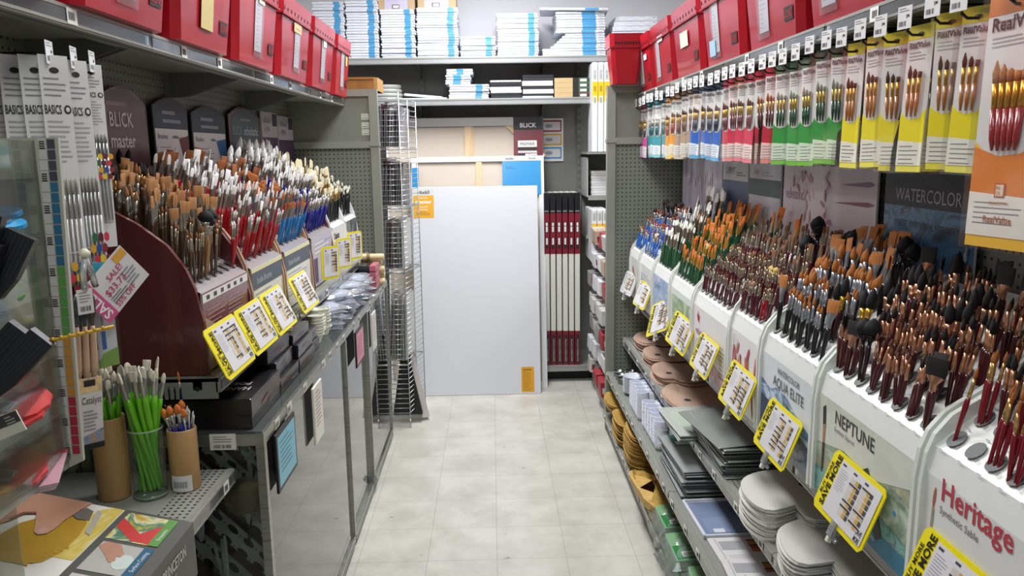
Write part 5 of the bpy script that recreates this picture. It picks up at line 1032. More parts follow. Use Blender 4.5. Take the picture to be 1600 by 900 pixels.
# racks of bagged brushes inside the case (seen through its end glass)
DK = P('211b1c', .4); MR = P('4a2226', .4); TUBE = CLEAR('fafcfa', 1.4, .08, .6)
XA, ZA, XB, ZB = -1.12, .84, -.70, .40     # the racks in the case slope down towards the doors
ANG = math.atan2(ZA - ZB, XB - XA); SL = math.hypot(XB - XA, ZA - ZB)
r = random.Random(12)
def on(u, v=0.): return (XA + u * math.cos(ANG) + v * math.sin(ANG), ZA - u * math.sin(ANG) + v * math.cos(ANG))
for j, y in enumerate((2.175, 2.33, 2.485, 2.64, 2.795, 2.95, 3.105)):
    nm_ = ('nearest', 'second', 'third', 'fourth', 'fifth', 'sixth', 'farthest')[j]
    t = thing('slotted_rack', 'sloping slotted rack with a maroon rail inside the glass case, ' + nm_ + ' from the end glass', 'rack', (0, y, 0))
    m = M(); a_, b_ = on(0), on(SL); c_, d_ = on(SL, -.006), on(0, -.006); m.ext([a_, b_, c_, d_], .014, .152, P('cfd0cb', .4), 'y')
    for k in range(8):
        u0 = .035 + k * .068
        for yy in (.050, .115):
            m.quad([(*[on(u0 + .022 * math.cos(q * PI / 7), .0008)[0]], yy + .017 * math.sin(q * PI / 7), on(u0 + .022 * math.cos(q * PI / 7), .0008)[1]) for q in range(14)], DK)
            p0, p1 = on(u0 + .026, .0010), on(u0 + .040, .0010); m.quad([(p0[0], yy - .012, p0[1]), (p1[0], yy - .012, p1[1]), (p1[0], yy + .012, p1[1]), (p0[0], yy + .012, p0[1])], P('e4e4e0', .4))
            for q in range(4): p0, p1 = on(u0 + .028, .0014), on(u0 + .037, .0014); m.quad([(p0[0], yy - .009 + q * .004, p0[1]), (p1[0], yy - .009 + q * .004, p1[1]), (p1[0], yy - .007 + q * .004, p1[1]), (p0[0], yy - .007 + q * .004, p0[1])], P('222222'))
    m.obj('slotted_panel', t); m = M(); m.ext([on(-.01, .018), on(SL, .018), on(SL, -.02), on(-.01, -.02)], 0, .012, MR, 'y'); m.obj('rail', t)
    for k in range(8):
        u0 = .035 + k * .068
        for yy in (.050, .115):
            if r.random() < .5: continue
            dark = r.random() < .35
            for q in range(r.randint(2, 4)):
                p = on(u0 + r.uniform(-.010, .010), -.002); e = (r.uniform(-.10, .10), r.uniform(-.12, .12), r.uniform(0, 1)); L = r.uniform(.09, .15)
                if dark:
                    t = thing('stored_brush', 'thin dark brush stored upright in the racks inside the glass case', 'stored brush', (p[0], y + yy + r.uniform(-.010, .010), p[1]), e, 'thin brushes in the glass case'); m = M(); m.lathe([(.0022, 0), (.0030, L * .5), (.0022, L * .6)], P('18161a', .3), 6); m.obj('handle', t); m = M(); m.lathe([(.0020, L * .6), (.0022, L * .9), (.0006, L)], metalc('c0a890'), 6); m.obj('ferrule', t)
                else:
                    t = thing('brush_tube', 'clear plastic brush tube in the sloping racks inside the glass case', 'plastic tube', (p[0], y + yy + r.uniform(-.012, .012), p[1]), e, 'clear brush tubes in the glass case'); m = M(); m.box(-.0045, .0045, -.0045, .0045, 0, L, TUBE); m.box(-.003, .003, -.003, .003, L, L + .014, TUBE); m.obj('tube', t)
t = thing('wrapped_block', 'round brown wrapped bundle on top of the racks in the glass case', 'bundle', (-.76, 2.30, .70)); m = M(); m.lathe([(.01, 0), (.05, .012), (.062, .04), (.055, .07), (.02, .085)], P('b59a74', .7), 10, sx=1.1); m.obj('bundle', t); m = M(); m.X = Matrix.Rotation(.3, 4, 'Y'); m.lathe([(.068, .0), (.07, .04), (.064, .08)], FILM, 10, cap=False); m.obj('film', t)
t = thing('case_shelf', 'glass shelf inside the display case', 'shelf', (0, 0, .86)); m = M(); m.box(X0 + .03, X1 - .05, 3.32, Y1 - .04, 0, .006, CLEAR('cfd8d2', 1., .03, .1)); m.obj('pane', t)
for k in range(12):
    y = 3.42 + (k % 6) * .22; z = .055 + (k // 6) * .28
    t = thing('supply_carton', 'pale grey supply carton stored low inside the glass case', 'box', (-.95, y, z), (0, 0, 0), 'cartons in the glass case'); m = M(); m.bev(-.14, .14, 0, .19, 0, .25, P(('b8b9b4', 'a8a9a6', 'c2c0ba')[k % 3], .6), .004); m.obj('carton', t); m = M(); m.box(.1402, .141, .04, .15, .08, .18, P('d8d8d4', .5)); m.obj('label', t)
# ------------------------------------------------------------ black boxes on the case
BB = P('19171a', .28, 0, .05, .4)
def bbox(x1, y0, y1, z, h, w, label, rz=0, tt='HAND-HELD'):
    t = thing('product_box', label, 'box', (x1 - w / 2, (y0 + y1) / 2, z), (0, 0, rz), 'black product boxes'); del t['group']; d = (y1 - y0) / 2
    m = M(); m.bev(-w / 2, w / 2, -d, d, 0, h * .62, BB, .002); m.obj('box_base', t)
    m = M(); m.bev(-w / 2 - .0015, w / 2 + .0015, -d - .0015, d + .0015, h * .45, h, BB, .002); m.obj('lid', t)
    m = M(); m.X = Matrix(((-1, 0, 0, 0), (0, 0, -1, 0), (0, -1, 0, h + .0005), (0, 0, 0, 1)))
    m.text(tt, -w * .22, d * .25, d * .22, 'b8b4b4', 2, al='C', w=w * .42, bold=.02); m.text('PORCELAIN', -w * .22, d * -.08, d * .2, 'b8b4b4', 2, al='C', w=w * .36, bold=.02); m.ell(w * .05, -d * .2, w * .09, d * .14, 'aaa6a4', 2); m.pol([(-w * .3, -d * .3), (-w * .05, -d * .2), (-w * .04, -d * .14), (-w * .28, -d * .24)], 'a03038', 2); m.obj('top_print', t)
    m = M(); m.X = Matrix.Rotation(PI / 2, 4, 'Z') @ Matrix.Translation((0, -w / 2 - .002, 0)); m.pol([(-d * .4, h * .5), (d * .1, h * .62), (d * .12, h * .68), (-d * .38, h * .56)], '94303a', 2); m.text(tt, d * .1, h * .25, h * .2, '8a8688', 2, w=d * .7); m.obj('side_print', t)
bbox(-.685, 2.165, 2.47, 1.007, .088, .40, 'big black box at the near end of the glass case')
bbox(-.685, 2.475, 2.715, 1.007, .052, .30, 'lower black box of the second pile on the glass case'); bbox(-.70, 2.48, 2.71, 1.06, .052, .30, 'middle black box of the second pile on the glass case', .02); bbox(-.71, 2.45, 2.70, 1.113, .050, .30, 'topmost black box of the second pile on the glass case', -.02)
bbox(-.685, 2.73, 2.97, 1.007, .050, .28, 'lowest black box of the third pile on the glass case'); bbox(-.69, 2.735, 2.975, 1.058, .050, .28, 'middle black box of the third pile on the glass case', .015); bbox(-.70, 2.72, 2.96, 1.109, .038, .28, 'topmost black box of the third pile on the glass case')
bbox(-.70, 2.99, 3.12, 1.007, .045, .24, 'small black box behind the third pile, lower'); bbox(-.705, 2.985, 3.11, 1.053, .045, .24, 'small black box behind the third pile, upper')
# cream cups, bagged palettes, books
CRM = P('e4e6d6', .3, 0, .02, .3)
cm_ = M(); cm_.lathe([(.020, 0), (.021, .003), (.027, .022), (.034, .034), (.0345, .037), (.032, .035), (.024, .02), (.018, .005)], CRM, 18, cap=True); cup_b = cm_.mesh('cup_body')
cm_ = M(); cm_.lathe([(.0335, .034), (.0362, .036), (.0362, .0385), (.033, .038)], P('e4e5d4', .3), 18, cap=False); cup_r = cm_.mesh('rim')
for cx, cy, n in ((-.725, 3.19, 7), (-.735, 3.265, 8), (-.80, 3.23, 8), (-.73, 3.34, 7), (-.80, 3.31, 7)):
    for k in range(n):
        t = thing('stacking_cup', 'cream stacking cup in the group of stacks behind the black boxes', 'cup', (cx + rnd.uniform(-.003, .003), cy + rnd.uniform(-.003, .003), 1.007 + k * .0125), (rnd.uniform(-.04, .04), rnd.uniform(-.04, .04), 0), 'cream cups on the glass case'); link('cup_body', cup_b, t); link('rim', cup_r, t)
PL_ = P('c3cbdc', .3, 0, .03, .5); BAG = CLEAR('f6f8fc', .9, .14, .22)
def flower_palette():
    m = M(); n = 40; R0 = .085; pr = []
    for i in range(n): a = 2 * PI * i / n; pr.append((R0 + .008 * math.cos(10 * a), a))
    v = [(r_ * math.cos(a), r_ * math.sin(a), .009) for r_, a in pr] + [(r_ * .97 * math.cos(a), r_ * .97 * math.sin(a), 0) for r_, a in pr] + [(.97 * r_ * math.cos(a), .97 * r_ * math.sin(a), .010) for r_, a in pr] + [(.62 * r_ * math.cos(a), .62 * r_ * math.sin(a), .004) for r_, a in pr] + [(.55 * r_ * math.cos(a), .55 * r_ * math.sin(a), .009) for r_, a in pr]
    f = []
    for a, b in ((1, 0), (0, 2), (2, 3), (3, 4)):
        for i in range(n): f.append((a * n + i, a * n + (i + 1) % n, b * n + (i + 1) % n, b * n + i))
    f += [tuple(range(2 * n - 1, n - 1, -1)), tuple(range(4 * n, 5 * n))]; m.add(v, f, PL_); return m.mesh('palette')
fp = flower_palette()
def crumple(w, d, h, seed, n=9, amp=.010, mt=None):
    """loose plastic bag: two wavy sheets closed round the edge"""
    r = random.Random(seed); m = M(); top = []; bot = []
    for j in range(n):
        for i in range(n):
            x = (i / (n - 1) - .5) * w; y = (j / (n - 1) - .5) * d; e = min(i, j, n - 1 - i, n - 1 - j)
            k = min(1, e / 1.5); top.append((x + r.uniform(-amp, amp) * .5, y + r.uniform(-amp, amp) * .5, h * k * (.9 + r.uniform(-.15, .15)) + r.uniform(0, amp * .5) + .001)); bot.append((x, y, r.uniform(-.0005, .0005)))
    f = [(j * n + i, j * n + i + 1, (j + 1) * n + i + 1, (j + 1) * n + i) for j in range(n - 1) for i in range(n - 1)]
    m.add(top, f, mt or BAG); m.add(bot, [tuple(reversed(q)) for q in f], mt or BAG); return m.mesh('bag')
bags = [crumple(.215, .215, .017, s_, 11, .005) for s_ in (1, 2, 3)]
k = 0
for (cx, cy, n, nm) in ((-.79, 3.50, 6, 'nearest'), (-.78, 3.74, 7, 'second'), (-.77, 3.98, 7, 'third'), (-.77, 4.22, 7, 'farthest')):
    for j in range(n):
        t = thing('bagged_palette', 'scalloped pale plastic palette in a clear bag, %s pile on the glass case' % nm, 'palette', (cx + rnd.uniform(-.012, .012), cy + rnd.uniform(-.012, .012), 1.008 + j * .0165), (rnd.uniform(-.03, .03), rnd.uniform(-.03, .03), rnd.uniform(0, 6)), 'bagged palettes %s' % nm)
        link('palette', fp, t); link('clear_bag', bags[k % 3], t); k += 1
for i in range(4):
    t = thing('boxed_set', 'black boxed set with a pink end in the far pile on the glass case', 'box', (-.80, 4.42, 1.008 + i * .034), (0, 0, rnd.uniform(-.03, .03)), 'black boxed sets'); m = M(); m.bev(-.16, .11, 0, .17, 0, .032, BB, .002); m.text('M', -.04, .008, .014, 'c8c4c8', 2, y=0, bold=.02); m.lines(-.015, .03, .02, 2, .006, 'a8a4a8', .003, 2); m.obj('box', t); m = M(); m.box(.1102, .145, .002, .168, .001, .031, P('b86474', .4)); m.obj('pink_end', t)
for i in range(5):
    t = thing('rolled_mat', 'tan rolled bamboo mat at the far end of the glass case', 'rolled mat', (-.80 + rnd.uniform(-.02, .02), 4.63 + .03 * (i % 2), 1.02 + i * .036), (0, PI / 2, 0), 'tan rolled mats'); m = M(); m.lathe([(.012, -.16), (.020, -.155), (.021, 0), (.020, .155), (.012, .16)], ART(('b8a078', 'dccaa0', 'a89068'), 60., 3., 0, (1, 1, .1), .6), 12); m.obj('roll', t); m = M(); m.lathe([(.0215, .06), (.0215, .08)], P('8a7450', .6), 12, cap=False); m.obj('band', t)
# ------------------------------------------------------------ wares on the lower right shelves
def outline_palette(w, d, notch=.25):
    """artist's palette outline: rounded board with a bite on one edge"""
    pr = []
    n = 44
    for i in range(n):
        a = 2 * PI * i / n; rx, ry = w / 2, d / 2; x = rx * math.copysign(abs(math.cos(a)) ** .85, math.cos(a)); y = ry * math.copysign(abs(math.sin(a)) ** .85, math.sin(a))
        k = math.exp(-((a - 4.15) / .24) ** 2) * notch
        pr.append((x * (1 - k), y * (1 - k)))
    return pr
def palette_mesh(w, d, t, mt, hole='2a2624', hx=-.25, hy=-.1, notch=.22):
    m = M(); pr = outline_palette(w, d, notch); m.ext(pr, 0, t, mt, 'z'); m.quad([(w * hx + .016 * math.cos(q * PI / 6), d * hy + .021 * math.sin(q * PI / 6), t + .0006) for q in range(12)], P(hole, .6)); return m.mesh('palette_board')
BRN = ART(('a88a78', 'bfa08c', 'b39482'), 30., 4., .3, (1, .2, 1), .55)
def pile(mesh, n, x, y, z, dz, label, name, cat, jit=.004, rot=0, group=None, rj=.03, extra=None):
    for i in range(n):
        t = thing(name, label, cat, (x + rnd.uniform(-jit, jit), y + rnd.uniform(-jit, jit), z + i * dz), (0, 0, rot + rnd.uniform(-rj, rj)), group or label)
        link(mesh.name.split('.')[0], mesh, t)
        if extra and i == n - 1: link(extra.name.split('.')[0], extra, t)
bp1 = palette_mesh(.30, .40, .0045, BRN); bp2 = palette_mesh(.28, .36, .0045, BRN); bp3 = palette_mesh(.36, .50, .0045, BRN)
pile(bp1, 9, .99, 4.60, .6015, .0058, 'brown wooden palette in the farthest pile on the palette shelf', 'wooden_palette', 'palette', .012)
pile(bp2, 8, .97, 4.27, .6015, .0058, 'brown wooden palette in the second pile on the palette shelf', 'wooden_palette', 'palette', .012)
pile(bp1, 7, .96, 3.93, .6015, .0058, 'brown wooden palette in the third pile on the palette shelf', 'wooden_palette', 'palette', .012)
pile(bp3, 3, .97, 3.58, .6015, .0062, 'largest brown wooden palette lying third of the way along the shelf', 'wooden_palette', 'palette', .008)
# glass palettes
def panel(w, d, t, mt, edge='5a5c5c', sleeve=None, label=None):
    m = M(); m.bev(-w / 2, w / 2, -d / 2, d / 2, 0, t, mt, .0015); m.box(-w / 2 - .0008, w / 2 + .0008, -d / 2 - .0008, d / 2 + .0008, t * .15, t * .45, P(edge, .5)); return m.mesh('panel')
def top_print(rects, name='printed_label'):
    m = M()
    for x0, x1, y0, y1, c, k in rects: m.quad([(x0, y0, k * .0006), (x1, y0, k * .0006), (x1, y1, k * .0006), (x0, y1, k * .0006)], P(c, .35, 0, .02, .3))
    return m
wp = panel(.40, .36, .006, P('c6cbc4', .25, 0, .03, .6))
pile(wp, 3, .93, 3.22, .6015, .0072, 'pale glass palette pad with a blue label, beside the wooden palettes', 'glass_palette', 'palette', .006, rj=.04)
t = thing('palette_pad', 'white wrapped palette pad with a light blue label on top of the glass pads', 'palette pad', (.925, 3.225, .6235), (0, 0, .06)); link('panel', wp, t)
m = top_print([(-.10, .14, -.10, .12, '7fa8c4', 12), (-.07, .0, -.04, .08, 'a8c4d6', 13), (.04, .08, -.08, .10, 'b04a50', 13), (-.06, -.02, -.09, -.05, 'e8e8e8', 13), (.0, .13, .02, .03, 'd8e4ec', 14)]); m.obj('blue_label', t); m = M(); m.ell(0, 0, 0, 0, 'b8c4b4'); m = M(); m.quad([(-.12 + .06 * math.cos(q * PI / 8), .0 + .15 * math.sin(q * PI / 8), .0068) for q in range(16)], 'b4beb0'); m.obj('printed_oval', t)
gp = panel(.36, .44, .0055, P('999f9c', .18, 0, .03, .7), '2e3030')
pile(gp, 14, .985, 2.90, .6015, .0075, 'grey glass palette in the dark-edged stack on the palette shelf', 'glass_palette', 'palette', .010, rj=.05)
t = thing('glass_palette', 'topmost grey glass palette, slid forward off its dark-edged stack', 'palette', (.95, 2.93, .7075), (-.02, -.05, .10)); link('panel', gp, t); m = top_print([(.0, .12, -.10, .06, '55666c', 11), (.01, .11, -.09, .0, '6c8088', 12)]); m.obj('blue_label', t)
# white plastic palettes
wp2 = palette_mesh(.37, .37, .0042, P('dedcd4', .35, 0, .02, .3), '26262a', .12, .12, .5)
m = M(); m.quad([(.06 + .055 * math.cos(q * PI / 8), .06 + .028 * math.sin(q * PI / 8), .0052) for q in range(16)], P('1c1c1e', .4)); m.quad([(.03, .055, .0058), (.09, .055, .0058), (.09, .068, .0058), (.03, .068, .0058)], P('a8a8a8', .4)); blk = m.mesh('black_sticker')
pile(wp2, 19, .955, 2.32, .6015, .0055, 'white plastic palette in the farther tall white pile', 'plastic_palette', 'palette', .005, .0, rj=.02, extra=blk)
wp3 = palette_mesh(.37, .36, .0042, P('dad9d3', .35, 0, .02, .3), '26262a', .12, .12, .45)
pile(wp3, 13, .970, 2.03, .6015, .0058, 'white plastic palette in the nearer, lower white pile', 'plastic_palette', 'palette', .006, -.2, rj=.03)
# well tray in a bag
t = thing('paint_tray', 'white many-welled paint tray in clear wrap at the bottom edge', 'paint tray', (.99, 1.79, .602), (0, 0, 0)); WT = P('d4d8e0', .3, 0, .02, .4)
m = M(); m.bev(-.17, .17, -.11, .11, 0, .018, WT, .004)
for i in range(2):
    for j in range(5):
        x = -.10 + j * .055; y = .075 - i * .04
        if i == 0: m.lathe([(.024, .0188), (.022, .0192), (.016, .0185)], WT, 16, (x, y, 0), 1, .7, False); m.quad([(x + .018 * math.cos(q * PI / 8), y + .013 * math.sin(q * PI / 8), .0186) for q in range(16)], P('b9bdc8', .3))
    if i:
        for j in range(2): x = -.09 + j * .16; m.quad([(x - .055, -.085, .0186), (x + .075, -.085, .0186), (x + .075, .04, .0186), (x - .055, .04, .0186)], P('bfc3ce', .3)); m.box(x - .06, x + .08, .04, .043, .018, .021, WT); m.box(x - .06, x - .057, -.088, .04, .018, .021, WT)
m.obj('tray', t); m = M(); m.bev(-.18, .18, -.12, .12, -.0005, .028, CLEAR('f4f6fa', 1., .08, .04), .004); m.obj('wrap', t)
for i in range(2):
    t = thing('paint_tray', 'wrapped white paint tray directly below the topmost one at the bottom edge', 'paint tray', (.99, 1.52, .602 + i * .03), group='lower trays'); m = M(); m.bev(-.17, .17, -.11, .11, 0, .018, WT, .004); m.obj('tray', t); m = M(); m.bev(-.18, .18, -.12, .12, -.0005, .025, CLEAR('f4f6fa', 1., .08, .04), .004); m.obj('wrap', t)
# second shelf: tins, bowls, welled trays
m = M(); m.lathe([(.030, 0), (.031, .002), (.031, .030), (.033, .032), (.031, .032), (.029, .004)], P('8a8c8a', .22, .9), 20); tin = m.mesh('tin'); m = M(); m.lathe([(.0315, .028), (.0335, .029), (.0335, .033), (.0305, .033)], P('a8aaa8', .2, .9), 20, cap=False); tinr = m.mesh('rim')
for i in range(9):
    t = thing('metal_cup', 'small shiny metal palette cup at the far end of the second shelf', 'cup', (.76 + (i % 3) * .075, 4.58 + (i // 3) * .08, .3865), (0, 0, 0), 'metal cups'); link('tin', tin, t); link('rim', tinr, t)
m = M(); m.lathe([(.035, 0), (.04, .003), (.058, .016), (.062, .022), (.0645, .024), (.060, .024), (.050, .010), (.03, .005)], P('d3d8e2', .3, 0, .02, .4), 24); bowl = m.mesh('bowl_body'); m = M(); m.lathe([(.0615, .021), (.0655, .0235), (.0655, .0255), (.061, .0245)], P('e6eaf0', .25), 24, cap=False); bwr = m.mesh('rim')
for k in range(11):
    t = thing('plastic_bowl', 'white plastic bowl in the stack beside the metal cups', 'bowl', (.79, 4.36, .386 + k * .0085), (0, 0, 0), 'white bowls'); link('bowl_body', bowl, t); link('rim', bwr, t)
def well_tray(nx, ny, pitch, R_=.0325, H=.030):
    m = M(); PLT = P('dcdfe7', .3, 0, .02, .4); W = nx * pitch / 2; D = ny * pitch / 2
    m.bev(-W + R_ * .8, W - R_ * .8, -D + R_ * .8, D - R_ * .8, H - .003, H, PLT, .001)
    for i in range(nx):
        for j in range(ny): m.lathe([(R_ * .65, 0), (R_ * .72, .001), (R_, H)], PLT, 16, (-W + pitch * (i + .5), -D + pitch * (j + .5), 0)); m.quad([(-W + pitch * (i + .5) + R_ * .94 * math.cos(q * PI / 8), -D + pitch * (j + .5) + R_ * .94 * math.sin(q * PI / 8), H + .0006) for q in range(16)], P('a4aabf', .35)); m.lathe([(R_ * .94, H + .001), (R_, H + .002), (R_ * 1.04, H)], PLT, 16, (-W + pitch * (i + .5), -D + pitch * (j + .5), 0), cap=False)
    return m.mesh('well_tray')
wt1 = well_tray(3, 4, .062); wt2 = well_tray(3, 5, .068, .0355)
pile(wt1, 16, .815, 4.03, .386, .0078, 'white well tray in the farther tall nested stack', 'well_tray', 'paint tray', .001, rj=.006)
pile(wt2, 15, .830, 3.66, .386, .0078, 'white well tray in the nearer tall nested stack', 'well_tray', 'paint tray', .001, rj=.006)
gl2 = panel(.34, .42, .0055, P('a5aaaa', .18, 0, .03, .7), '3a3c3c')
pile(gl2, 13, .91, 3.18, .386, .0085, 'grey panel in the dark-edged stack on the second shelf', 'art_panel', 'panel', .010, rj=.04)
t = thing('art_panel', 'topmost grey panel with a green corner label on the second shelf', 'panel', (.90, 3.19, .4975), (0, -.01, .04)); link('panel', gl2, t); m = top_print([(-.13, .12, .07, .20, '1f6a5a', 11), (-.12, -.06, .08, .12, 'e4e4e2', 12), (.0, .05, .09, .19, '2f8a70', 12)]); m.obj('green_label', t)
t = thing('palette_tray', 'shallow white tray lined with blue film on the second shelf', 'paint tray', (.91, 2.80, .386), (0, 0, .03)); m = M(); m.bev(-.18, .18, -.15, .15, 0, .006, P('d9dce2', .3, 0, .02, .3), .003)
for a in ((-.18, .18, -.15, -.142), (-.18, .18, .142, .15), (-.18, -.172, -.15, .15), (.172, .18, -.15, .15)): m.bev(a[0], a[1], a[2], a[3], 0, .016, P('dfe2e8', .3), .002)
m.obj('tray', t); m = top_print([(-.165, .165, -.135, .135, '7c8ba8', 13), (-.15, .15, -.12, .0, '8795b2', 14), (-.13, -.09, -.12, -.09, 'd8dce4', 15), (-.02, .10, .02, .09, '6a7896', 15)]); m.obj('blue_film', t)
for i, (x, y, rz) in enumerate(((.905, 2.53, .03), (.90, 2.36, -.05), (.935, 2.27, .06), (.90, 2.12, -.02), (.93, 1.98, .04), (.90, 1.84, 0))):
    t = thing('colour_chart_pack', 'white pack with orange and brown colour swatches, %s on the second shelf' % ('farthest', 'second', 'third', 'fourth', 'fifth', 'nearest')[i], 'pack', (x, y, .386 + i * .006), (0, 0, rz)); m = M(); m.bev(-.16, .16, -.11, .11, 0, .010, P('dcdad8', .35, 0, .02, .4), .002); m.obj('pack', t)
    rs = [(-.13, -.05, .02, .08, 'a8a8ac', 18), (-.14, -.135, -.10, .10, 'b8b8bc', 18)]
    for q in range(3):
        x0 = -.03 + q * .055
        for j, c in enumerate(('c8662a', 'a8481c', '7a3c1c', 'c89030', '8a6a2a')): rs.append((x0, x0 + .042, .0 + j * .018, .016 + j * .018, c if q < 2 else ('b8a040', '8c7c30', '6c5c28', 'a88c50', '5a4a2c')[j], 18))
    for q in range(6): rs.append((-.12, .14 - q * .02, -.02 - q * .012, -.018 - q * .012, 'c0c0c6', 18))
    for q in range(7): rs.append((-.13 + q * .006, -.127 + q * .006, -.095, -.075, '303034', 18))
    top_print(rs).obj('colour_chart', t)
# base shelf: yellow palette trays, jars, green bags
YT = ART(('b08a44', 'cfa856', 'c29a4c', 'dab56a'), 14., 5., .8, (1, 1, 1), .5); YTL = P('c8a050', .45, 0, .08)
def oval(w, d, n=28, p=.55): return [(w / 2 * math.copysign(abs(math.cos(2 * PI * i / n)) ** p, math.cos(2 * PI * i / n)), d / 2 * math.copysign(abs(math.sin(2 * PI * i / n)) ** p, math.sin(2 * PI * i / n))) for i in range(n)]
def pulp_tray(w, d, h=.03):
    m = M(); n = 28; rings = [(oval(w * .8, d * .8), 0), (oval(w * .96, d * .96), h * .9), (oval(w, d), h), (oval(w * .93, d * .93), h), (oval(w * .78, d * .78), .006)]
    v = [(x, y, z) for o_, z in rings for x, y in o_]; f = [(k * n + i, k * n + (i + 1) % n, (k + 1) * n + (i + 1) % n, (k + 1) * n + i) for k in range(4) for i in range(n)] + [tuple(range(n - 1, -1, -1)), tuple(range(4 * n, 5 * n))]
    m.add(v, f, YT, True); return m.mesh('pulp_tray')
pt = pulp_tray(.24, .34); ptr = M(); ptr.v = []; 
pile(pt, 20, .80, 3.98, .1205, .0085, 'mustard yellow pulp tray in the tall wrapped pile on the base shelf', 'pulp_tray', 'tray', .006, rj=.04)
for y, z, n in ((4.33, .1205, 6), (4.66, .1205, 5)):
    nm = 'farther' if y > 4.5 else 'middle'
    if n == 5:
        for i in range(4):
            t = thing('paint_jar', 'orange-capped clear jar under the farther yellow trays', 'jar', (.76 + (i % 2) * .08, 4.58 + (i // 2) * .09, .1205), (0, 0, 0), 'orange jars'); m = M(); m.lathe([(.03, 0), (.034, .004), (.034, .05), (.030, .056)], CLEAR('f2dcc8', 1., .1, .4), 16); m.obj('jar_body', t); m = M(); m.lathe([(.033, .056), (.034, .06), (.034, .074), (.03, .076)], P('d0562a', .4), 16); m.obj('lid', t)
        z = .198
    else: z = .1205
    for i in range(n if n == 5 else 14): 
        t = thing('pulp_tray', 'mustard yellow pulp tray in the %s pile on the base shelf' % nm, 'tray', (.79 + rnd.uniform(-.006, .006), y + rnd.uniform(-.006, .006), z + i * .0085), (0, 0, rnd.uniform(-.04, .04)), 'yellow trays %s' % nm); link('pulp_tray', pt, t)
t = thing('paper_packet', 'folded mustard paper packet sticking out over the kick plate', 'paper packet', (.715, 3.50, .150), (.05, .32, .12)); m = M(); m.X = Matrix.Diagonal((.80, .98, 1.3, 1)); m.v = []; r = random.Random(5)
n = 28; rings = [(oval(.17, .33), 0), (oval(.21, .38), .018), (oval(.225, .40), .034), (oval(.20, .37), .040), (oval(.17, .32), .030)]
v = [(x + r.uniform(-.003, .003), y + r.uniform(-.003, .003), z + r.uniform(-.003, .004)) for o_, z in rings for x, y in o_]; f = [(k * n + i, k * n + (i + 1) % n, (k + 1) * n + (i + 1) % n, (k + 1) * n + i) for k in range(4) for i in range(n)] + [tuple(range(n - 1, -1, -1))]
m.add(v, f, YT); c0 = len(rings[0][0]); m.add([v[4 * n + i] for i in range(n)] + [(.0, .05, .055), (-.02, -.09, .05)], [(i, (i + 1) % n, n if -7 <= (i if i < 14 else i - 28) + 0 < 7 or i < 14 else n + 1) for i in range(n)], YT); m.obj('folded_tray', t)
m = M(); m.add([(-.07, -.16, .045), (.07, -.17, .045), (.085, .06, .060), (.0, .0, .115), (-.02, -.05, .07)], [(0, 1, 3), (1, 2, 3), (0, 3, 4), (2, 4, 3), (0, 4, 2, 1)], YT); m.obj('paper_flap', t)
for i in range(9):
    y = 3.22 - (i // 2) * .27; zz = .122 + (i % 2) * .055
    t = thing('bagged_pad', 'green-labelled pad in a loose clear bag on the base shelf, %s' % ('farthest pile', 'second pile', 'third pile', 'fourth pile', 'nearest pile')[i // 2], 'bagged pad', (.83 + rnd.uniform(-.02, .02), y, zz), (rnd.uniform(-.05, .05), -.10, rnd.uniform(-.1, .1)), 'green bagged pads %d' % (i // 2))
    t['group'] = 'green bagged pads in the ' + ('farthest pile', 'second pile', 'third pile', 'fourth pile', 'nearest pile')[i // 2]
    m = M(); m.bev(-.13, .13, -.11, .11, 0, .035, P('8fae92', .4), .003); m.obj('pad', t)
    m = top_print([(-.125, .125, -.105, .105, '1f8038', 60), (-.125, .0, .0, .105, '7cae7c', 61), (-.10, -.04, -.09, -.05, 'e8e8e6', 61), (.0, .10, -.06, .04, '359048', 61), (.02, .09, -.03, -.02, 'a06a50', 62)]); [m.quad([(-.095 + q * .006, -.085, .0376), (-.092 + q * .006, -.085, .0376), (-.092 + q * .006, -.06, .0376), (-.095 + q * .006, -.06, .0376)], P('222222')) for q in range(8)]; m.obj('green_label', t)
    link('loose_bag', crumple(.32, .27, .046, 20 + i, 9, .012, CLEAR('f6f8f6', .8, .12, .10)), t)
# ------------------------------------------------------------ near left shelf: cups of brushes
BAM = ART(('a37e50', 'b8925f', 'ad8656'), 18., 4., .4, (1, 1, .12), .45, .1)
def cup(x, y, r_, h, label, mt, wall=.006, z=.906, glassy=False):
    t = thing('bamboo_cup' if not glassy else 'clear_cup', label, 'brush holder', (x, y, z)); m = M()
    m.lathe([(r_ * .98, 0), (r_, .004), (r_, h - .003), (r_ - wall * .3, h), (r_ - wall, h - .002), (r_ - wall, .012), (.001, .012)], mt, 28); m.obj('cup', t); return t
cup(-.985, 1.965, .040, .215, 'tall bamboo cup of lime-handled brushes, left of the clear cup', BAM)
t = cup(-.820, 2.01, .037, .165, 'shorter bamboo cup with a barcode label, right of the clear cup', BAM)
m = M(); a0 = -PI / 2 - .35
def cyl_patch(m, r_, a, b, z0, z1, mt, k=8): m.add([(r_ * math.cos(a + (b - a) * i / k), r_ * math.sin(a + (b - a) * i / k), z) for z in (z0, z1) for i in range(k + 1)], [(i, i + 1, k + 2 + i, k + 1 + i) for i in range(k)], mt)
cyl_patch(m, .0376, a0 - .35, a0 + 1.15, .002, .045, P('e8e6e2', .5))
for i in range(18): cyl_patch(m, .0379, a0 - .15 + i * .055, a0 - .15 + i * .055 + (.018, .034)[i % 3 == 0], .012, .03, P('1c1c1c'), 1)
m.obj('barcode_label', t); 
CC = CLEAR('f8fcf8', .3, .05, .015)
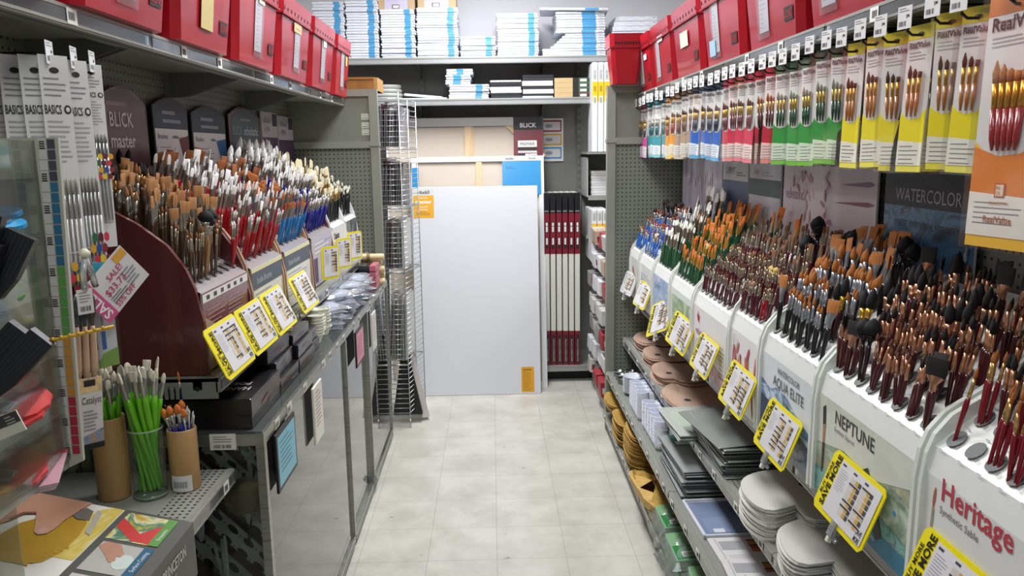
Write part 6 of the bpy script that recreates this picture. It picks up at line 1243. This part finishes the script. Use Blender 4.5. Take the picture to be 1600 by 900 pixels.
t = thing('clear_cup', 'clear plastic cup packed with lime-handled brushes between the bamboo cups', 'brush holder', (-.893, 1.965, .906)); m = M(); m.lathe([(.036, 0), (.0415, .003), (.043, .182)], CC, 28, cap=False); m.lathe([(.0405, .002), (.042, .181)], CC, 28, cap=False); m.obj('wall', t); m = M(); m.lathe([(.001, .0), (.041, .0), (.042, .010), (.001, .012)], CLEAR('c8d8c8', 1.3, .05, .35), 28, cap=False); m.obj('base', t); m = M(); m.lathe([(.0430, .180), (.0440, .182), (.0430, .184)], CLEAR('e8f4e8', 1.5, .05, .4), 28, cap=False); m.obj('rim', t)
r = random.Random(21)
def fill(x, y, zb, rad, kinds, lab, lean=.12, sc=1., n=None, top=.16):
    n = n or len(kinds)
    for i in range(n):
        k = kinds[i % len(kinds)]; a = i * 2.399; q = rad * math.sqrt((i + .5) / n)
        bx, by = x + q * .8 * math.cos(a + 1.5), y + q * .8 * math.sin(a + 1.5); tx, ty = x + q * math.cos(a), y + q * math.sin(a)
        d = Vector((tx - bx, ty - by, top)).normalized(); e = d.to_track_quat('Z', 'Y').to_euler(); e.rotate_axis('Z', r.uniform(0, 3))
        brush(k, (bx, by, zb + r.uniform(0, .004)), e, '%s, %s' % (CN.get(k, k), lab), '%s, %s' % (CN.get(k, k), lab), 1, sc * r.uniform(.94, 1.05), True)
CN.update(lime_cream='lime green brush with rounded cream tip', lime_flat='lime green brush with square cream tip', lime_round='thick lime green brush with round cream tip', blue_orange='blue brush with orange mop tip', blue_whitetip='thin blue brush with white point', blue_liner='slim blue liner brush', black_liner='black liner brush')
fill(-.985, 1.965, .925, .030, ['lime_round', 'lime_round', 'lime_cream'], 'in the tall bamboo cup', n=10, top=.21, sc=1.06)
fill(-.893, 1.965, .922, .036, ['lime_cream', 'lime_flat', 'lime_flat', 'lime_cream'], 'in the clear cup', n=20, top=.18, sc=1.1)
fill(-.820, 2.01, .920, .030, ['blue_orange', 'blue_whitetip', 'blue_whitetip', 'blue_whitetip', 'blue_whitetip'], 'in the barcoded bamboo cup', n=22, sc=1.02, top=.15)
for i in range(4): brush('black_liner', (-.870 + i * .008, 2.06, .912), (.02, -.03 + .03 * i, 0), 'black liner brush leaning behind the barcoded bamboo cup', 'black liners', 1, .95, True)
brush('blue_liner', (-.825, 2.06, .93), (0, -.04, 0), 'tall blue liner brush above the barcoded bamboo cup', None, 1, 1., True)
t = thing('bagged_brush', 'white-tipped brushes in a clear sleeve standing in the clear cup', 'brush pack', (-.90, 1.985, 1.06)); m = M(); m.box(-.028, .03, 0, .002, 0, .11, SLEEVE); m.box(-.028, .03, 0, .002, .10, .1105, CLEAR('e0e0e0', 1., .1, .5)); m.obj('sleeve', t); m = M(); m.lathe([(.004, .02), (.006, .05), (.001, .085)], hair('f2f0ea'), 8, (.012, .001, 0), sy=.3); m.lathe([(.003, .02), (.004, .04), (.001, .06)], hair('f2f0ea'), 8, (-.012, .001, 0), sy=.3); m.obj('brush_tip', t)

# ------------------------------------------------------------ long white brush packs hanging at the left
def long_pack(dots, w=.072, h=.66):
    m = M(); m.box(-w / 2, w / 2, 0, .0015, -h, 0, P('dcdcda', .3, 0, .02, .5)); m.ell(0, -.03, .012, .006, '2a2a2c', 2); m.lines(-w * .4, w * .4, -.045, 4, .011, '8a8a8c', .003, 2)
    m.text('BASICS', -w * .46, -.116, .018, '26262a', 3, w=w * .58, bold=.02); m.ell(w * .33, -.107, .009, .009, '2a2a2e', 3); m.ell(w * .33, -.107, .005, .005, 'dcdcda', 4); m.lines(-w * .4, w * .4, -.13, 9, .010, 'a8a6a8', .003, 3)
    m.rect(-w * .40, w * .40, -h + .09, -.25, 'b9b8b6', 3)
    r = random.Random(dots); cs = ['6c1f2e', '8c2434', 'c83a48', 'd8a02c', '2c6a3c', 'e0c030', '2a4a8c', '5a2030']
    for i in range(12):
        cx, cz = -w * .22 + (i % 3) * .018 + (.008 if (i // 3) % 2 else 0), -h + .16 + (i // 3) * .024 + dots * .05; m.pol([(cx + .0092 * math.cos(q * PI / 3 + .5), cz + .0112 * math.sin(q * PI / 3 + .5)) for q in range(6)], cs[(i * 3 + dots) % 8], 5, -.0128)
    c = m.mesh('card'); m = M()
    for i in range(5):
        x = (i - 2) * w * .16; m.lathe([(.0025, -h + .10), (.0036, -.42), (.0034, -.33)], P('c9c9c7', .2, .1, .03, .5), 6, (x, -.006, 0)); m.lathe([(.0032, -.33), (.0034, -.28)], metalc('b0b0ac'), 6, (x, -.006, 0)); m.lathe([(.0034, -.28), (.004, -.26), (.001, -.245)], hair('a8a29a'), 6, (x, -.006, 0))
    b = m.mesh('white_brushes'); m = M(); m.box(-w / 2 - .003, w / 2 + .003, -.013, -.0125, -h, -.01, SLEEVE); m.box(-w / 2, w / 2, -.0128, -.0124, -.40, -.398, 'd8d8d6'); s_ = m.mesh('sleeve'); return c, b, s_
LPK = [long_pack(i) for i in range(3)]
for i, (y, n, xx, hh) in enumerate(((1.69, 6, -.88, 1.), (1.785, 5, -.885, 1.), (1.865, 4, -.89, .62))):
    t = thing('peg_hook', 'black peg hook with price tag above the long white brush packs, ' + ('left', 'middle', 'right')[i], 'hook', (-1.188, y, 1.942), RL); link('wire', hook_wire, t); link('back_plate', hook_plate, t); link('price_tag', hook_tag, t)
    for j in range(n):
        lab = ('front long white brush pack on the %s hook' if j == 0 else 'long white brush pack behind on the %s hook') % ('left', 'middle', 'right')[i]
        t = thing('brush_set', lab + ' at the left', 'brush pack', (xx - j * .036, y - .006 * j, 1.972), (-.02, rnd.uniform(-.01, .02), PI / 2 - .62 + rnd.uniform(-.05, .05)), lab); link('card', LPK[i][0], t); link('white_brushes', LPK[i][1], t); link('sleeve', LPK[i][2], t); t.scale = ((.80, .74, .70)[i], 1, hh)
for i, y in enumerate((1.56, 1.47, 1.38, 1.30)):
    for j in range(4):
        t = thing('brush_set', 'grey-white long brush pack far left behind the clear stand', 'brush pack', (-.96 - j * .05, y, 1.955), (0, 0, PI / 2 - .4 + rnd.uniform(-.05, .05)), 'packs behind the clear stand'); link('card', LPK[i % 3][0], t); link('white_brushes', LPK[i % 3][1], t); link('sleeve', LPK[i % 3][2], t)
# sale tag, clip, small packs and the long card beside the stand
t = thing('sale_tag', 'white and pink SALE tag hanging tilted in front of the maroon rack side', 'price tag', (-.80, 1.75, 1.46), (Matrix.Rotation(PI / 2 - .55, 4, 'Z') @ Matrix.Rotation(-.72, 4, 'Y')).to_euler())
m = M(); m.box(-.07, .07, 0, .001, 0, .098, P('d8d6d6', .4)); m.rect(-.07, .07, 0, .024, P('d8629a', .4, 0, .02), 1) if 0 else m.rect(-.07, -.038, 0, .098, P('d0588c', .4, 0, .02), 1)
m.text('SALE', -.046, .010, .022, 'f2eef0', 3, rot=PI / 2, w=.08, bold=.02); m.rect(.035, .068, .075, .094, 'd8a040', 2); m.text('SALE!', -.005, .062, .014, 'c03a6c', 3, w=.045, bold=.01); m.text('$33.73', -.030, .040, .016, 'c03a6c', 3, w=.065, bold=.01); m.text('55% OFF', -.030, .008, .013, 'c03a6c', 3, w=.06, bold=.01); m.lines(-.030, .02, .034, 3, .006, '5a5a60', .002, 3); m.lines(.022, .062, .055, 5, .008, '8a8a90', .003, 3); m.obj('tag_card', t)
t = thing('tag_clip', 'clear plastic clip with a cream ball holding the sale tag', 'clip', (-.812, 1.60, 1.54)); m = M(); m.lathe([(.003, 0), (.010, .006), (.011, .012), (.003, .02)], P('d8d4b8', .4), 12, (0, 0, .03)); m.obj('ball', t); m = M(); m.tube([(0, 0, .03), (.004, .01, .0), (.0, .03, -.03)], .007, CLEAR('f2f4f2', 2., .08, .3), 6); m.tube([(0, 0, .03), (-.004, -.008, .0), (-.002, -.012, -.03)], .007, CLEAR('f2f4f2', 2., .08, .3), 6); m.obj('clip_arm', t)
t = thing('price_ticket', 'small white price ticket hanging from the clear clip', 'price tag', (-.815, 1.585, 1.46), (0, 0, PI / 2 - .6)); m = M(); m.box(-.014, .018, 0, .001, 0, .05, P('d6d4d0', .5)); m.lines(-.010, .014, .044, 4, .006, '8a8a8a', .002, 1); m.bars(-.010, .012, .006, .016, 2); m.obj('ticket', t)
for i in range(5):
    t = thing('brush_set', 'blue and green topped brush pack hanging low beside the long card', 'brush pack', (-.86 - .022 * i, 1.70 - .004 * i, 1.545), (0, 0, PI / 2 - .5 + rnd.uniform(-.06, .06)), 'blue and green packs'); w = .05
    m = M(); m.box(-w, w, 0, .0012, -.23, 0, P('c4c8cc', .35, 0, .02, .4)); m.rect(-w, w, -.03, 0, P('3aa0b8', .4), 1); m.rect(-w, w, -.05, -.03, P('6a9c3a', .4), 1); m.text('Select', -w * .7, -.075, .014, '3a7aa0', 3, w=.05)
    for q in range(3): m.pol([(-.025 + q * .02, -.10), (-.018 + q * .02, -.10), (-.020 + q * .02, -.15), (-.023 + q * .02, -.15)], 'a07a60', 3); m.rect(-.026 + q * .02, -.016 + q * .02, -.19, -.15, '2a5a9c', 3)
    m.ell(.0, -.20, .012, .012, 'c8ccc8', 4); m.pol([(-w, -.23), (w, -.23), (w, -.19), (-w, -.215)], '7a9a4a', 3); m.obj('card', t); m = M(); m.box(-w - .002, w + .002, -.006, -.0055, -.235, -.002, SLEEVE); m.obj('sleeve', t)
t = thing('brush_set', 'pack of wooden-handled tools with a printed black and white card, beside the stand', 'brush pack', (-.850, 1.618, 1.165), (-.03, .09, PI / 2 - .55)); t.scale = (.78, 1, .86); m = M(); m.box(-.036, .036, 0, .002, 0, .175, P('d4d0cc', .35, 0, .02, .3)); m.rect(-.036, .036, .14, .175, ART(('c89a5c', 'e8c890', '8a7a70'), 20., 3., 1., (1, 1, 1), .35), 1); m.rect(-.016, .016, .155, .170, '1c1c20', 3)
m.text('Catalyst', -.024, .112, .018, '34343a', 3, w=.056); m.lines(-.02, .022, .095, 6, .009, '8a8890', .003, 3); m.pol([(-.036, .0), (.036, .0), (.036, .048), (0, .038), (-.036, .030)], ART(('3c4458', '8a94a8', 'b08a60', '20242c'), 22., 4., 1., (1, 1, 1), .35), 3); m.rect(-.036, .036, .0, .014, '17171b', 4); m.obj('card', t)
WDH = ART(('b08a6a', 'c8a484', 'ba9676'), 20., 3., .3, (1, 1, .12), .5)
for q, (dx, c) in enumerate(((-.022, '3a4046'), (.0, '2c3238'), (.022, '4a3430'))):
    m = M(); m.lathe([(.006, .17), (.009, .20), (.008, .28), (.005, .30)], WDH, 10, (dx, .008, 0)); m.obj('wooden_handle', t); m = M(); m.lathe([(.004, .30), (.010, .33), (.012, .36), (.004, .38)], P(c, .35), 10, (dx, .008, 0), sy=.4); m.obj('rubber_blade', t)
m = M(); m.box(-.04, .04, -.006, -.0055, -.012, .40, SLEEVE); m.obj('sleeve', t)

# ------------------------------------------------------------ clear stand of coloured shapers on the printed base
t = thing('display_stand', 'frosted clear stand of compartments with a colour-coded side strip, at the left edge', 'display stand', (0, 0, 0)); ST = P('a9ada2', .3, 0, .03, .3); FR = CLEAR('e6eae2', .5, .12, .30)
A, B_, YF, YN = -1.16, -.805, 1.50, .95
m = M(); m.add([(A, YF, 1.02), (B_ - .002, YF, 1.185), (B_ + .018, YF, 1.805), (A, YF, 1.805), (A, YF + .008, 1.02), (B_ - .002, YF + .008, 1.185), (B_ + .018, YF + .008, 1.805), (A, YF + .008, 1.805)], [(0, 1, 2, 3), (7, 6, 5, 4), (0, 4, 5, 1), (1, 5, 6, 2), (2, 6, 7, 3), (3, 7, 4, 0)], P('b3b2a4', .35, 0, .03, .2)); m.obj('side_panel', t)
m = M(); 
for k in range(31):
    z0 = 1.20 + k * .0195; f = (z0 - 1.185) / .62; c = 'a82c3c' if f < .2 else ('c08a3a' if f < .38 else ('5a9c4a' if f < .62 else ('2f6c8c' if f < .85 else '4a4a50'))); xs = B_ + .018 * f
    m.quad([(xs - .020, YF - .0008, z0), (xs - .006, YF - .0008, z0), (xs - .006, YF - .0008, z0 + .017), (xs - .020, YF - .0008, z0 + .017)], P(c, .4, 0, .02))
    m.quad([(xs - .036, YF - .0008, z0), (xs - .022, YF - .0008, z0), (xs - .022, YF - .0008, z0 + .0185), (xs - .036, YF - .0008, z0 + .0185)], P('c8c6c0', .4))
    if k % 3 == 0:
        for q in range(4): m.quad([(xs - .034, YF - .0014, z0 + q * .004), (xs - .024, YF - .0014, z0 + q * .004), (xs - .024, YF - .0014, z0 + q * .004 + .002), (xs - .034, YF - .0014, z0 + q * .004 + .002)], P('222222'))
m.obj('colour_strip', t)
m = M(); m.box(A, A + .006, YN, YF, 1.0, 1.81, ST); m.obj('back_panel', t)
for z in (1.175, 1.285, 1.40, 1.515, 1.635, 1.735):
    m = M(); m.add([(A, YN, z), (B_ - .03, YN, z + .01), (B_ - .03, YF, z + .01), (A, YF, z), (A, YN, z + .004), (B_ - .03, YN, z + .014), (B_ - .03, YF, z + .014), (A, YF, z + .004)], [(0, 3, 2, 1), (4, 5, 6, 7), (0, 1, 5, 4), (1, 2, 6, 5), (2, 3, 7, 6), (3, 0, 4, 7)], FR); m.box(B_ - .032, B_ - .029, YN, YF, z - .002, z + .03, FR); m.obj('clear_shelf', t)
for y in (1.14, 1.32):
    m = M(); m.box(A, B_ - .03, y, y + .003, 1.0, 1.80, CLEAR('eef0ea', .8, .08, .07)); m.obj('divider', t)
m = M(); m.box(B_ - .028, B_ - .025, YN, YF, 1.19, 1.80, CLEAR('f4f6f2', .45, .05, .03)); m.obj('front_pane', t)
for z, c, y in ():
    m = M(); m.X = Matrix.Translation((B_ - .075, y, z - .03)) @ Matrix.Rotation(.0, 4, 'Z') @ Matrix.Rotation(-.25, 4, 'Y'); m.box(-.06, .02, 0, .002, 0, .035, P('d2cfbe', .5)); m.rect(-.06, .02, .018, .035, '3c3c3a', 1); m.lines(-.02, .01, .031, 2, .005, 'a8a8a0', .002, 2); m.obj('shelf_label', t)
def shaper(c, x, y, z, rot, label, w=.055, h=.085, teeth=0, g=None):
    t = thing('silicone_wedge', label, 'painting tool', (x, y, z), rot, g); m = M(); pr = []
    for i in range(24):
        a = 2 * PI * i / 24; px, py = w * math.cos(a), h * math.sin(a) * .6
        if teeth and px > 0: px *= 1 - .06 * (i % 2)
        pr.append((px, py))
    m.ext(pr, 0, .007, P(c, .4, 0, .04), 'z'); m.obj('blade', t); m = M(); m.ext([(a * .7 - .01, b * .7) for a, b in pr], .007, .010, P(c, .45, 0, .04), 'z'); m.obj('grip', t); return t
RD = 'dd4a4a'
for i, (c, x, y, z, lab, tth, w, h) in enumerate((('2f9ad0', -.850, 1.40, 1.655, 'light blue silicone wedge lying on the upper clear shelf', 0, .042, .05), ('2a7fb0', -.862, 1.43, 1.672, 'darker blue silicone wedge above the light blue one', 0, .034, .05), ('5f9a4a', -.880, 1.41, 1.528, 'lowest green silicone wedge on the middle clear shelf', 0, .05, .06), ('6aa652', -.880, 1.42, 1.540, 'middle green silicone wedge', 0, .046, .06), ('4c8a3c', -.892, 1.43, 1.553, 'topmost dark green silicone wedge', 0, .036, .06),
                                        (RD, -.875, 1.40, 1.318, 'large red toothed silicone wedge at the bottom of the red pile', 1, .068, .09), (RD, -.872, 1.41, 1.331, 'red toothed silicone wedge second in the pile, with a price sticker', 1, .066, .09), (RD, -.885, 1.44, 1.362, 'small red silicone wedge at the back above the toothed ones', 0, .045, .05), (RD, -.885, 1.40, 1.205, 'red wavy silicone wedge on the lowest clear shelf', 1, .062, .10))):
    t = shaper(c, x, y, z, (.25 if i < 5 else .35, .10, rnd.uniform(-.2, .2)), lab, w, h, tth)
    if c == RD and i in (6, 8): m = M(); m.quad([(-.03, -.03, .0107), (.012, -.035, .0107), (.016, -.005, .0107), (-.026, .0, .0107)], P('dcdcd8', .5)); [m.quad([(-.024 + q * .005, -.028, .0112), (-.0215 + q * .005, -.028, .0112), (-.0205 + q * .005, -.01, .0112), (-.023 + q * .005, -.01, .0112)], P('242424')) for q in range(7)]; m.obj('price_sticker', t)
for i in range(5):
    t = thing('folded_leaflet', 'white and pink leaflet at the front of the lowest compartment', 'leaflet', (-.880 + i * .002, 1.43, 1.178 + i * .003), (.3, -.12, .25), 'leaflets'); m = M(); m.box(-.10, .06, -.05, .05, 0, .002, P('dcd4d8' if i % 2 else 'd8a8b4', .4)); m.obj('sheet', t); m = M(); m.box(-.1, .06, .04, .051, .0005, .0026, P('c84a60', .5)); m.obj('fold', t)
for (xx, yy, zz, nm) in ((-.757, 1.25, 1.338, 'larger black and cream shelf label strip beside the lower black tools'), (-.880, 1.455, 1.470, 'smaller black and cream shelf label strip under the green wedges')):
    t = thing('shelf_label', nm, 'label', (xx, yy, zz), (0, -.36, .1)); m = M(); m.box(-.09, 0, 0, .003, 0, .036, P('d2cfbe', .5)); m.obj('strip', t); m = M(); m.rect(-.09, 0, .017, .036, '3c3c3a', 1); m.lines(-.022, -.006, .031, 3, .005, 'a8a8a0', .002, 2); m.obj('dark_band', t)
# black rubber tools with wooden handles at the left edge
def btool(x, y, z, rx, ry, rz, L, w, label):
    t = thing('rubber_scraper', label, 'painting tool', (x, y, z), (rx, ry, rz)); bk = P('17171a', .38, 0, .1, .2)
    m = M(); pr = [(-w * .30, 0), (w * .30, 0), (w * .5, L * .35), (w * .5, L), (-w * .5, L), (-w * .5, L * .35)]; m.ext([(a, b) for a, b in pr], -.010, .010, bk, 'y')
    for k in range(6): m.box(-w * .42 + k * w * .15, -w * .38 + k * w * .15, -.0115, -.010, L * .35, L * .97, P('2a2a2e', .5))
    m.obj('rubber_head', t); m = M(); m.lathe([(.008, -.16), (.012, -.12), (.010, -.03), (.013, 0.005)], WDH, 12); m.obj('wooden_handle', t)
for (x, z, ang, L, w, yy, label) in ((-.795, 1.555, .50, .11, .045, 1.27, 'black rubber tool leaning right towards the blue wedges, upper cluster'), (-.800, 1.60, .30, .09, .040, 1.25, 'black rubber tool in the middle of the upper cluster'), (-.785, 1.65, .22, .075, .035, 1.23, 'highest black rubber tool at the picture edge'), (-.815, 1.54, .35, .11, .045, 1.24, 'black rubber tool behind the upper cluster'),
                       (-.818, 1.435, .75, .085, .045, 1.27, 'black rubber tool at the top of the lower cluster'), (-.812, 1.395, .78, .130, .042, 1.25, 'long black rubber tool leaning farthest right, lower cluster'), (-.840, 1.40, .65, .11, .045, 1.29, 'black rubber tool at the back of the lower cluster')):
    btool(x, yy, z, -.05, ang, .12, L, w, label)
t = thing('plastic_stick', 'thin yellow notched plastic stick poking past the lower black tools', 'painting tool', (-.735, 1.27, 1.475), (0, .2, -1.0)); m = M(); m.tube([(0, 0, 0), (.02, .11, .022)], .003, P('d8a830', .4), 6)
for k in range(7): m.tube([(.004 + .002 * k, .02 + .012 * k, .005 + .0024 * k), (.004 + .002 * k, .024 + .012 * k, .006 + .0024 * k)], .0042, P('c89828', .4), 5)
m.obj('stick', t)
# sloping printed base of the stand: top face runs up towards the back
t = thing('display_tray', 'sloping printed tray with a hand holding a yellow wedge, bottom left corner', 'display base', (0, 0, 0)); GB = P('54544f', .4, 0, .03)
xa, xb, za, zb, ya, yb = -.722, -1.18, .912, 1.02, 1.05, 1.79
m = M(); m.add([(xa, ya, .78), (xa, yb, .78), (xb, yb, .90), (xb, ya, .90), (xa, ya, za), (xa, yb, za), (xb, yb, zb), (xb, ya, zb)], [(0, 3, 2, 1), (4, 7, 6, 5) if 0 else (4, 5, 6, 7), (0, 1, 5, 4), (1, 2, 6, 5), (2, 3, 7, 6), (3, 0, 4, 7)], GB); m.obj('body', t)
sl_ = math.atan2(zb - za, xa - xb); L_ = math.hypot(xa - xb, zb - za)
m = M()   # drawing plane: u runs along the aisle (+y), v runs up the slope (towards the back)
m.X = Matrix.Translation((xa, ya, za)) @ Matrix.Rotation(PI / 2, 4, 'Z') @ Matrix.Rotation(sl_, 4, 'X') @ Matrix.Rotation(-PI / 2, 4, 'X')
m.rect(0, .735, .158, L_, ART(('c8c6bc', 'dad8ce', 'e2e0d8'), 7., 4., .6, (1, 1, 1), .4), 1)
def lobe(pts, c, k): m.pol(pts, P(c, .45, 0, .05) if isinstance(c, str) else c, k)
lobe([(.50, .160), (.735, .160), (.735, .19), (.70, .215), (.60, .235), (.50, .21)], ART(('d8c878', 'c8b048', 'e4dca8'), 20., 4., 2., (1, .3, 1), .4), 2)
lobe([(.455, .30), (.455, .24), (.475, .21), (.52, .195), (.60, .195), (.65, .205), (.67, .225), (.67, .26), (.64, .30), (.60, .325), (.54, .335), (.48, .325)], 'b08a1c', 3)
for q in range(8): lobe([(.458 + q * .012, .245 - q * .0055), (.472 + q * .012, .235 - q * .0055), (.452 + q * .012, .226 - q * .0055)], 'b08a1c', 4)
lobe([(.60, .175), (.70, .195), (.71, .21), (.61, .19)], 'a8a498', 5); lobe([(.66, .205), (.70, .215), (.71, .235), (.67, .25), (.655, .23)], '6c645e', 6)
SK = ART(('a87860', 'bc8c72', 'c89a80'), 6., 3., .3, (1, 1, 1), .5)
m.pol([(.735, .235), (.735, L_ - .002), (.60, L_ - .002), (.575, .40), (.575, .36), (.60, .345), (.635, .335), (.645, .315), (.605, .295), (.575, .282), (.565, .268), (.575, .255), (.60, .25), (.64, .25), (.68, .245)], SK, 7); m.ell(.583, .268, .014, .010, P('c8a090', .4), 8, rot=.1); m.pol([(.60, .345), (.635, .335), (.645, .315), (.652, .318), (.642, .342), (.605, .352)], P('7a4a38', .6), 8)
m.rect(.605, .728, .036, .144, ART(('c8b838', '3a7a68', 'd8d4a8', 'c8a028', '2a5a78'), 12., 2., 2., (1, 1, 1), .4), 2); m.pol([(.66, .144), (.70, .144), (.645, .085), (.70, .05), (.61, .036), (.61, .09)], P('c83a3a', .4), 3); m.rect(.605, .728, .030, .052, P('5a9444', .4), 4); m.text('Encaustics', .63, .036, .009, 'e4ece0', 5, w=.07)
m.rect(.475, .592, .036, .141, P('b0aca6', .45, 0, .05), 2); m.ell(.525, .07, .030, .020, 'c0ccc4', 3); m.pol([(.57, .141), (.592, .13), (.588, .10), (.555, .08), (.54, .082), (.545, .092), (.525, .085), (.515, .095), (.535, .11)], SK, 4); m.rect(.475, .592, .030, .052, P('1f5a78', .4), 4); m.text('Surface Coating', .495, .036, .009, 'dce6ec', 5, w=.085)
m.rect(.30, .46, .036, .141, P('c4c0b8', .45, 0, .05), 2); m.obj('printed_top', t)
m = M(); m.X = Matrix.Translation((xa + .0005, ya, .80)) @ Matrix.Rotation(PI / 2, 4, 'Z'); m.text('PRINCETON', .55, .060, .026, 'c8c6c0', 2, w=.13, bold=.02); m.lines(.55, .66, .050, 1, .01, '8c8a86', .006, 2); m.ell(.53, .066, .010, .018, 'c8c6c0', 2); m.obj('front_print', t)
place_brushes()
